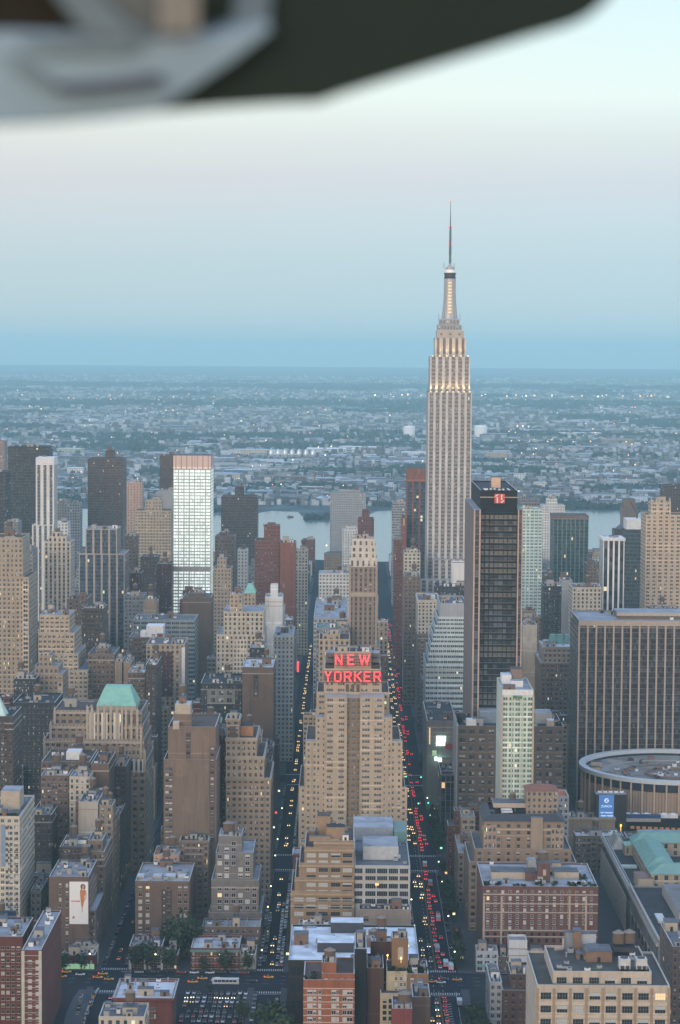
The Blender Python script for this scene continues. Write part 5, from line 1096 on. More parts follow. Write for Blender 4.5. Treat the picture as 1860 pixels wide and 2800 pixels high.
# tan hip roofed office
r = B('office_building', 'tan brick stepped building with dark hipped roof and square brick tower', 'hipped roof building', 'building', fac((.32,.235,.165), .42, .5, 5.6, 3.9, 1, gd=(.035,.035,.04), br=.14, gl=(.5,.5,.46)),
   [(1283,1577,2362,1266,52),(1298,1562,2326,1268,48),(1323,1542,2250,1271,42)], GREY, 2, True, cornice=False)
zt = r['z']; a_, b_ = P(1323,2250,1271), P(1542,2250,1271)
m = MB(); m.hip(a_.x-.8, b_.x+.8, 1270.2, 1314, zt+.95, zt+4.2, 5.0, 5.0, 0, False); m.build('hipped_roof', flat('slate_dark', (.035,.037,.045), .6), r['root'])
pbox(r, 'tower', 1440, 1526, 2163, 1288, 18, [S_tan2.mat, flat('red_tile', (.22,.09,.06), .8)], zb=zt+.96)
a_, b_ = P(1440,2163,1288), P(1526,2163,1288); m = MB(); m.hip(a_.x-.5, b_.x+.5, 1287.5, 1306.5, a_.z+.01, a_.z+2.2, 5, 7, 0); m.build('tower_roof', flat('red_tile', (.22,.09,.06), .8), r['root'])
pbox(r, 'stair_tower', 1453, 1485, 2236, 1269.6, 6, [S_tan2.blank, roofm(GREY)], zb=P(1450,2362,1266).z-22)
pbox(r, 'penthouse', 1350, 1438, 2196, 1292, 14, [creamm, roofm(GREY)], zb=zt+4.25); pbox(r, 'penthouse', 1372, 1402, 2222, 1282, 8, [whitem, roofm(LIGHT)], zb=zt+4.25)
B('office_building', 'pale stepped wing with long roofs between wide street and hipped roof building', None, 'building', S_tan2, [(1254,1296,2336,1330,52),(1262,1300,2240,1372,22)], LIGHT, 2, False)
B('office_building', 'white blank box with rust top right of the hipped roof building tower', None, 'building', S_greyl, [(1526,1556,2180,1330,20)], (.35,.12,.07), 0, False)
# brick-red apartment block
r = B('apartment_building', 'long red brick apartment block with pale bands and roof gardens', 'long red brick block', 'building', fac((.225,.105,.085), 0), [(1321,1636,2428,1196,56)], LIGHT, 5, False)
D = 1196; rg = random.Random(51); zt = r['z']
cols = [1334+20.2*k for k in range(15)]
zs = [P(1400,2440+16.4*k,D).z-1 for k in range(10)]
windows(r, [P(px_,2500,D).x for px_ in cols], D, zs[:7], 1.5, 2.0, whitem, rg, .4, .01, 2, 2, limit=100)
m_ = MB()
for z_ in zs[7:]:
    for px_ in cols: x_ = P(px_,2500,D).x; m_.box(x_-.75, x_+.75, D-.12, D-.01, z_, z_+2, 0, 0, bottom=True)
o = m_.build('lower_windows', glass_d, r['root']); o['kind'] = 'stuff'
for py in (2445, 2470, 2494, 2543, 2560): q = P(1330,py,D); m = MB(); m.box(r['x0'], r['x1'], D-.25, D-.14, q.z-.3, q.z+.3, 0, 0, bottom=True); m.build('belt_course', creamm, r['root'])
for px_ in (1324, 1372, 1558, 1603): q = P(px_,2450,D); m = MB(); m.box(q.x-.5, q.x+.5, D-.4, D-.26, 0, q.z, 0, 0); m.build('quoin', creamm, r['root'])
pbox(r, 'penthouse', 1344, 1438, 2385, 1216, 14, [creamm, roofm(GREY)], zb=zt+.01); pbox(r, 'penthouse', 1516, 1584, 2385, 1218, 12, [creamm, roofm(GREY)], zb=zt+.01)
pbox(r, 'penthouse', 1438, 1470, 2388, 1212, 14, [fac((.225,.105,.085), 0).mat, roofm(BRN)], zb=zt+.01)
pbox(r, 'chimney_tower', 1472, 1505, 2362, 1208, 9, [fac((.225,.105,.085), 0).mat, roofm(BRN)], zb=zt+.01)
q0, q1 = P(1485,2378,1208), P(1493,2394,1208); m = MB(); m.box(q0.x, q1.x, 1207.7, 1207.98, q1.z, q0.z, 0, 0, bottom=True); m.build('arched_panel', creamm, r['root'])
q = P(1484,2335,1240); water_tank(r['root'], q.x, 1236, zt+4, 3.0, 4.2)
pbox(r, 'penthouse', 1444, 1466, 2352, 1228, 8, [metal_g, roofm(LIGHT)], zb=zt+.01)
shrubs(r['root'], r['x0']+1, r['x1']-1, 1197, 1206, zt, 26, 12, 1.6); shrubs(r['root'], P(1580,2428,D).x, r['x1']-1, 1206, 1226, zt, 8, 13, 2.6)
for px_, w_ in ((1340, 18), (1560, 30), (1578, 24)): pbox(r, 'roof_hut', px_, px_+w_, 2410, 1204, 4, [whitem, roofm(LIGHT)], zb=zt+.01)
# shops in front
r = B('rowhouse', 'low white fronted shop house at the wide street corner', 'white corner shop', 'building', fac((.52,.53,.51), .7, .5, 3.2, 3.6, 2, br=.3), [(1303,1362,2606,1180.5,13)], LIGHT, 3, False)
m = MB(); m.box(r['x0']+.3, r['x1']-.3, 1179.4, 1180.4, 3.2, 4.2, 0, 0, bottom=True); m.build('awning', copper, r['root'])
B('rowhouse', 'low brick shop with dark roof left of blank white box', None, 'building', S_brown, [(1362.5,1391,2622,1180.5,13)], TAR, 2, False)
B('warehouse', 'blank white box building before the long red brick block', None, 'building', S_whiteb, [(1392,1442,2576,1181,12)], LIGHT, 0, False)
B('rowhouse', 'low dark roofed building right of the blank white box', None, 'building', S_brown, [(1443,1500,2614,1181,13)], TAR, 4, False)
B('rowhouse', 'dark brick house with stepped roofs left of cream loft', None, 'building', fac((.16,.085,.065), .4, .5, 3.2, 3.4, 1, br=.2), [(1374,1454,2712,1082,30),(1396,1452,2668,1088,22)], BRN, 3, False)
B('rowhouse', 'grey walled narrow house beside the dark brick house', None, 'building', S_greyl, [(1340,1373,2690,1084,34)], GREY, 2, False)
B('rowhouse', 'brown brick house with chimney blocks next to cream loft', None, 'building', S_brown2, [(1456,1512,2712,1000,40),(1468,1500,2650,1020,18)], BRN, 3, False)
# cream loft, bottom right
r = B('loft_building', 'big cream loft building with wide grid windows and machinery on its roof', 'cream loft', 'building', fac((.47,.41,.33), 0), [(1468,1832,2700,900,52),(1512,1782,2662,905,40)], (.07,.07,.065), 3, False, seed=9)
D = 900; rg = random.Random(61)
frame = flat('window_iron', (.25,.27,.25), .7)
xs = [P(px_,2720,D).x for px_ in (1493, 1538, 1582, 1627, 1671, 1716, 1760, 1806)]
windows(r, xs, D, [P(1600,2725+36*k,D).z-1.2 for k in range(3)], 4.2, 2.8, frame, rg, .35, .03, 4, 2)
xs2 = [P(px_,2680,905).x for px_ in (1536, 1580, 1625, 1668, 1712, 1756)]
windows(r, xs2, 905, [P(1600,2681,905).z-1.3], 4.0, 2.6, frame, rg, .35, .03, 4, 2)
tanp = flat('tan_pier', (.32,.235,.155), .85)
for px_ in (1470, 1515.5, 1560, 1604.5, 1649, 1693.5, 1738, 1783, 1830):
    q = P(px_,2700,D); m = MB(); m.box(q.x-.55, q.x+.55, D-.35, D-.12, 0, q.z-.3, 0, 0); m.build('pier', tanp, r['root'])
for k in range(3): q = P(1500,2741+36*k,D); m = MB(); m.box(r['x0'], r['x1'], D-.12, D-.02, q.z-.7, q.z+.3, 0, 0, bottom=True); m.build('spandrel', flat('cream_spandrel', (.50,.44,.36), .85), r['root'])
zt = r['z']
def rx(px_, D): return P(px_, 2600, D).x
mW = flat('brown_brick', (.20,.13,.09), .9)
bulkhead(r['root'], rx(1600,925), rx(1672,925), 922, 934, zt, 4.2, mW)
bulkhead(r['root'], rx(1575,930), rx(1600,930), 926, 931, zt, 2.2, mW)
for px_ in (1692, 1738):
    x_ = rx(px_+16, 910); m = MB(); m.box(x_-2.2, x_+2.2, 908, 913, zt+1.0, zt+5.0, 0, 0, bottom=True)
    for k in (-1, 1): m.cone(x_+k*1.05, 907.6, zt+1.3, zt+2.4, .75, .75, 10, 1); m.box(x_+k*1.9-.15, x_+k*1.9+.15, 908.2, 912.8, zt, zt+1.0, 1, 1)
    m.cone(x_, 910.5, zt+5.0, zt+5.5, 1.5, 1.5, 14, 1); m.build('cooling_unit', [flat('unit_white', (.48,.50,.50), .5), metal_d], r['root'])
for k, px_ in enumerate((1692, 1722)): water_tank(r['root'], rx(px_, 935), 936+k, zt+2.2, 2.5, 4.2)
pbox(r, 'dunnage', 1676, 1738, 2592, 931, 9, [metal_d, roofm(TAR)], zb=zt+1.9, h=.3)
bulkhead(r['root'], rx(1567,940), rx(1588,940), 938, 944, zt, 8.5, mW, False); bulkhead(r['root'], rx(1588,942), rx(1628,942), 940, 944, zt, 7, flat('zinc', (.36,.40,.45), .5), False)
bulkhead(r['root'], rx(1545,942), rx(1567,942), 940, 944, zt, 7.5, flat('zinc2', (.20,.23,.27), .5), False)
m = MB(); x_ = rx(1540,938); m.cone(x_, 938, zt+1.5, zt+5.5, .55, .55, 10); m.bar((x_-3.6, 936, zt+1.5), (x_, 938, zt+1.5), .9); m.build('duct', flat('duct', (.50,.40,.34), .45, .4), r['root'])
for px_, y_ in ((1530,912),(1550,918),(1558,908),(1640,912)): ac_unit(r['root'], rx(px_,y_), y_, zt, 2.0, 1.4)
m = MB(); m.box(rx(1612,912), rx(1640,912), 911, 911.6, zt+.1, zt+.3, 0, 0); m.build('green_deck', flat('green_felt', (.06,.22,.10), .8), r['root'])
B('office_building', 'brown brick building cut off by the right edge beside the cream loft', None, 'building', fac((.20,.145,.12), .5, .5, 2.2, 3.3, 1, br=.3), [(1840,1930,2594,985,40)], GREY, 2, False)
# ------------------------------------------------------------------ ribbed office slab, hotel behind it
r = B('office_building', 'huge dark office slab with pale vertical ribs at the right edge', 'ribbed slab', 'building', S_penn2, [(1584,2010,1702,1602,64)], LIGHT, 4, False, blank='')
zt = r['z']; a_ = P(1584,1702,1602); b_ = P(2010,1702,1602)
m = MB(); m.box(a_.x-.25, b_.x, 1601.6, 1601.98, zt-2.6, zt+.9, 0, 0); m.build('top_band', flat('pinkstone', (.40,.335,.275), .8), r['root'])
n = round((b_.x-a_.x)/6.05)
for k in range(n+1): x_ = a_.x+(b_.x-a_.x)*k/n; m = MB(); m.box(x_-.6, x_+.6, 1601.2, 1601.96, 0, zt-2.6, 0, 0); m.build('rib', flat('pinkstone', (.40,.335,.275), .8), r['root'])
pbox(r, 'penthouse', 1690, 1990, 1676, 1622, 30, [flat('mech', (.20,.145,.115), .8), roofm(LIGHT)], zb=zt+.01)
m = MB(); q = P(1690,1676,1622); q2 = P(1990,1676,1622)
m.box(q.x-1, q2.x, 1620, 1621.9, P(1700,1684,1620).z, P(1700,1676,1620).z, 0, 0, bottom=True); m.build('canopy', creamm, r['root'])
r = B('hotel', 'brown brick hotel with pale top floors and light roof left of the ribbed slab', None, 'hotel', S_brown2, [(1481,1590,1815,1738,60),(1486,1586,1772,1742,40,S_tan2)], (.40,.43,.48), 4, False, cornice=True)
for px_ in (1512, 1530, 1552): q = P(px_,1760,1770); m = MB(); m.hip(q.x-3.5, q.x+3.5, 1766, 1776, r['z'], r['z']+7, 1.5, 2); m.build('copper_hut', copper_d, r['root'])
B('office_building', 'brown ornate building with cream top floors beside the wide street', 'cream topped building', 'building', S_brown2, [(1143,1204,1735,1935,60),(1143,1204,1644,1936,58,S_cream)], GREY, 2, False, cornice=True)
pbox(ALL[-1], 'penthouse', 1166, 1190, 1626, 1950, 14, [whitem, roofm(LIGHT)], zb=ALL[-1]['z']+.01)
B('office_building', 'dark roofed building with small white dormers behind cream topped building', None, 'building', S_dark, [(1190,1284,1606,2030,30)], TAR, 4, False)
r = B('office_building', 'pale teal office building stepping down to the left in terraces', 'terraced teal building', 'building', S_teal,
  [(1165,1276,1818,1745,62),(1172,1276,1788,1745.2,61),(1178,1276,1760,1745.4,60),(1184,1276,1736,1745.6,59),(1190,1276,1712,1745.8,58),(1197,1276,1690,1746,57),(1203,1276,1652,1746.2,55,fac((.42,.44,.46), 0))], GREY, 3, False)
r = B('shopping_centre', 'grey low building with glowing green white screens beside the traffic', 'screen building', 'building', S_grey, [(1168,1248,1975,1602,90)], TAR, 5, False, blank='W')
scr = flat('led_screen', (.8,1,.9), .5, noise=0, emit=(.72,1,.86), es=2.6)
m = MB()
for (xl, xr, yt, yb, D) in ((1194,1219,2013,2028,1601),(1193,1217,2030,2039,1601)):
    q0, q1 = P(xl,yt,D), P(xr,yb,D); m = MB(); m.box(q0.x, q1.x, D-.4, D+.95, q1.z, q0.z, 0, 0, bottom=True); m.build('lit_screen', scr, r['root'])
for (xl, xr, yt, yb) in ((1189,1196,2072,2080),(1198,1214,2075,2083),(1183,1194,2055,2066)):
    q0, q1 = P(xl,yt,1598), P(xr,yb,1598); m = MB(); m.box(q0.x, q1.x, 1598, 1601.9, q1.z, q0.z, 0, 0, bottom=True); m.build('lit_sign', scr if yt > 2060 else flat('dim_sign', (.4,.5,.35), .5, emit=(.5,.8,.45), es=.5), r['root'])
q0, q1 = P(1217,2034,1601), P(1239,2048,1601); m = MB(); m.box(q0.x, q1.x, 1601, 1601.9, q1.z, q0.z, 0, 0, bottom=True); m.build('red_panel', flat('red_panel', (.35,.06,.06), .7), r['root'])
q0, q1 = P(1174,1990,1601.5), P(1176.5,2035,1601.5); m = MB(); m.box(q0.x, q1.x, 1601, 1601.9, q1.z, q0.z, 0, 0, bottom=True); m.build('light_strip', flat('light_strip', (.8,.6,.3), .5, emit=(1,.72,.35), es=.8), r['root'])
B('office_building', 'small dark building with thin upright ribs beside brown twin slab', None, 'building', fac((.24,.20,.19), .78, .9, 3.4, 4, 1, gd=(.012,.014,.02), gl=(.04,.04,.05), br=.2, pier=1, sp=(.02,.02,.028)), [(1206,1246,2122,1492,44)], TAR, 2, False)
# ------------------------------------------------------------------ round arena
ax_, ay_, ar_ = P(1838, 2094, 1531).x, 1531.0, 61.5
ar = thing('arena', 'round arena with white roof ring and tan ribbed drum wall', 'arena', (ax_, ay_, 0))
rec = dict(root=ar, nick='round arena', x0=ax_-ar_, x1=ax_+ar_, y0=ay_-ar_, y1=ay_+ar_, z=46, boxes=[[ax_-ar_, ax_+ar_, ay_-ar_, ay_+ar_, 46, None, 0]], manual=True); ALL.append(rec)
S_arena = fac((.40,.30,.22), .5, 1, 1, 50, 1, gd=(.30,.215,.15), gl=(.33,.24,.17), br=.3, lit=0, dirt=.4)
m = MB(); m.cone(ax_, ay_, 0, 38.5, ar_-1.5, ar_-1.5, 192, 0, False); m.build('wall', S_arena.mat, ar)
m = MB(); m.cone(ax_, ay_, 38.5, 44, ar_-3.0, ar_-3.0, 96, 0, False); m.build('window_band', flat('arena_glass', (.035,.05,.09), .25, noise=.5, scale=.3), ar)
for k in range(48):
    a0 = 2*math.pi*(k+.5)/48
    if math.sin(a0) > .55: continue
    m = MB(); c0 = Vector((ax_+math.cos(a0)*(ar_-1.2), ay_+math.sin(a0)*(ar_-1.2), 0)); m.bar(c0, c0+Vector((0, 0, 44)), 1.1); m.build('pilaster', flat('arena_stone', (.44,.34,.25), .85), ar)
m = MB(); nseg = 128
def ring(mb, r0, r1, z0, z1, mt=0):
    for k in range(nseg):
        t0, t1 = 2*math.pi*k/nseg, 2*math.pi*(k+1)/nseg
        o0, o1 = (math.cos(t0), math.sin(t0)), (math.cos(t1), math.sin(t1))
        p = lambda r_, o, z_: (ax_+r_*o[0], ay_+r_*o[1], z_)
        mb.face([p(r1,o0,z0), p(r1,o1,z0), p(r1,o1,z1), p(r1,o0,z1)], mt); mb.face([p(r0,o0,z1), p(r1,o0,z1), p(r1,o1,z1), p(r0,o1,z1)], mt); mb.face([p(r0,o1,z0), p(r0,o0,z0), p(r0,o0,z1), p(r0,o1,z1)], mt); mb.face([p(r1,o0,z0), p(r0,o0,z0), p(r0,o1,z0), p(r1,o1,z0)], mt)
ring(m, ar_-3.6, ar_+.6, 44, 46.6); m.build('roof_ring', flat('ring_white', (.50,.55,.58), .6, noise=.15), ar)
m = MB(); zs_ = [(ar_-3.6, 42.5), (45, 40.6), (30, 39.9), (16, 39.5), (.01, 39.3)]
for (r0, z0), (r1, z1) in zip(zs_, zs_[1:]): m.cone(ax_, ay_, z0, z1, r0, r1, 96, 0, False)
m.build('roof', roofm((.26,.25,.24)), ar)
for r0, col_ in ((47, (.36,.35,.33)), (33, (.20,.19,.18)), (18, (.24,.15,.11))):
    m = MB(); ring(m, r0-1.2, r0, 40.2, 41.2); m.build('roof_rib_ring', flat('rib_ring', col_, .8), ar)
rg = random.Random(71)
for k in range(60):
    a0, rr = rg.uniform(0, 6.283), rg.uniform(8, 56)
    if ax_+rr*math.cos(a0) > P(1900,2090,ay_).x: continue
    ac_unit(ar, ax_+rr*math.cos(a0), ay_+rr*math.sin(a0), 40.8, rg.uniform(1.6, 4), rg.uniform(1, 2.4), rg.choice([metal_g, metal_d, whitem, flat('rustbox', (.25,.14,.10), .8)]))
for k in range(4): a0 = math.pi+.4*k-.35; bulkhead(ar, ax_+52*math.cos(a0)-3.5, ax_+52*math.cos(a0)+3.5, ay_+52*math.sin(a0)-2.5, ay_+52*math.sin(a0)+2.5, 41.6, 3.4, creamm, False)
# screen pylon and entrance canopy
py_ = thing('screen_pylon', 'dark pylon with tall blue advertising screen in front of the round arena', 'sign', tuple(P(1675, 2300, 1456)))
a_, b_ = P(1630,2172,1456), P(1714,2172,1456); m = MB(); m.box(a_.x, b_.x, 1456, 1465, 0, a_.z, 0, 1); m.build('housing', [flat('housing', (.018,.017,.02), .5), roofm(LIGHT)], py_)
for k in range(5): q = P(1640+15*k, 2168, 1460); ac_unit(py_, q.x, 1460, a_.z, 2.4, 1.6, whitem)
D = 1455.6; a_, b_ = P(1638.5,2174,D), P(1677.5,2305,D); W_, H_ = b_.x-a_.x, a_.z-b_.z
m = MB(); m.box(a_.x, b_.x, D, 1455.98, b_.z, a_.z, 0, 0, bottom=True)
so = m.build('screen', flat('screen_blue', (.05,.15,.40), .5, noise=.45, scale=.22, emit=(.07,.19,.42), es=.55), py_)
m = MB(); m.box(a_.x, b_.x, D-.03, D-.005, b_.z, b_.z+H_*.52, 0, 0, bottom=True); m.build('screen_sky', flat('screen_pale', (.15,.28,.48), .5, noise=.6, scale=.3, emit=(.22,.38,.56), es=.5), py_)
m = MB(); m.box(a_.x+.05*W_, a_.x+.9*W_, D-.06, D-.035, b_.z+H_*.055, b_.z+H_*.13, 0, 0, bottom=True); m.build('screen_band', flat('screen_dark', (.02,.06,.25), .5, emit=(.03,.09,.32), es=.6), py_)
wt = flat('screen_white', (.5,.6,.75), .5, noise=0, emit=(.55,.66,.82), es=.75)
m = MB(); m.face([(a_.x+.5*W_+math.cos(t_*math.pi/10)*W_*.155, D-.06, a_.z-H_*.115+math.sin(t_*math.pi/10)*W_*.155) for t_ in range(20)], 0)
m.build('screen_logo', wt, py_)
m = MB()
for p, q in (((.42,-.03),(.56,-.03)), ((.56,-.03),(.46,.03)), ((.46,.03),(.60,.03))): m.bar((a_.x+p[0]*W_, D-.08, a_.z-H_*.115+p[1]*H_*.6), (a_.x+q[0]*W_, D-.08, a_.z-H_*.115+q[1]*H_*.6), W_*.045)
m.build('screen_logo_stroke', so.data.materials[0], py_)
def text(s, cx, zc, size, mat, parent, D, nm='screen_text'):
    cu = bpy.data.curves.new(nm, 'FONT'); cu.body = s; cu.size = size; cu.align_x = 'CENTER'; cu.align_y = 'CENTER'; cu.extrude = .02; cu.offset = size*.012
    o = bpy.data.objects.new(nm, cu); C.objects.link(o); o.data.materials.append(mat); o.parent = parent
    g_ = Vector(parent['_o']); o.location = (cx-g_[0], D-g_[1], zc-g_[2]); o.rotation_euler = (R(90), 0, 0)
    bpy.context.view_layer.update(); me = bpy.data.meshes.new_from_object(o); k = bpy.data.objects.new(nm, me); C.objects.link(k); k.parent = parent; k.location = o.location; k.rotation_euler = o.rotation_euler
    bpy.data.objects.remove(o, do_unlink=True); return k
cxs = (a_.x+b_.x)/2
text('ZURICH', cxs, a_.z-H_*.235, W_*.20, wt, py_, D-.07)
for zf, wl in ((.365,(.2,.5)),(.43,(.3,.36)),(.495,(.34,))):      # lines too small to read in the photo: broken pale strokes
    m = MB(); x_ = a_.x+W_*(.5-.5*(sum(wl)+.06*(len(wl)-1)))
    for w_ in wl:
        k_ = 0
        while k_ < w_: m.box(x_, x_+.05*W_, D-.08, D-.065, a_.z-H_*zf-W_*(.05 if int(k_*40) % 3 else .035), a_.z-H_*zf+W_*.04, 0, 0, bottom=True); x_ += .068*W_; k_ += .068
        x_ += .06*W_
    m.build('screen_text', wt, py_)
text('1912.', cxs, a_.z-H_*.565, W_*.27, wt, py_, D-.07)
en = B('arena_annex', 'dark entrance hall with blue and white canopy band before the round arena', None, 'building', fac((.02,.02,.022), 0), [(1690,1990,2240,1460,14)], TAR, 0, False, rings=False)
q0, q1 = P(1690,2226,1459), P(1806,2246,1459); m = MB(); m.box(q0.x, q1.x, 1457, 1459.9, q1.z, (q0.z+q1.z)/2-.05, 0, 0, bottom=True); m.build('white_band', concrete, en['root']); m = MB(); m.box(q0.x, q1.x, 1457, 1459.9, (q0.z+q1.z)/2, q0.z, 0, 0, bottom=True); m.build('blue_band', flat('navyband', (.03,.07,.18), .5), en['root'])
for px_ in (1716, 1738, 1768, 1815, 1840): q = P(px_,2218,1466); m = MB(); m.box(q.x-3, q.x+3, 1463, 1468, en['z'], en['z']+2.2, 0, 0); m.cone(q.x, 1465, en['z']+2.2, en['z']+3, 2.2, 1.2, 10); m.build('roof_unit', whitem, en['root'])
q = P(1698,2257,1454); m = MB(); m.cone(q.x, 1454, q.z-.5, q.z+.5, .6, .5, 8); m.bar((q.x, 1454, 0), (q.x, 1454, q.z-.5), .2); m.build('lamp', flat('amber', (.8,.5,.1), .5, emit=(1,.52,.06), es=4), en['root'])
for k in range(9): q = P(1730+16*k,2262+k*.7,1459); m = MB(); m.box(q.x-1.2, q.x+1.2, 1459.5, 1459.95, q.z-1, q.z+.6, 0, 0, bottom=True); m.build('lit_opening', flat('orange_dim', (.4,.2,.08), .6, emit=(1,.4,.08), es=.12), en['root'])
# ------------------------------------------------------------------ post office with green copper roofs
xN = 158.5; zP = 27.0
S_po = fac((.27,.265,.25), .55, .8, 4.6, 14, 1, gd=(.04,.045,.05), gl=(.1,.11,.12), br=.3, lit=0)
S_pob = fac((.40,.345,.26), .42, .62, 5.5, 5.0, 1, gd=(.04,.045,.045), br=.1)
po = B('post_office', 'long grey stone post office with dark flat roofs and green copper roofs', 'post office', 'building', S_po, [[xN, 300, 1144, 1262, zP-1], [xN+2, 300, 1262, 1400, zP-3]], TAR, 0, False, world=True, cornice=False)
root = po['root']
m = MB(); m.box(xN-1.2, xN-.003, 1144, 1400, zP-3.4, zP-1.6, 0, 0, bottom=True); m.box(xN-.6, xN+.6, 1144, 1262, zP-.1, zP+1.2, 0, 0); m.box(xN-.4, xN+.8, 1262.1, 1398, zP-1.9, zP-.9, 0, 0); m.build('cornice', concrete, root)
for k in range(30):
    y_ = 1268+k*4.2; m = MB(); m.box(xN-1.9, xN-1.3, y_, y_+1.6, zP-9, zP-7.5, 0, 0, bottom=True); m.bar((xN-1.6, y_+.8, .2), (xN-1.6, y_+.8, zP-9), .9); m.build('column', concrete, root)
zc = zP-3; gx0, gx1 = 171, 300; hw = 17
ringz = zc+8.2
def wing(name, x0, x1, y0, y1):
    m = MB(); m.box(x0, x1, y0, y1, zc, ringz, 0, 1, S_pob.bay, S_pob.fl); m.build(name, [S_pob.mat, concrete], root)
    m = MB()
    ix, iy = (6.5, 6.5)
    m.hip(x0-.7, x1+.7, y0-.7, y1+.7, ringz+.02, ringz+4.6, ix, iy); m.build('copper_roof', flat('copper_aged', (.16,.31,.27), .7, noise=.3, scale=.25), root)
wing('inner_wing', gx0, gx1, 1268, 1283); wing('inner_wing', gx0, gx0+16, 1284.5, 1349); wing('inner_wing', gx0, gx1, 1350.5, 1366)
pbx = B  # noqa
m = MB(); m.box(gx0+24, gx1, 1300, 1330, zc, zc+1.2, 0, 1); m.build('court_roof', [creamm, roofm(GREY)], root)
a_ = P(1743,2382,1262.5); m = MB(); m.box(P(1745,2382,1264).x, P(1788,2382,1264).x, 1263.5, 1283, zc, zc+6.5, 0, 1); m.build('brown_roof_block', [S_pob.blank, roofm((.20,.13,.115))], root)
m = MB(); m.box(P(1709,2306,1352).x, P(1740,2306,1352).x, 1352, 1364, zc, zc+6, 0, 1, 4, 6); m.build('corner_pavilion', [S_pob.mat, copper], root)
q = P(1726,2300,1358); m = MB(); m.cone(q.x, 1358, zc+6.05, zc+7.2, 3.2, 2.2, 14); m.build('copper_cap', copper, root)
m = MB(); m.box(P(1742,2270,1398).x, 300, 1384, 1398, zc, P(1742,2268,1398).z, 0, 1, 6, 6); m.build('front_attic', [fac((.45,.44,.42), .1, .7, 6, 12, gd=(.2,.2,.2), lit=0).mat, roofm(LIGHT)], root)
m = MB(); m.hip(P(1668,2310,1380).x, P(1712,2310,1380).x, 1368, 1398, zc+.05, zc+5.5, 4, 5); m.build('corner_roof', roofm((.30,.28,.25)), root)
for (px_, py_, D_, w_, d_, z_, c_) in ((1720,2340,1320,9,4,zc,(.40,.55,.53)),(1806,2500,1190,4,16,zP-1,(.5,.53,.52)),(1822,2520,1178,3,6,zP-1,(.5,.53,.52))):
    x_ = P(px_,py_,D_).x; m = MB(); m.box(x_-w_/2, x_+w_/2, D_-d_/2, D_+d_/2, z_, z_+1.4, 0, 0); m.build('skylight', flat('skylight', c_, .4), root)
m = MB(); x_ = P(1815,2420,1240).x; m.box(x_, 300, 1180, 1246, zP-1, zP+5, 0, 1); m.build('upper_roof_block', [concrete, roofm((.20,.20,.20))], root)
m = MB(); m.box(xN-6, xN-.2, 1146, 1180, 8, 9, 0, 0, bottom=True); m.build('loading_canopy', metal_d, root)
for k in range(7): y_ = 1160+k*14; m = MB(); m.box(xN-.35, xN-.02, y_, y_+5, 9, 14, 0, 0, bottom=True); m.build('window', glass_d, root)
# ------------------------------------------------------------------ ordinary buildings filling the rest of the blocks
import time
fr = random.Random(20)
FSTY = [('tan', fac((.36,.285,.205), .5, .5, 3.4, 3.5, 2, br=.22)), ('brown', S_brown), ('brown', S_brown2), ('dark brown', S_dkbrown), ('grey', S_grey), ('pale grey', S_greyl),
        ('cream', S_cream), ('white', S_white), ('red brick', S_red), ('tan', S_tanp), ('brown', fac((.23,.16,.12), .6, .55, 4.5, 3.8, 3, br=.25)), ('dark red', S_maroon), ('dark', S_dark), ('beige', S_beige)]
FROOF = [('dark roof', TAR), ('grey roof', GREY), ('pale roof', LIGHT), ('white roof', WHITE), ('brown roof', BRN)]
def prj_box(b):
    pts = [proj((x_, y_, z_)) for x_ in (b[0], b[1]) for y_ in (b[2], b[3]) for z_ in (0, b[4])]
    return min(p[0] for p in pts), max(p[0] for p in pts), min(p[1] for p in pts), max(p[1] for p in pts)
MAN = []
for rec in ALL:
    for b in rec['boxes']:
        u0, u1 = proj((b[0], b[2], b[4])), proj((b[1], b[2], b[4])); base = proj((b[0], b[2], 0))
        MAN.append((b[0], b[1], b[2], b[3], b[4], min(u0[0], u1[0]), max(u0[0], u1[0]), min(u0[1], u1[1]), base[1]))
def cap_z(x0, x1, y0, want):
    # keep the measured buildings behind visible, and the river open
    pa, pb = proj((x0, y0, 40))[0], proj((x1, y0, 40))[0]
    lim = want
    for (mx0, mx1, my0, my1, mz, u0, u1, vt, vb) in MAN:
        if my0 > y0 and u1 > pa+1 and u0 < pb-1:
            vv = vt + (.47 if 1440 < y0 < 2000 else .56)*(vb-vt) if vb < 2650 else vt+.8*(2650-vt)
            lim = min(lim, CAMZ-(vv-955)*y0/FPX)
    if y0 > 2200:
        if pb > 585 and pa < 1115: lim = min(lim, CAMZ-(1512-955)*y0/FPX)
        if pb > 480 and pa < 586: lim = min(lim, CAMZ-(1500-955)*y0/FPX)
        if pb > 1600 and pa < 1660: lim = min(lim, CAMZ-(1500-955)*y0/FPX)
        if pb > 180 and pa < 245: lim = min(lim, CAMZ-(1500-955)*y0/FPX)
    return lim
def overlaps(x0, x1, y0, y1):
    return any(m_[0] < x1-.3 and m_[1] > x0+.3 and m_[2] < y1-.3 and m_[3] > y0+.3 for m_ in MAN)
def zone_h(y):
    if y < 1421: return fr.uniform(18, 48)
    if y < 1701: return fr.uniform(40, 95)
    if y < 1985: return fr.uniform(50, 112)
    if y < 2271: return fr.uniform(40, 105)
    return fr.choice([fr.uniform(18, 45), fr.uniform(30, 75), fr.uniform(30, 95)])
FILL = []
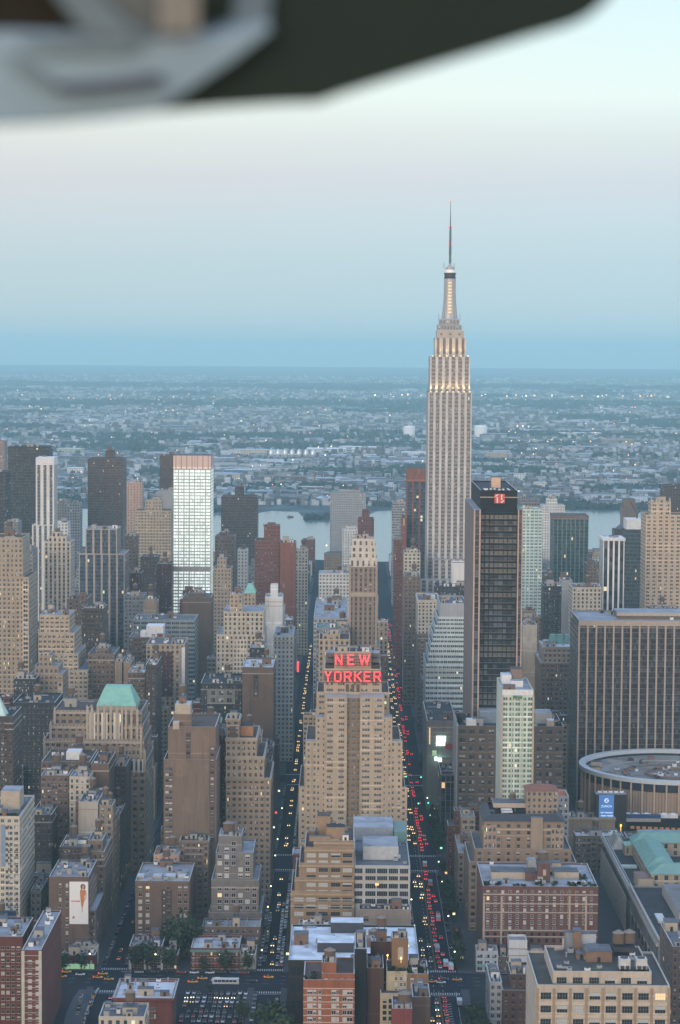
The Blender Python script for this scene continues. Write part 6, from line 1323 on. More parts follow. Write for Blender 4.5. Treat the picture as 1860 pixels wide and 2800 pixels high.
for (bx0, bx1, by0, by1) in blocks:
    if by0 < 1150 or by0 > 3500: continue
    mid = (bx0+bx1)/2
    if bx0 > 150 and by1 < 1700: continue              # post office and arena blocks
    rows_ = [(bx0+.2, mid-.6), (mid+.6, bx1-.2)]
    for (rx0, rx1) in rows_:
        y = by0+fr.uniform(.5, 3)
        while y < by1-8:
            dep = fr.uniform(9, 24) if y < 2270 else fr.uniform(12, 32)
            dep = min(dep, by1-y)
            x0, x1, y0, y1 = rx0, rx1, y, y+dep-.15
            y += dep
            if proj((x1, y0, 0))[0] < -30 or proj((x0, y0, 0))[0] > 1890: continue
            if fr.random() < .25: (x0, x1) = (x0, x1-fr.uniform(2, 7)) if rx0 == rows_[1][0] else (x0+fr.uniform(2, 7), x1)
            if overlaps(x0, x1, y0, y1):
                # try the free part in depth
                ok = False
                for t_ in (.3, .55):
                    if dep*(1-t_) > 9 and not overlaps(x0, x1, y0+dep*t_, y1): y0 += dep*t_; ok = True; break
                    if dep*(1-t_) > 9 and not overlaps(x0, x1, y0, y1-dep*t_): y1 -= dep*t_; ok = True; break
                if not ok: continue
            h = zone_h(y0)
            h2 = cap_z(x0, x1, y0, h)
            if h2 < h: h = max(9, h2*fr.uniform(.85, 1))
            FILL.append((x0, x1, y0, y1, h))
# which of them the photo can show: rays against plain boxes
from mathutils.bvhtree import BVHTree
bv, bf, bid = [], [], []
def addbox(x0, x1, y0, y1, z, i, z0=0):
    k = len(bv); bv.extend([(x0,y0,z0),(x1,y0,z0),(x1,y1,z0),(x0,y1,z0),(x0,y0,z),(x1,y0,z),(x1,y1,z),(x0,y1,z)])
    for f in ((0,1,5,4),(1,2,6,5),(2,3,7,6),(3,0,4,7),(4,5,6,7)): bf.append(tuple(k+q for q in f)); bid.append(i)
for i, rec in enumerate(ALL):
    for b in rec['boxes']: addbox(b[0], b[1], b[2], b[3], b[4], i)
nM = len(ALL)
for i, f in enumerate(FILL): addbox(*f, nM+i)
BVH = BVHTree.FromPolygons(bv, bf)
EYE = Vector((0, 0, CAMZ)); hits = {}
for iy in range(1150, 2800, 3):
    for ix in range(0, 1860, 3):
        d = CM @ Vector(((ix+1.5-PW/2)/FPX, (PH/2-iy-1.5)/FPX, -1.0)); d.normalize()
        loc, nrm, fi, dist_ = BVH.ray_cast(EYE, d)
        if fi is not None:
            h_ = hits.setdefault(bid[fi], [0, 0, 0]); h_[0] += 1; h_[1] += ix; h_[2] += iy
def seen(p):
    p = Vector(p); d = p-EYE; L = d.length; d.normalize()
    u_, v_ = proj(p)
    if not (-15 < u_ < PW+15 and -30 < v_ < PH+40): return False
    loc, nrm, fi, dist_ = BVH.ray_cast(EYE, d)
    return fi is None or dist_ > L-.5
for i in range(nM):
    if i in hits: ALL[i]['c'] = (hits[i][1]/hits[i][0], hits[i][2]/hits[i][0])
    else: print('UNSEEN manual:', ALL[i]['root'].get('label'))
marks = [r_ for r_ in ALL if r_['nick'] and 'c' in r_]
def tname(i): return ['nearest', 'second', 'third', 'fourth', 'fifth', 'sixth', 'seventh', 'eighth', 'ninth', 'tenth', '11th', '12th', '13th', '14th', '15th', '16th', '17th', '18th', '19th', '20th'][i] if i < 20 else str(i+1)+'th'
MADE = []
for i_, (x0, x1, y0, y1, h) in enumerate(FILL):
    cn, sty = fr.choice(FSTY); rn, rc = fr.choices(FROOF, (3, 4, 3, 2, 2))[0]
    t_ = [[x0, x1, y0, y1, h]]
    step = ''
    if h > 30 and fr.random() < .72:
        h1 = h*fr.uniform(.6, .85); i2, j_ = fr.uniform(1.5, 4), fr.uniform(1.5, 4)
        if x1-x0 > 14 and y1-y0 > 13:
            t_ = [[x0, x1, y0, y1, h1], [x0+i2, x1-i2, y0+j_, y1-j_, h]]; step = 'stepped '
            if fr.random() < .4 and x1-x0 > 20 and y1-y0 > 20: t_.append([x0+2*i2, x1-2*i2, y0+2*j_, y1-2*j_, h*1.1])
    size = 'low' if h < 25 else 'midrise' if h < 55 else 'tall'
    hh_ = hits.get(nM+i_)
    if not hh_ or hh_[0] < 6: continue
    rec = B('office_tower' if size == 'tall' else 'apartment_building' if fr.random() < .5 else 'office_building', 'x', None, 'building', sty, t_, rc,
            0 if y0 > 2700 else (2 if y0 > 2000 else 4), None, fr.choice(['', '', 'W', 'S', 'N']) if sty not in (S_dark,) else '', rings=y0 < 2500, world=True, cornice=(fr.random() < .3 and y0 < 1800), seed=fr.randrange(9999))
    rec['manual'] = False; rec['desc'] = (size, step, cn, rn); rec['c'] = (hh_[1]/hh_[0], hh_[2]/hh_[0]); MADE.append(rec)
grp = {}
for rec in MADE:
    cx, cy = rec['c']
    best = min(marks, key=lambda q: math.hypot(q['c'][0]-cx, q['c'][1]-cy))
    dx, dy = cx-best['c'][0], cy-best['c'][1]
    dr = ('right of' if dx > 0 else 'left of') if abs(dx) > abs(dy) else ('below' if dy > 0 else 'above')
    grp.setdefault((rec['desc'], best['nick'], dr), []).append((math.hypot(dx, dy), rec))
for (desc, nick, dr), L in grp.items():
    L.sort(key=lambda q: q[0])
    for i, (_, rec) in enumerate(L):
        size, step, cn, rn = desc
        o_ = '' if len(L) == 1 else (tname(i)+' ' if i == 0 else tname(i)+' nearest ')
        rec['root']['label'] = '%s%s %s%s building, %s, %s the %s' % (o_, size, step, cn, rn, dr, nick)
        rec['root']['group'] = 'ordinary city blocks'
print('fillers', len(FILL), 'made', len(MADE))
# ------------------------------------------------------------------ trees
def crown_mesh(seed, n=620):
    rg = random.Random(seed); m = MB()
    lobes = [(rg.uniform(-1.6, 1.6), rg.uniform(-1.6, 1.6), rg.uniform(3.2, 7.2), rg.uniform(1.2, 2.2)) for _ in range(9)]
    for i in range(n):
        lx, ly, lz, lr = rg.choice(lobes)
        d = Vector((rg.gauss(0, 1), rg.gauss(0, 1), rg.gauss(0, .8))).normalized()
        p = Vector((lx, ly, lz)) + d*lr*rg.uniform(.55, 1.08)
        a = Vector((rg.gauss(0, 1), rg.gauss(0, 1), rg.gauss(0, 1))).normalized(); b = a.cross(d+Vector((.1, .2, .3))).normalized()
        s = rg.uniform(.2, .48)
        m.face([p-a*s, p-b*s*.8, p+a*s, p+b*s*.8], i % 3)
    return m
def trunk_mesh():
    m = MB(); m.cone(0, 0, 0, 3.4, .26, .17, 8, 0, False)
    for k in range(5):
        a = k*1.26; m.bar((0, 0, 2.6+.2*k), (1.7*math.cos(a), 1.7*math.sin(a), 5.0+.25*k), .14)
    return m
bark = flat('bark', (.06,.045,.035), .9)
tprot = []
for s_ in range(4):
    c_ = crown_mesh(100+s_).build('crown', leafm); t_ = trunk_mesh().build('trunk', bark); tprot.append((c_, t_))
TREES = []
def tree(x, y, s, rz, label, group):
    c_, t_ = tprot[int(abs(x*7+y*3)) % 4]
    if not (seen((x, y, 7*s)) or seen((x+2*s, y, 4*s)) or seen((x-2*s, y, 5*s))): return
    o = thing('street_tree', label, 'tree', (x, y, .1), group); o.scale = (s, s, s*random.Random(int(x*9+y)).uniform(.9, 1.15)); o.rotation_euler = (0, 0, rz)
    for q in (c_, t_):
        k = q.copy(); C.objects.link(k); k.parent = o
    TREES.append(o); return o
tr_ = random.Random(8)
y = 1150; n_ = 0
sp34 = [(1186, 1.3), (1196, 1.5), (1204, 1.4), (1236, 1.1), (1290, 1.5), (1302, 1.6), (1313, 1.6), (1322, 1.5), (1334, 1.6), (1346, 1.5), (1400, 1.2), (1462, 1.6), (1474, 1.7), (1487, 1.6), (1500, 1.7), (1513, 1.6), (1526, 1.5), (1540, 1.5), (1580, 1.1), (1640, 1.2), (1760, 1.3), (1790, 1.2)]
for i, (yy, s) in enumerate(sp34): tree(61+tr_.uniform(-.5, .8), yy, s*.95, tr_.uniform(0, 6), '%s dark leafy tree along the right kerb of the wide traffic street' % tname(i), 'trees on the right kerb of the wide street')
sp34l = [(1188, 1.1), (1200, 1.3), (1211, 1.2), (1226, 1.2), (1240, 1.1), (1290, 1.2), (1302, 1.2), (1317, 1.1), (1330, 1.1), (1470, 1.1), (1490, 1.2), (1510, 1.1), (1535, 1.1)]
for i, (yy, s) in enumerate(sp34l): tree(35.4+tr_.uniform(-.5, .5), yy, s*.9, tr_.uniform(0, 6), '%s leafy tree along the left kerb of the wide traffic street' % tname(i), 'trees on the left kerb of the wide street')
k9 = [(-107, 1174.5, 1.2, 'at the corner by the bay front houses'), (-101, 1174, 1.3, 'in front of the bay front houses'), (-91, 1173.5, 1.25, 'right of the bay front houses'), (-72, 1173.5, .7, 'left of the green cornice row'), (-61, 1173.5, 1.1, 'before the green cornice row'), (-49, 1173.5, 1.0, 'at the right end of the green cornice row'),
      (-135, 1173.5, .9, 'left of the green lit shop'), (-144, 1173.5, .9, 'between corner brick slab and white house')]
for x_, y_, s, w_ in k9: tree(x_, y_, s*1.4, tr_.uniform(0, 6), 'dark green tree on the near avenue %s' % w_, 'trees along the near avenue')
k10 = [(-92, 1203, 2.5, 'tall tree behind the bay front houses, left one'), (-85, 1200, 2.7, 'tall tree behind the bay front houses, middle one'), (-80, 1207, 2.4, 'tall tree behind the bay front houses, right one'), (-68, 1228, 1.3, 'tree in the yard before the grey stepped house, left one'), (-59, 1227, 1.4, 'tree in the yard before the grey stepped house, second one'), (-50.5, 1227, 1.3, 'tree in the yard before the grey stepped house, right one'),
       (-31, 1049, 3.0, 'large green tree at the kerb beside the orange brick house'), (-29.5, 1039, 2.7, 'green tree overlapping the large tree by orange brick house'), (-37.5, 1036, 2.3, 'lower green tree at the bottom edge by the narrow street'), (-49.5, 1092, 1.2, 'tree at the right corner of the parked car lot'), (-47, 1084, 1.1, 'second tree at the right corner of the parked car lot'),
       (62, 1062, 2.0, 'big dark tree by the wide street below the crossing'), (66, 1052, 1.8, 'dark tree behind the big tree by the wide street'), (61.5, 1040, 1.6, 'dark tree at the bottom edge by the wide street'), (-66, 1136, .6, 'small tree left of the white bus')]
for x_, y_, s, w_ in k10: tree(x_, y_, s, tr_.uniform(0, 6), w_, 'trees in yards and corners')
park = [(x_, y_) for y_ in range(2310, 2660, 26) for x_ in (34.5, 61.5)]
for i, (x_, y_) in enumerate(park): tree(x_, y_, 1.5, i, 'dark tree far down the wide street, %s from the front' % tname(i), 'far trees lining the wide street')
for c_, t_ in tprot:
    bpy.data.objects.remove(c_, do_unlink=True); bpy.data.objects.remove(t_, do_unlink=True)
# ------------------------------------------------------------------ traffic
paint = {}
for nm_, c_ in {'yellow': (.75,.33,.02), 'black': (.012,.012,.014), 'white': (.65,.66,.67), 'silver': (.36,.38,.40), 'grey': (.10,.105,.11), 'red': (.28,.02,.025), 'blue': (.03,.06,.22), 'dark blue': (.015,.022,.05)}.items():
    paint[nm_] = flat('car_paint_'+nm_, c_, .3, noise=.03)
carglass = flat('car_glass', (.015,.018,.022), .08, noise=.1)
tyre = flat('tyre', (.012,.012,.012), .9)
headm = flat('headlamp', (.9,.8,.5), .4, noise=0, emit=(1,.62,.22), es=2.6); headw = flat('headlamp_white', (.9,.9,.8), .4, noise=0, emit=(1,.95,.72), es=3.6)
tailm = flat('taillamp', (.6,.02,.02), .4, noise=0, emit=(1,.012,.022), es=1.9)
taild = flat('taillamp_off', (.25,.01,.01), .4, noise=0); headd = flat('headlamp_off', (.5,.5,.5), .2, noise=0)
def car_body(taxi=False, van=False):
    # x across, +y forward; a lofted hull with bonnet, windscreen, roof and boot
    m = MB(); L, W = 4.8, 1.86
    if van: prof = [(-2.5,.35,1.0),(-2.5,.35,2.2),(1.2,2.2,2.2),(2.1,1.2,1.2),(2.5,.9,.9)]
    sec = [(-2.4,.45,.80),(-2.3,.32,.92),(-1.55,.28,.96),(1.0,.28,.93),(2.0,.28,.82),(2.4,.42,.66)] if not van else [(-2.5,.4,1.2),(-2.45,.3,1.25),(0,.3,1.25),(1.5,.3,1.15),(2.3,.3,.98),(2.5,.42,.8)]
    def ring_(y, zl, zh, w): return [(-w/2, y, zl), (-w/2*1.02, y, zl+(zh-zl)*.6), (-w/2*.9, y, zh), (w/2*.9, y, zh), (w/2*1.02, y, zl+(zh-zl)*.6), (w/2, y, zl)]
    rs = [ring_(y, a, b, W*(.88 if i in (0, len(sec)-1) else 1)) for i, (y, a, b) in enumerate(sec)]
    for r0, r1 in zip(rs, rs[1:]):
        for k in range(6): m.face([r0[k], r0[(k+1) % 6], r1[(k+1) % 6], r1[k]])
    m.face(rs[0][::-1]); m.face(rs[-1]); return m
def car_cabin(van=False):
    m = MB()
    y0, y1, y2, y3, zb, zt = (-1.9, -1.25, .35, 1.15, .94, 1.45) if not van else (-2.45, -2.3, .9, 1.7, 1.2, 2.05)
    b = [(-.82, y0, zb), (.82, y0, zb), (.80, y3, zb), (-.80, y3, zb)]; t_ = [(-.64, y1, zt), (.64, y1, zt), (.62, y2, zt), (-.62, y2, zt)]
    for k in range(4): m.face([b[k], b[(k+1) % 4], t_[(k+1) % 4], t_[k]], 0)
    m.face([(x_, y_, z_) for x_, y_, z_ in t_], 1)
    for x_ in (-.7, .7): m.bar((x_*1.04, (y0+y3)/2-.1, zb), (x_*.93, (y1+y2)/2-.1, zt), .1, 1)
    return m
def wheel(): 
    m = MB(); n = 12
    for k in range(n):
        a, b = 2*math.pi*k/n, 2*math.pi*(k+1)/n
        p = lambda x_, t: (x_, .32*math.cos(t), .32+.32*math.sin(t))
        m.face([p(-.1, a), p(-.1, b), p(.1, b), p(.1, a)]); m.face([p(-.1, a), (-.1, 0, .32), p(-.1, b)]); m.face([p(.1, b), (.1, 0, .32), p(.1, a)])
    return m
def lampm(s, d=1):
    m = MB(); m.cone(0, 0, -s*.75, 0, s*.45, s, 8, 0); m.cone(0, 0, 0, s*.75, s, s*.45, 8, 0); return m
CARS = {}; _cm = {}
def carmesh(kind):
    if kind in _cm: return _cm[kind]
    mb = {'body': car_body, 'vanbody': lambda: car_body(van=True), 'cabin': car_cabin, 'vancabin': lambda: car_cabin(True), 'wheel': wheel, 'lamp': lambda: lampm(.27), 'sign': None}[kind]()
    o = mb.build(kind, [black]); _cm[kind] = o.data; bpy.data.objects.remove(o, do_unlink=True); return _cm[kind]
_cm2 = {}
def cpart(name, kind, mats, parent, loc=(0, 0, 0)):
    key = (kind, tuple(m.name for m in mats))
    if key not in _cm2:
        me = carmesh(kind).copy(); me.materials.clear()
        for m in mats: me.materials.append(m)
        _cm2[key] = me
    o = bpy.data.objects.new(name, _cm2[key]); C.objects.link(o); o.parent = parent; o.location = loc; return o
VEH = []
def car(x, y, rz, col, van, lights, detail):
    o = thing('taxi' if col == 'yellow' else ('van' if van else 'car'), 'x', 'taxi' if col == 'yellow' else ('van' if van else 'car'), (x, y, .02))
    o.rotation_euler = (0, 0, rz)
    v = 'van' if van else ''
    cpart('body', v+'body', [paint[col]], o); cpart('cabin', v+'cabin', [carglass, paint[col]], o)
    if detail:
        for sx in (-.85, .85):
            for sy in (-1.45, 1.45): cpart('wheel', 'wheel', [tyre], o, (sx, sy, 0))
    hm = {2: headm, 3: headw}.get(lights, headd)
    for sx in (-.66, .66):
        cpart('headlight', 'lamp', [hm], o, (sx, 2.32, .68)); cpart('taillight', 'lamp', [tailm if lights in (1,) else taild], o, (sx, -2.35, .80))
    if col == 'yellow':
        m = MB(); m.box(-.28, .28, -.5, -.2, 1.46, 1.68, 0, 0); s_ = m.build('roof_sign', whitem, None); s_.parent = o; s_.location = (0, 0, 0)
    VEH.append(o); return o
def truckv(name, label, x, y, rz, L, H, mat, cat, lights=1, group=None):
    o = thing(name, label, cat, (x, y, .02), group); o.rotation_euler = (0, 0, rz)
    bus = name == 'bus'
    def bb(nm, x0, x1, y0, y1, z0, z1, mt, mt2=None):
        m = MB(); m.box(x0, x1, y0, y1, z0, z1, 0, 1, bottom=True); k = m.build(nm, [mt, mt2 or mt], None); k.parent = o; k.location = (0, 0, 0); return k
    if bus:
        bb('body', -1.28, 1.28, -L/2, L/2, .4, H, mat, flat('bus_roof', (.60,.61,.63), .6))
        for k in range(6):
            y0 = -L/2+1.0+k*(L-2)/6
            for sx in (-1.3, 1.28): bb('window', sx, sx+.02, y0, y0+(L-2)/6-.25, 1.5, 2.5, carglass)
        bb('windscreen', -1.1, 1.1, L/2, L/2+.02, 1.2, 2.6, carglass); bb('roof_unit', -.8, .8, -L/2+1.5, -L/2+4, H, H+.35, whitem)
    else:
        bb('box', -1.25, 1.25, -L/2, L/2-2.2, .8, H, mat); bb('cab', -1.1, 1.1, L/2-2.0, L/2, .5, 2.2, paint['white']); bb('windscreen', -.95, .95, L/2, L/2+.03, 1.3, 2.1, carglass)
    for sx in (-1.1, 1.1):
        for sy in (-L/2+1.6, L/2-1.2): cpart('wheel', 'wheel', [tyre], o, (sx, sy, 0)).scale = (1.4, 1.5, 1.5)
    for sx in (-.95, .95):
        cpart('taillight', 'lamp', [tailm if lights == 1 else taild], o, (sx, -L/2-.05, 1.0)); cpart('headlight', 'lamp', [headw if lights == 2 else headd], o, (sx, L/2+.02, .85))
    VEH.append(o); return o
cr = random.Random(99)
def rc(yl=.2): return 'yellow' if cr.random() < yl else cr.choice(['black', 'black', 'white', 'silver', 'silver', 'grey', 'grey', 'red', 'blue', 'dark blue', 'white'])
plan = []      # x, y, rz, colour, van, lights, lane name
a, b = roads[34]
busy = []
def lane(x, y0, y1, gap, rz, lights, nm, jit=.35, yl=.2, prob=1.0):
    y = y0
    while y < y1:
        g_ = gap(y) if callable(gap) else gap
        if cr.random() < prob: plan.append((x+cr.uniform(-jit, jit), y, rz+cr.uniform(-.03, .03), rc(yl), cr.random() < .12, lights if not callable(lights) else lights(), nm))
        y += g_*(cr.uniform(.85, 1.3) if g_ < 12 else cr.choice((.35, .4, .6, 1, 1.6, 2.4)))
cross = [(1140, 1184), (1414, 1458)]
def clear(y): return any(u-3 < y < v+3 for u, v in cross)
g34 = lambda y: 8.0 if 1060 < y < 1330 else (9.5 if y < 1600 else 19)
lane(cx34+2.1, 1046, 2750, g34, 0, 1, 'inner receding lane, wide street', .5)
lane(cx34+5.4, 1185, 2750, lambda y: 13 if y < 1600 else 40, 0, 1, 'outer receding lane, wide street', .6, prob=.5)
lane(cx34-2.1, 1040, 2750, lambda y: 30 if y < 1250 else (20 if y < 1420 else 20), math.pi, lambda: 2 if cr.random() < .8 else 3, 'inner oncoming lane, wide street', .6, yl=.35)
lane(cx34-5.4, 1060, 2750, lambda y: 32 if y < 1420 else 22, math.pi, lambda: 2 if cr.random() < .8 else 3, 'outer oncoming lane, wide street', .6, yl=.35, prob=.9)
lane(a+1.2, 960, 1420, 7, math.pi, 0, 'left kerb, wide street', .15, 0, .6)
lane(b-1.2, 1190, 1410, 7.5, 0, 0, 'right kerb, wide street', .15, 0, .35)
a5, b5 = roads[35]
lane(a5+1.2, 960, 1140, 6.4, math.pi, 0, 'left kerb, lower narrow street', .12, 0, .9); lane(b5-1.2, 1000, 1136, 6.4, math.pi, 0, 'right kerb, lower narrow street', .12, 0, .9)
for off in (1.2, 3.3): lane(a5+off, 1190, 1300 if off > 2 else 1700, 6.2, math.pi, 0, 'left kerb, narrow street' if off < 2 else 'double parked left row, narrow street', .12, .03, .9)
for off in (1.2, 3.3): lane(b5-off, 1190, 1330 if off > 2 else 1700, 6.2, math.pi, 0, 'right kerb, narrow street' if off < 2 else 'double parked right row, narrow street', .12, .03, .9)
lane((a5+b5)/2+.4, 1192, 2500, lambda y: 40 if y < 1330 else 17, math.pi, lambda: 2 if cr.random() < .85 else 3, 'middle, narrow street', .5, .45)
a6, b6 = roads[36]
lane(a6+1.2, 1190, 1500, 6.2, 0, 0, 'left kerb, canyon street', .12, 0, .85); lane(b6-1.2, 1190, 1500, 6.2, 0, 0, 'right kerb, canyon street', .12, 0, .85)
lane((a6+b6)/2+.5, 1200, 1500, 26, 0, lambda: cr.choice((1, 0, 2)), 'middle, canyon street', .8, .6)
lane(a6+2, 1040, 1135, 6.5, 0, 0, 'ramp side queue below the canyon street', .2, .1, .8)
lane(b6-2.6, 1040, 1140, 11, 0, 1, 'lane below the canyon street', .3, .1, .9)
plan = [p for p in plan if not (clear(p[1]) and p[6][:4] != 'ramp')]
# near avenue, traffic running to the right
for px_, py_, col, li in ((170,2703,'yellow',1),(183,2690,'yellow',1),(220,2697,'white',0),(268,2705,'yellow',1),(282,2695,'yellow',1),(298,2710,'yellow',0),(528,2716,'yellow',1),(554,2706,'yellow',1),(590,2711,'white',0),(735,2701,'yellow',1),(1206,2712,'white',0),(1250,2704,'yellow',0),(1213,2703,'black',1),(1182,2710,'yellow',0),(690,2712,'dark blue',0),(140,2712,'grey',0)):
    D = 2.0354e6/(py_-955); q = P(px_, py_, D)
    plan.append((q.x, min(max(D, 1150), 1174), -math.pi/2, col, False, li, 'near avenue'))
for px_, col in ((495,'red'),(531,'white'),(574,'white'),(605,'black'),(640,'blue'),(668,'red'),(380,'silver'),(345,'grey'),(420,'black'),(1150,'silver')):
    plan.append((P(px_,2696,1172.5).x, 1173.6, -math.pi/2, col, False, 0, 'far kerb of the near avenue'))
# lot full of cars with lamps on, below the avenue
lx0, lx1 = P(488,2760,1090).x, P(668,2760,1090).x
for i, yy in enumerate((1136, 1128.5, 1121, 1113.5, 1104, 1096, 1088)):
    for k in range(11):
        if cr.random() < .9: plan.append((lx0+(lx1-lx0)*(k+.5)/11+cr.uniform(-.3, .3), yy+cr.uniform(-.7, .7), math.pi, cr.choice(['black', 'grey', 'silver', 'white', 'dark blue', 'red']), False, (3 if i == 1 else 2) if i in (1, 2, 3) and cr.random() < .5 else 0, 'parked car lot'))
# ramp traffic bottom left
for k in range(5): q = P(222-2*k, 2745+13*k, 1128-7*k); plan.append((q.x, 1128-7.5*k, 0, cr.choice(['black', 'white', 'silver']), False, 0, 'short row on the ramp approach'))
plan = [p for p in plan if any(seen((p[0]+dx, p[1]+dy, 1.2)) for dx, dy in ((0, 0), (.8, 0), (-.8, 0), (0, -2.2), (0, 2.2)))]
plan.sort(key=lambda p: p[1])
seen_ = []
keep = []
for p in plan:
    if any(abs(p[0]-q[0]) < 1.9 and abs(p[1]-q[1]) < 5.0 for q in seen_[-60:]): continue
    seen_.append(p); keep.append(p)
plan = keep
bus1 = truckv('bus', 'long white bus with dark windows crossing on the near avenue', P(617,2716,1153).x, 1153.5, -math.pi/2, 13.5, 3.1, flat('bus_white', (.62,.61,.64), .5), 'bus', 0)
for k, (x_, y_, L_, c_) in enumerate(((cx34+5.6,1162+30,8.5,'white'),(cx34+2.2,1222,11,'silver'),(cx34+5.4,1288,7.5,'white'),(cx34+8,1186,9,'white'),(cx34+4.0,1375,8,'silver'),(cx34+2.4,1425,7,'white'),(cx34+9.3,1120,8,'white'))):
    truckv('delivery_truck', '%s box truck %s, wide street' % (c_, ['just past the near crossing','with long pale roof in the red tail light queue','third along the queue','near the right kerb by the crossing','halfway to the tan hotel corner','by the second crossing','parked below the near crossing'][k]), x_, y_, 0, L_, 3.2, flat('truck_'+c_, (.60,.62,.64) if c_ == 'white' else (.38,.40,.42), .6), 'truck', 1 if k < 6 else 0)
plan = [p for p in plan if not any(abs(p[0]-v.location.x) < 2.4 and abs(p[1]-v.location.y) < 8.5 and 'avenue' not in p[6] for v in VEH[1:]) and not (abs(p[1]-1153) < 3 and abs(p[0]-bus1.location.x) < 10)]
LIM = 291
cnt = {}
GN = {2: 'headlights on', 3: 'bright white headlights', 1: 'red tail lights', 0: 'lights off'}
for p in plan[:LIM]:
    o = car(p[0], p[1], p[2], p[3], p[4], p[5], p[1] < 1240)
    key = (p[3], p[5], p[6], o.name.split('.')[0]); cnt[key] = cnt.get(key, 0)+1
    o['label'] = '%s %s, %s, %s in the %s' % (p[3], 'taxi' if p[3] == 'yellow' else ('van' if p[4] else 'car'), GN[p[5]], ('nearest such' if cnt[key] == 1 else tname(cnt[key]-1)+' such'), p[6])
    o['group'] = 'vehicles on the '+p[6] if 'lot' not in p[6] else 'cars in the parked car lot'
# the rest, far down the streets, as one mass of traffic
m = MB()
for p in plan[LIM:]:
    x_, y_ = p[0], p[1]; k = 0
    m.box(x_-.9, x_+.9, y_-2.3, y_+2.3, .3, .95, 0, 0); m.hip(x_-.85, x_+.85, y_-1.6, y_+1.3, .95, 1.45, .2, .5, 1)
    if p[5]:
        for sx in (-.65, .65): m.box(x_+sx-.29, x_+sx+.29, y_-2.65, y_-2.31, .5, 1.0, 2 if p[5] == 1 else 3, 2 if p[5] == 1 else 3)
ft = m.build('distant_traffic', [paint['grey'], carglass, tailm, headm]); tag(ft, 'far cars as small lights down the streets', kind='stuff')
# ------------------------------------------------------------------ street lamps and signals
def lamp(x, y, side, label, on=True, col=None):
    if not seen((x+side*2.2, y, 9.6)): return
    o = thing('street_lamp', label, 'street lamp', (x, y, .1), 'street lamps')
    m = MB(); m.cone(x, y, .1, 9, .14, .08, 8); m.build('pole', metal_d, o)
    m = MB(); m.bar((x, y, 8.8), (x+side*2.2, y, 9.4), .1); m.build('arm', metal_d, o)
    m = MB(); m.cone(x+side*2.2, y, 9.1, 9.5, .42, .25, 8); m.cone(x+side*2.2, y, 8.9, 9.1, .3, .42, 8)
    m.build('lamp_head', flat('lamp_on', (.8,.8,.6), .4, noise=0, emit=col or (.95,1,.66), es=4) if on else metal_g, o)
L_ = 0
for y_ in (1184, 1240, 1300, 1365, 1412, 1460, 1560, 1640):
    L_ += 1; lamp(36.6, y_, 1, 'street lamp %s along the left kerb of the wide street' % tname(L_-1), y_ in (1240, 1300, 1412, 1460))
L_ = 0
for y_ in (1186, 1262, 1345, 1398, 1465, 1540, 1600, 1680):
    L_ += 1; lamp(60.4, y_, -1, 'street lamp %s along the right kerb of the wide street' % tname(L_-1), y_ not in (1465,))
L_ = 0
for y_ in (1186, 1280, 1330, 1412, 1460, 1560):
    L_ += 1; lamp(-44.6, y_, 1, 'street lamp %s along the left kerb of the narrow street' % tname(L_-1), True, (1,.95,.35) if y_ in (1280, 1330) else None)
for x_, w_ in ((-131, 'by the green lit shop'), (-97, 'before the bay front houses'), (-64, 'before the green cornice row'), (-47, 'at the corner of the narrow street')):
    lamp(x_, 1176, 0, 'street lamp on the near avenue %s' % w_, True, (1,.9,.5))
def signal(x, y, c_, label):
    if not seen((x, y-.6, 5.3)): return
    o = thing('traffic_signal', label, 'traffic light', (x, y, .1), 'traffic lights')
    m = MB(); m.cone(x, y, .1, 5.6, .1, .08, 8); m.build('pole', metal_d, o)
    m = MB(); m.box(x-.3, x+.3, y-.3, y+.1, 4.6, 5.9, 0, 0, bottom=True); m.build('housing', metal_d, o)
    m = MB(); m.cone(x, y-.45, 4.95, 5.6, .42, .42, 8); m.build('lens', flat('signal_'+c_, (.1,.6,.3), .4, noise=0, emit=(1,.05,.06) if c_ == 'red' else (.1,1,.55), es=3.2), o)
for i, (x_, y_, c_, l_) in enumerate(((36.8,1448,'green','green traffic light left of the wide street beyond the tan hotel'),(52,1600,'green','green traffic light in the middle of the wide street'),(59,1602,'green','green traffic light at the right kerb of the wide street'),(57,1700,'green','farther green traffic light on the wide street'),(46,1702,'green','green traffic light in the far left lane of the wide street'),(-45.4,1450,'red','red traffic light on the narrow street beyond the second avenue'),(-29.5,1700,'red','far red traffic light on the narrow street'),(-112.5,1450,'red','red traffic light down the canyon street'),(60.4,1409,'red','red traffic light by the screen building side of the wide street'),(-112,1139,'red','red traffic light at the lower end of the canyon street'))):
    signal(x_, y_, c_, l_)
q = P(817,1822,1640); o = thing('shop_sign', 'tall thin red neon sign on the left of the narrow street', 'sign', tuple(q))
q2 = P(814,1845,1640); m = MB(); m.box(q.x-1.2, q.x+.2, 1639, 1639.6, P(813,1837,1640).z, P(813,1808,1640).z, 0, 0, bottom=True); m.build('panel', flat('neon_strip', (.6,.05,.05), .5, noise=0, emit=(1,.06,.08), es=1.6), o)
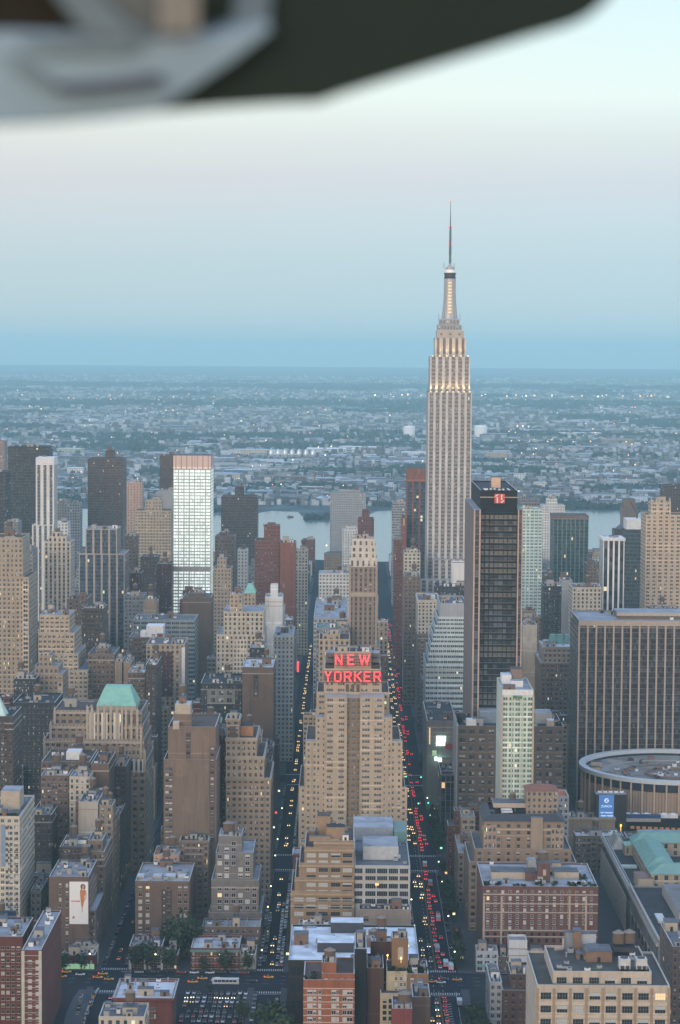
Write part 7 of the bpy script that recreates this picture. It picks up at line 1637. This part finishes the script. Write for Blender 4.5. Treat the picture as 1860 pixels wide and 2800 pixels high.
# curved ramp road at the bottom left
rmp = MB(); prev = None
for k in range(15):
    t_ = k/14; y_ = 1142-t_*120; x_ = -128+t_*t_*18-10*t_; wv = 4.5
    cur = ((x_-wv, y_, .03+t_*.6), (x_+wv, y_, .03+t_*.6))
    if prev: rmp.face([prev[0], prev[1], cur[1], cur[0]], 0)
    prev = cur
tag(rmp.build('ramp_road', flat('ramp_surface', (.085,.09,.10), .9, noise=.25, scale=.2, spec=.15)), 'curved ramp road at the bottom left', kind='structure')
m = MB()
pk = []
for k in range(15):
    t_ = k/14; y_ = 1142-t_*120; x_ = -128+t_*t_*18-10*t_
    pk.append((x_+5.2, y_))
for (a_, b_) in zip(pk, pk[1:]): m.bar((a_[0], a_[1], .5), (b_[0], b_[1], .5), .9)
tag(m.build('ramp_wall', concrete), 'curving low concrete wall beside the ramp road', 'wall')
lot = MB(); strip(lot, lx0-4, lx1+4, 1078, 1135, .012); tag(lot.build('car_park_surface', flat('lot_asphalt', (.02,.021,.027), .9, spec=.12, noise=.3, scale=.3)), 'dark asphalt of the parked car lot', kind='structure')

# small lit shop signs along the pavements
sgr = random.Random(17)
SC = [('white', (.95,1,.9)), ('amber', (1,.6,.2)), ('red', (1,.08,.08)), ('green', (.3,1,.5)), ('pale yellow', (1,.9,.5))]
def shopsign(x, y, z, label, c_):
    if not seen((x, y-.3, z+.6)): return
    o = thing('shop_sign', label, 'sign', (x, y, z), 'small lit shop signs')
    m = MB(); m.box(x-.7, x+.7, y-.1, y+.1, z, z+1.2, 0, 0, bottom=True); m.build('panel', flat('sign_'+c_[0], (.5,.5,.5), .5, noise=0, emit=c_[1], es=1.5), o)
    m = MB(); m.bar((x-1.2, y, z+1.25), (x+1.2, y, z+1.25), .1); m.build('bracket', metal_d, o)
for nm_, xx, ys_ in (('right side of the wide street', 62.3, (1192, 1216, 1251, 1283, 1330, 1388, 1460, 1494, 1530, 1560, 1588, 1640, 1668, 1745, 1800)), ('left side of the wide street', 34.2, (1190, 1260, 1330, 1470, 1520, 1600, 1680)),
                     ('left side of the narrow street', -46.8, (1190, 1250, 1310, 1360, 1460, 1520, 1570, 1640)), ('right side of the narrow street', -29.2, (1195, 1290, 1480, 1560, 1650))):
    for i, y_ in enumerate(ys_):
        c_ = sgr.choice(SC); shopsign(xx, y_, sgr.uniform(3, 5.5), '%s lit %s shop sign along the %s' % (tname(i), c_[0], nm_), c_)
# ------------------------------------------------------------------ far shore: low houses, works, woods, tanks
qr = random.Random(44)
def fov(y, k=1.05): return 930*k*y/FPX
cols_ = [(.15,.155,.17), (.22,.24,.27), (.30,.33,.37), (.42,.46,.50), (.18,.13,.13), (.52,.57,.62), (.10,.115,.14)]  # cool blue walls and roofs carry some of the distance haze as colour
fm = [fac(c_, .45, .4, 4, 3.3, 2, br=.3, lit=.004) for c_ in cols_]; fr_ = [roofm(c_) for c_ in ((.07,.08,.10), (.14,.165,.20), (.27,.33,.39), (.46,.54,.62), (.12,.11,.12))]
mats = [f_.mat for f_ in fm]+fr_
woods = []
for _ in range(70):
    y = 4700*math.exp(qr.uniform(0, 1.55)); woods.append((qr.uniform(-1, 1)*fov(y, 1.1), y, qr.uniform(40, 170)*(y/5000), qr.uniform(25, 70)*(y/5000)*2.2))
woods += [(-450, 8300, 900, 260), (120, 7600, 420, 150), (400, 6100, 240, 130), (700, 8800, 420, 240), (-700, 13500, 1900, 700), (900, 14000, 1700, 800), (100, 20000, 6000, 900), (-2000, 19500, 3000, 900), (1900, 20500, 3000, 800)]
def in_wood(x, y): return any(((x-a)/c)**2+((y-b)/d)**2 < 1 for a, b, c, d in woods)
m = MB()
for i in range(24000):
    y = 4750*math.exp((qr.random()**1.15)*1.75); x = qr.uniform(-1, 1)*fov(y, 1.08)
    if in_wood(x, y) and qr.random() < .93: continue
    if y < 4760: continue
    x = round(x/24)*24+qr.uniform(-3, 3)
    s = (y/5000)**.5
    big = qr.random() < .06
    w, d, h = (qr.uniform(28, 75)*s, qr.uniform(25, 60)*s, qr.uniform(7, 16)) if big else (qr.uniform(7, 15)*s, qr.uniform(8, 18)*s, qr.choice((7, 8, 10, 12, 15, 20 if qr.random() < .3 else 9)))
    wc = qr.choices(range(7), (4, 4, 4, 4, 3, 2, 2))[0]; rc_ = 7+(qr.choices(range(5), (2, 3, 3, 3, 1))[0] if big else qr.choices(range(5), (3, 3, 3, 2.2, 1))[0])
    m.box(x, x+w, y, y+d, 0, h, wc, rc_, 4, 3.3)
tag(m.build('distant_neighbourhood', mats), 'low houses and works of the far shore fading into haze', kind='stuff')
# larger sheds and blocks one can pick out
def shed(label, px, py, w, d, h, wc, rcol, name='warehouse', cat='warehouse'):
    D = 2.0354e6/(py-955); q = P(px, py, D); o = thing(name, label, cat, (q.x, D, 0))
    mb = MB(); s_ = fac(wc, .6, .4, 6, 4, 2, br=.3); c = (q.x-w/2, q.x+w/2); mb.box(c[0], c[1], D, D+d, 0, h, 0, 0, 6, 4); mb.build('wall', s_.mat, o)
    mb = MB(); mb.box(c[0]-.6, c[1]+.6, D-.6, D+d+.6, h+.01, h+.8, 0, 1); mb.build('roof', [concrete, roofm(rcol)], o)
for a_ in (('pale green roofed warehouse above the slim striped tower at far left', 190, 1248, 78, 60, 17, (.45,.5,.4), (.5,.58,.5)), ('small white shed left of the red-brown tower by the river', 205, 1300, 40, 40, 14, (.7,.7,.65), (.75,.78,.8)),
           ('long blue roofed warehouse right of the glowing white tower', 625, 1314, 66, 50, 14, (.5,.5,.4), (.3,.42,.55)), ('white roofed shed below the long blue roofed warehouse', 615, 1345, 60, 30, 8, (.6,.62,.6), (.8,.83,.85)),
           ('long pale works building with yellow front across the river', 680, 1246, 120, 60, 16, (.55,.5,.38), (.5,.52,.53)), ('white shed cluster in the middle of the far shore', 775, 1262, 80, 60, 18, (.6,.65,.66), (.8,.85,.87)),
           ('bright long white warehouse left of the needle skyscraper', 905, 1238, 150, 80, 12, (.62,.68,.7), (.85,.9,.92)), ('white sheds just left of the needle skyscraper', 1140, 1250, 90, 50, 16, (.75,.76,.72), (.85,.88,.9)),
           ('pale long shed farther left of the needle skyscraper', 985, 1232, 120, 60, 12, (.6,.63,.65), (.8,.84,.86)), ('beige flat block right of the needle skyscraper', 1358, 1255, 62, 60, 22, (.45,.38,.28), (.4,.38,.34)),
           ('white block with grey roof right of the needle skyscraper', 1420, 1312, 26, 20, 18, (.65,.7,.7), (.5,.52,.54)), ('cream block in front of the far shore right of black slab', 1478, 1332, 30, 24, 14, (.6,.62,.55), (.7,.72,.7)),
           ('low reddish brick works at the far shore centre', 770, 1322, 120, 40, 16, (.20,.10,.09), (.16,.12,.12)), ('second reddish works with white roof at the far shore centre', 830, 1345, 110, 40, 10, (.22,.11,.10), (.5,.5,.52)),
           ('white house block on the far right shore', 1715, 1300, 24, 20, 16, (.6,.62,.6), (.6,.62,.64)), ('long bright shed far right above the green glass tower', 1590, 1188, 160, 90, 12, (.6,.62,.62), (.8,.83,.84)),
           ('brown flat block on the far shore above the green glass tower', 1690, 1212, 110, 60, 20, (.32,.24,.18), (.35,.3,.26)), ('yellowish shed far left behind the dark slab', 150, 1150, 70, 60, 14, (.5,.48,.4), (.6,.62,.62))):
    shed(*a_)
# two white gas tanks
for lab, xl, xr, yt, yb, D in (('large white storage tank just right of the needle skyscraper', 1297, 1332, 1160, 1193, 8600), ('smaller white storage tank left of the needle skyscraper', 1103, 1135, 1161, 1188, 8700)):
    a_, b_ = P(xl, yb, D), P(xr, yb, D); r_ = (b_.x-a_.x)/2; zt = P(xl, yt+6, D).z; z0 = max(0, P(xl, yb, D).z)
    o = thing('storage_tank', lab, 'tank', ((a_.x+b_.x)/2, D, 0)); cx = (a_.x+b_.x)/2
    tm = flat('tank_white', (.80,.82,.80), .6, noise=.05)
    mb = MB(); mb.cone(cx, D, 0, zt, r_, r_, 32, 0, False); mb.build('shell', tm, o)
    mb = MB(); mb.cone(cx, D, zt, zt+(zt-z0)*.10, r_, r_*.75, 32, 0, False); mb.cone(cx, D, zt+(zt-z0)*.10, zt+(zt-z0)*.17, r_*.75, .01, 32, 0, False); mb.build('domed_top', tm, o)
# silver digester domes by the water
for i in range(7):
    q = P(742+19*i, 1255, 6600); o = thing('silo', 'rounded silver works tank, %s from left in the row across the river' % tname(i).replace('nearest', 'first'), 'tank', (q.x, 6600, 0), 'silver tanks across the river')
    mb = MB(); mb.cone(q.x, 6600, 0, 22, 4, 8, 12, 0, False); mb.cone(q.x, 6600, 22, 32, 8, 6, 12, 0, False); mb.cone(q.x, 6600, 32, 38, 6, .5, 12, 0, False); mb.build('shell', flat('silver_tank', (.55,.58,.60), .35, .5), o)
for px_, py_, h_ in ((705,1240,52),(860,1330,40),(992,1262,45)):
    D = 2.0354e6/(py_-955); q = P(px_, py_, D); o = thing('chimney', {705:'brown works chimney left of the silver tanks',860:'brick chimney among the reddish works by the river',992:'thin pale chimney left of the needle skyscraper'}[px_], 'chimney', (q.x, D, 0)); mb = MB(); mb.cone(q.x, D, 0, h_, 2.2, 1.4, 10); mb.build('shaft', brickm, o)
# woods as clumps of leaf masses
wdm = [flat('wood_leaf', c_, .9, noise=.5, scale=.05) for c_ in ((.016,.036,.034), (.022,.044,.042), (.012,.028,.030))]  # bluish leaf tones with part of the haze painted in
m = MB()
def clump(x, y, r, h):
    for _ in range(7):
        p = Vector((x+qr.uniform(-r, r), y+qr.uniform(-r, r), qr.uniform(.3, 1)*h)); n_ = 5; s = r*qr.uniform(.35, .75)
        ring0 = [(p.x+s*math.cos(6.283*k/n_), p.y+s*math.sin(6.283*k/n_), p.z-s*.5*qr.uniform(.4, 1)) for k in range(n_)]; top = (p.x+qr.uniform(-.2, .2)*s, p.y, p.z+s*.55)
        j = qr.randrange(3)
        for k in range(n_): m.face([ring0[k], ring0[(k+1) % n_], top], j); m.face([ring0[k], (ring0[k][0], ring0[k][1], 0), (ring0[(k+1) % n_][0], ring0[(k+1) % n_][1], 0), ring0[(k+1) % n_]], j)
for (a_, b_, c_, d_) in woods:
    n_ = int(min(260, 12+c_*d_/(260*(b_/5000)**2)))
    for _ in range(n_):
        t_ = qr.uniform(0, 6.283); r_ = math.sqrt(qr.random()); x_, y_ = a_+c_*r_*math.cos(t_), b_+d_*r_*math.sin(t_)
        if y_ < 4700 or abs(x_) > fov(y_, 1.15): continue
        sc_ = (y_/5000)**.9; clump(x_, y_, 8*sc_, 10+2*sc_)
for _ in range(1500):
    y = 4760*math.exp(qr.random()**1.2*1.3); x = qr.uniform(-1, 1)*fov(y); clump(x, y, qr.uniform(3, 7)*(y/5000)**.6, qr.uniform(7, 11))
for (xa, xb, ya) in ((60, 330, 4735), (-300, -205, 4530), (-75, -20, 4345), (430, 700, 4700)):      # wooded shore lines
    x = xa
    while x < xb: clump(x, ya+qr.uniform(0, 40), qr.uniform(5, 9), qr.uniform(7, 12)); x += qr.uniform(3, 7)
tag(m.build('woodland', wdm), 'dark woods and street trees across the far shore', kind='stuff')
# scattered lit lamps far away
m = MB()
for _ in range(210):
    y = 4800*math.exp(qr.random()**.9*1.25); x = qr.uniform(-1, 1)*fov(y, 1); s = qr.uniform(.35, .9)*(y/5000)
    z_ = qr.uniform(9, 16); m.box(x-s, x+s, y-s, y+s, z_, z_+2*s, qr.choice((0, 0, 1, 2)), 0, bottom=True)
for k in range(26):
    y = 15500+qr.uniform(-300, 500); x = 200+2000*k/26+qr.uniform(-30, 30); s = qr.uniform(2, 4.2); m.box(x-s, x+s, y-s, y+s, 18, 18+2*s, qr.choice((0, 0, 2)), 0, bottom=True)
for k in range(16):
    y = 7900+qr.uniform(-100, 100); x = 560+30*k; s = qr.uniform(.8, 1.6); m.box(x-s, x+s, y-s, y+s, 14, 14+2*s, 0, 0, bottom=True)
for px_, py_, c_ in ((617,1324,0),(653,1317,0),(651,1297,2),(124,1148,2),(1254,1156,0),(1392,1186,0),(1415,1170,0),(1430,1170,0),(1098,1221,2),(1138,1220,2),(1157,1268,0),(893,1503,0),(375,1290,2),(362,1294,2)):
    D = 2.0354e6/(py_-955); q = P(px_, py_, D); s = 1.15*D/5000
    m.box(q.x-s, q.x+s, D-s, D+s, max(4, q.z+6), max(4, q.z+6)+2*s, c_, 0, bottom=True)
lm = [flat('far_lamp%d' % k, (.8,.6,.4), .5, noise=0, emit=e_, es=5.0) for k, e_ in enumerate(((1,.55,.2), (1,.25,.15), (.9,1,.7)))]
tag(m.build('distant_lights', lm), 'scattered orange and white lamps over the far shore', kind='stuff')
# a bridge span and a small boat on the river
o = thing('boat', 'tiny dark boat on the river left of centre', 'boat', (P(793,1398,4420).x, 4420, .3)); q = o.location
m = MB(); m.prism([(q.x-5, 4414), (q.x+3, 4414), (q.x+7, 4417), (q.x+3, 4420), (q.x-5, 4420)], .2, 2.6, 0, 0); m.build('hull', metal_d, o); m = MB(); m.box(q.x-4, q.x+1, 4415, 4419, 2.61, 5, 0, 0); m.build('cabin', metal_g, o)
# ------------------------------------------------------------------ aircraft wing just outside the window
wg = thing('aircraft_wing', 'blurred dark underside of an aircraft wing with pale grey panel across the top', 'aircraft wing', tuple(Q(300, 100, 4.4)))
WP, WN = Q(700, 150, 2.7), Vector((.18, -.90, -.40)).normalized()
def slab(name, pts, mat, thick=.05, rel=0.0):
    rel *= .6; thick *= .6
    # outline laid on the sloping plane of the wing's underside; rel lifts a piece off it
    A = []
    for px_, py_ in pts:
        d = Q(px_, py_, 1.0)-Vector((0, 0, CAMZ)); o_ = WP+WN*rel-Vector((0, 0, CAMZ)); A.append(Vector((0, 0, CAMZ))+d*(o_.dot(WN)/d.dot(WN)))
    Bq = [p-WN*thick for p in A]; mb = MB()
    mb.face(A); mb.face(Bq[::-1]); n_ = len(A)
    for k in range(n_): mb.face([A[k], Bq[k], Bq[(k+1) % n_], A[(k+1) % n_]])
    return mb.build(name, mat, wg)
dk = flat('wing_dark', (.027,.043,.040), .95, noise=.15, scale=1.5, spec=.1)
pale = flat('wing_pale', (.27,.41,.53), .6, noise=.28, scale=6)
E_ = [(-160,353),(0,343),(150,336),(300,323),(430,308),(600,294),(760,284),(872,281),(930,259),(1100,206),(1300,146),(1450,100),(1560,68),(1610,44),(1660,0),(1730,-90),(1760,-160)]
slab('wing_panel', E_+[(1000,-170),(-160,-170)], dk)
slab('pale_panel', [(-160,92),(0,90),(220,96),(420,108),(640,88),(735,66),(742,80),(640,160),(530,235),(428,304),(300,318),(150,331),(-160,345)], pale, .02, .05)
slab('pale_frame', [(430,100),(560,90),(640,60),(650,-40),(745,-40),(735,60),(640,84)], flat('wing_mid', (.13,.20,.26), .6, noise=.2, scale=4), .02, .03)
slab('strut', [(130,-40),(250,-40),(350,70),(420,100),(300,104),(225,84)], flat('wing_mid2', (.15,.22,.27), .6, noise=.2, scale=4), .03, .07)
slab('gear_bay', [(255,-40),(440,-40),(440,98),(430,104),(355,72)], flat('wing_brown', (.13,.16,.17), .8, noise=.3, scale=4), .02, .02)
slab('gear_bay', [(-160,-40),(120,-40),(215,84),(0,84),(-160,86)], flat('wing_brown2', (.028,.028,.024), .9, noise=.3, scale=4, spec=.1), .02, .02)
slab('rib_backing', [(438,-40),(546,-40),(546,90),(438,90)], flat('rib_back', (.16,.18,.18), .7), .02, .06)
for k in range(7):
    x0 = 441+15*k; slab('rib', [(x0,-40),(x0+8,-40),(x0+8,88),(x0,88)], flat('rib_silver', (.42,.43,.41), .5, noise=.1), .02, .09)
slab('hinge_strip', [(148,238),(300,226),(440,206),(452,226),(350,240),(300,246),(160,252)], flat('strip_dark', (.07,.09,.13), .7), .02, .08)  # dark smear laid on the pale panel as a thin slab
slab('seam_strip', [(20,150),(70,160),(150,222),(140,240),(80,205)], flat('strip_grey', (.17,.25,.31), .7), .02, .07)
slab('seam_strip', [(60,108),(300,108),(380,126),(370,146),(100,136)], flat('strip_grey', (.17,.25,.31), .7), .02, .07)
# ------------------------------------------------------------------ the evening air
m = MB(); m.box(-XG-300, XG+300, -1700, YG+500, -1.0, 480, 0, 0, bottom=True)
hz = bpy.data.materials.new('haze'); tr = nodes(hz)
pv_ = mk(tr, 'ShaderNodeVolumePrincipled', {'Color': (.57,.94,1.0,1), 'Density': 5.5e-5, 'Anisotropy': 0.0})
o_ = tr.nodes.new('ShaderNodeOutputMaterial'); tr.links.new(pv_.outputs[0], o_.inputs['Volume'])
hb = m.build('haze', hz); hb['kind'] = 'stuff'; hb['label'] = 'pale blue evening haze over the whole city'
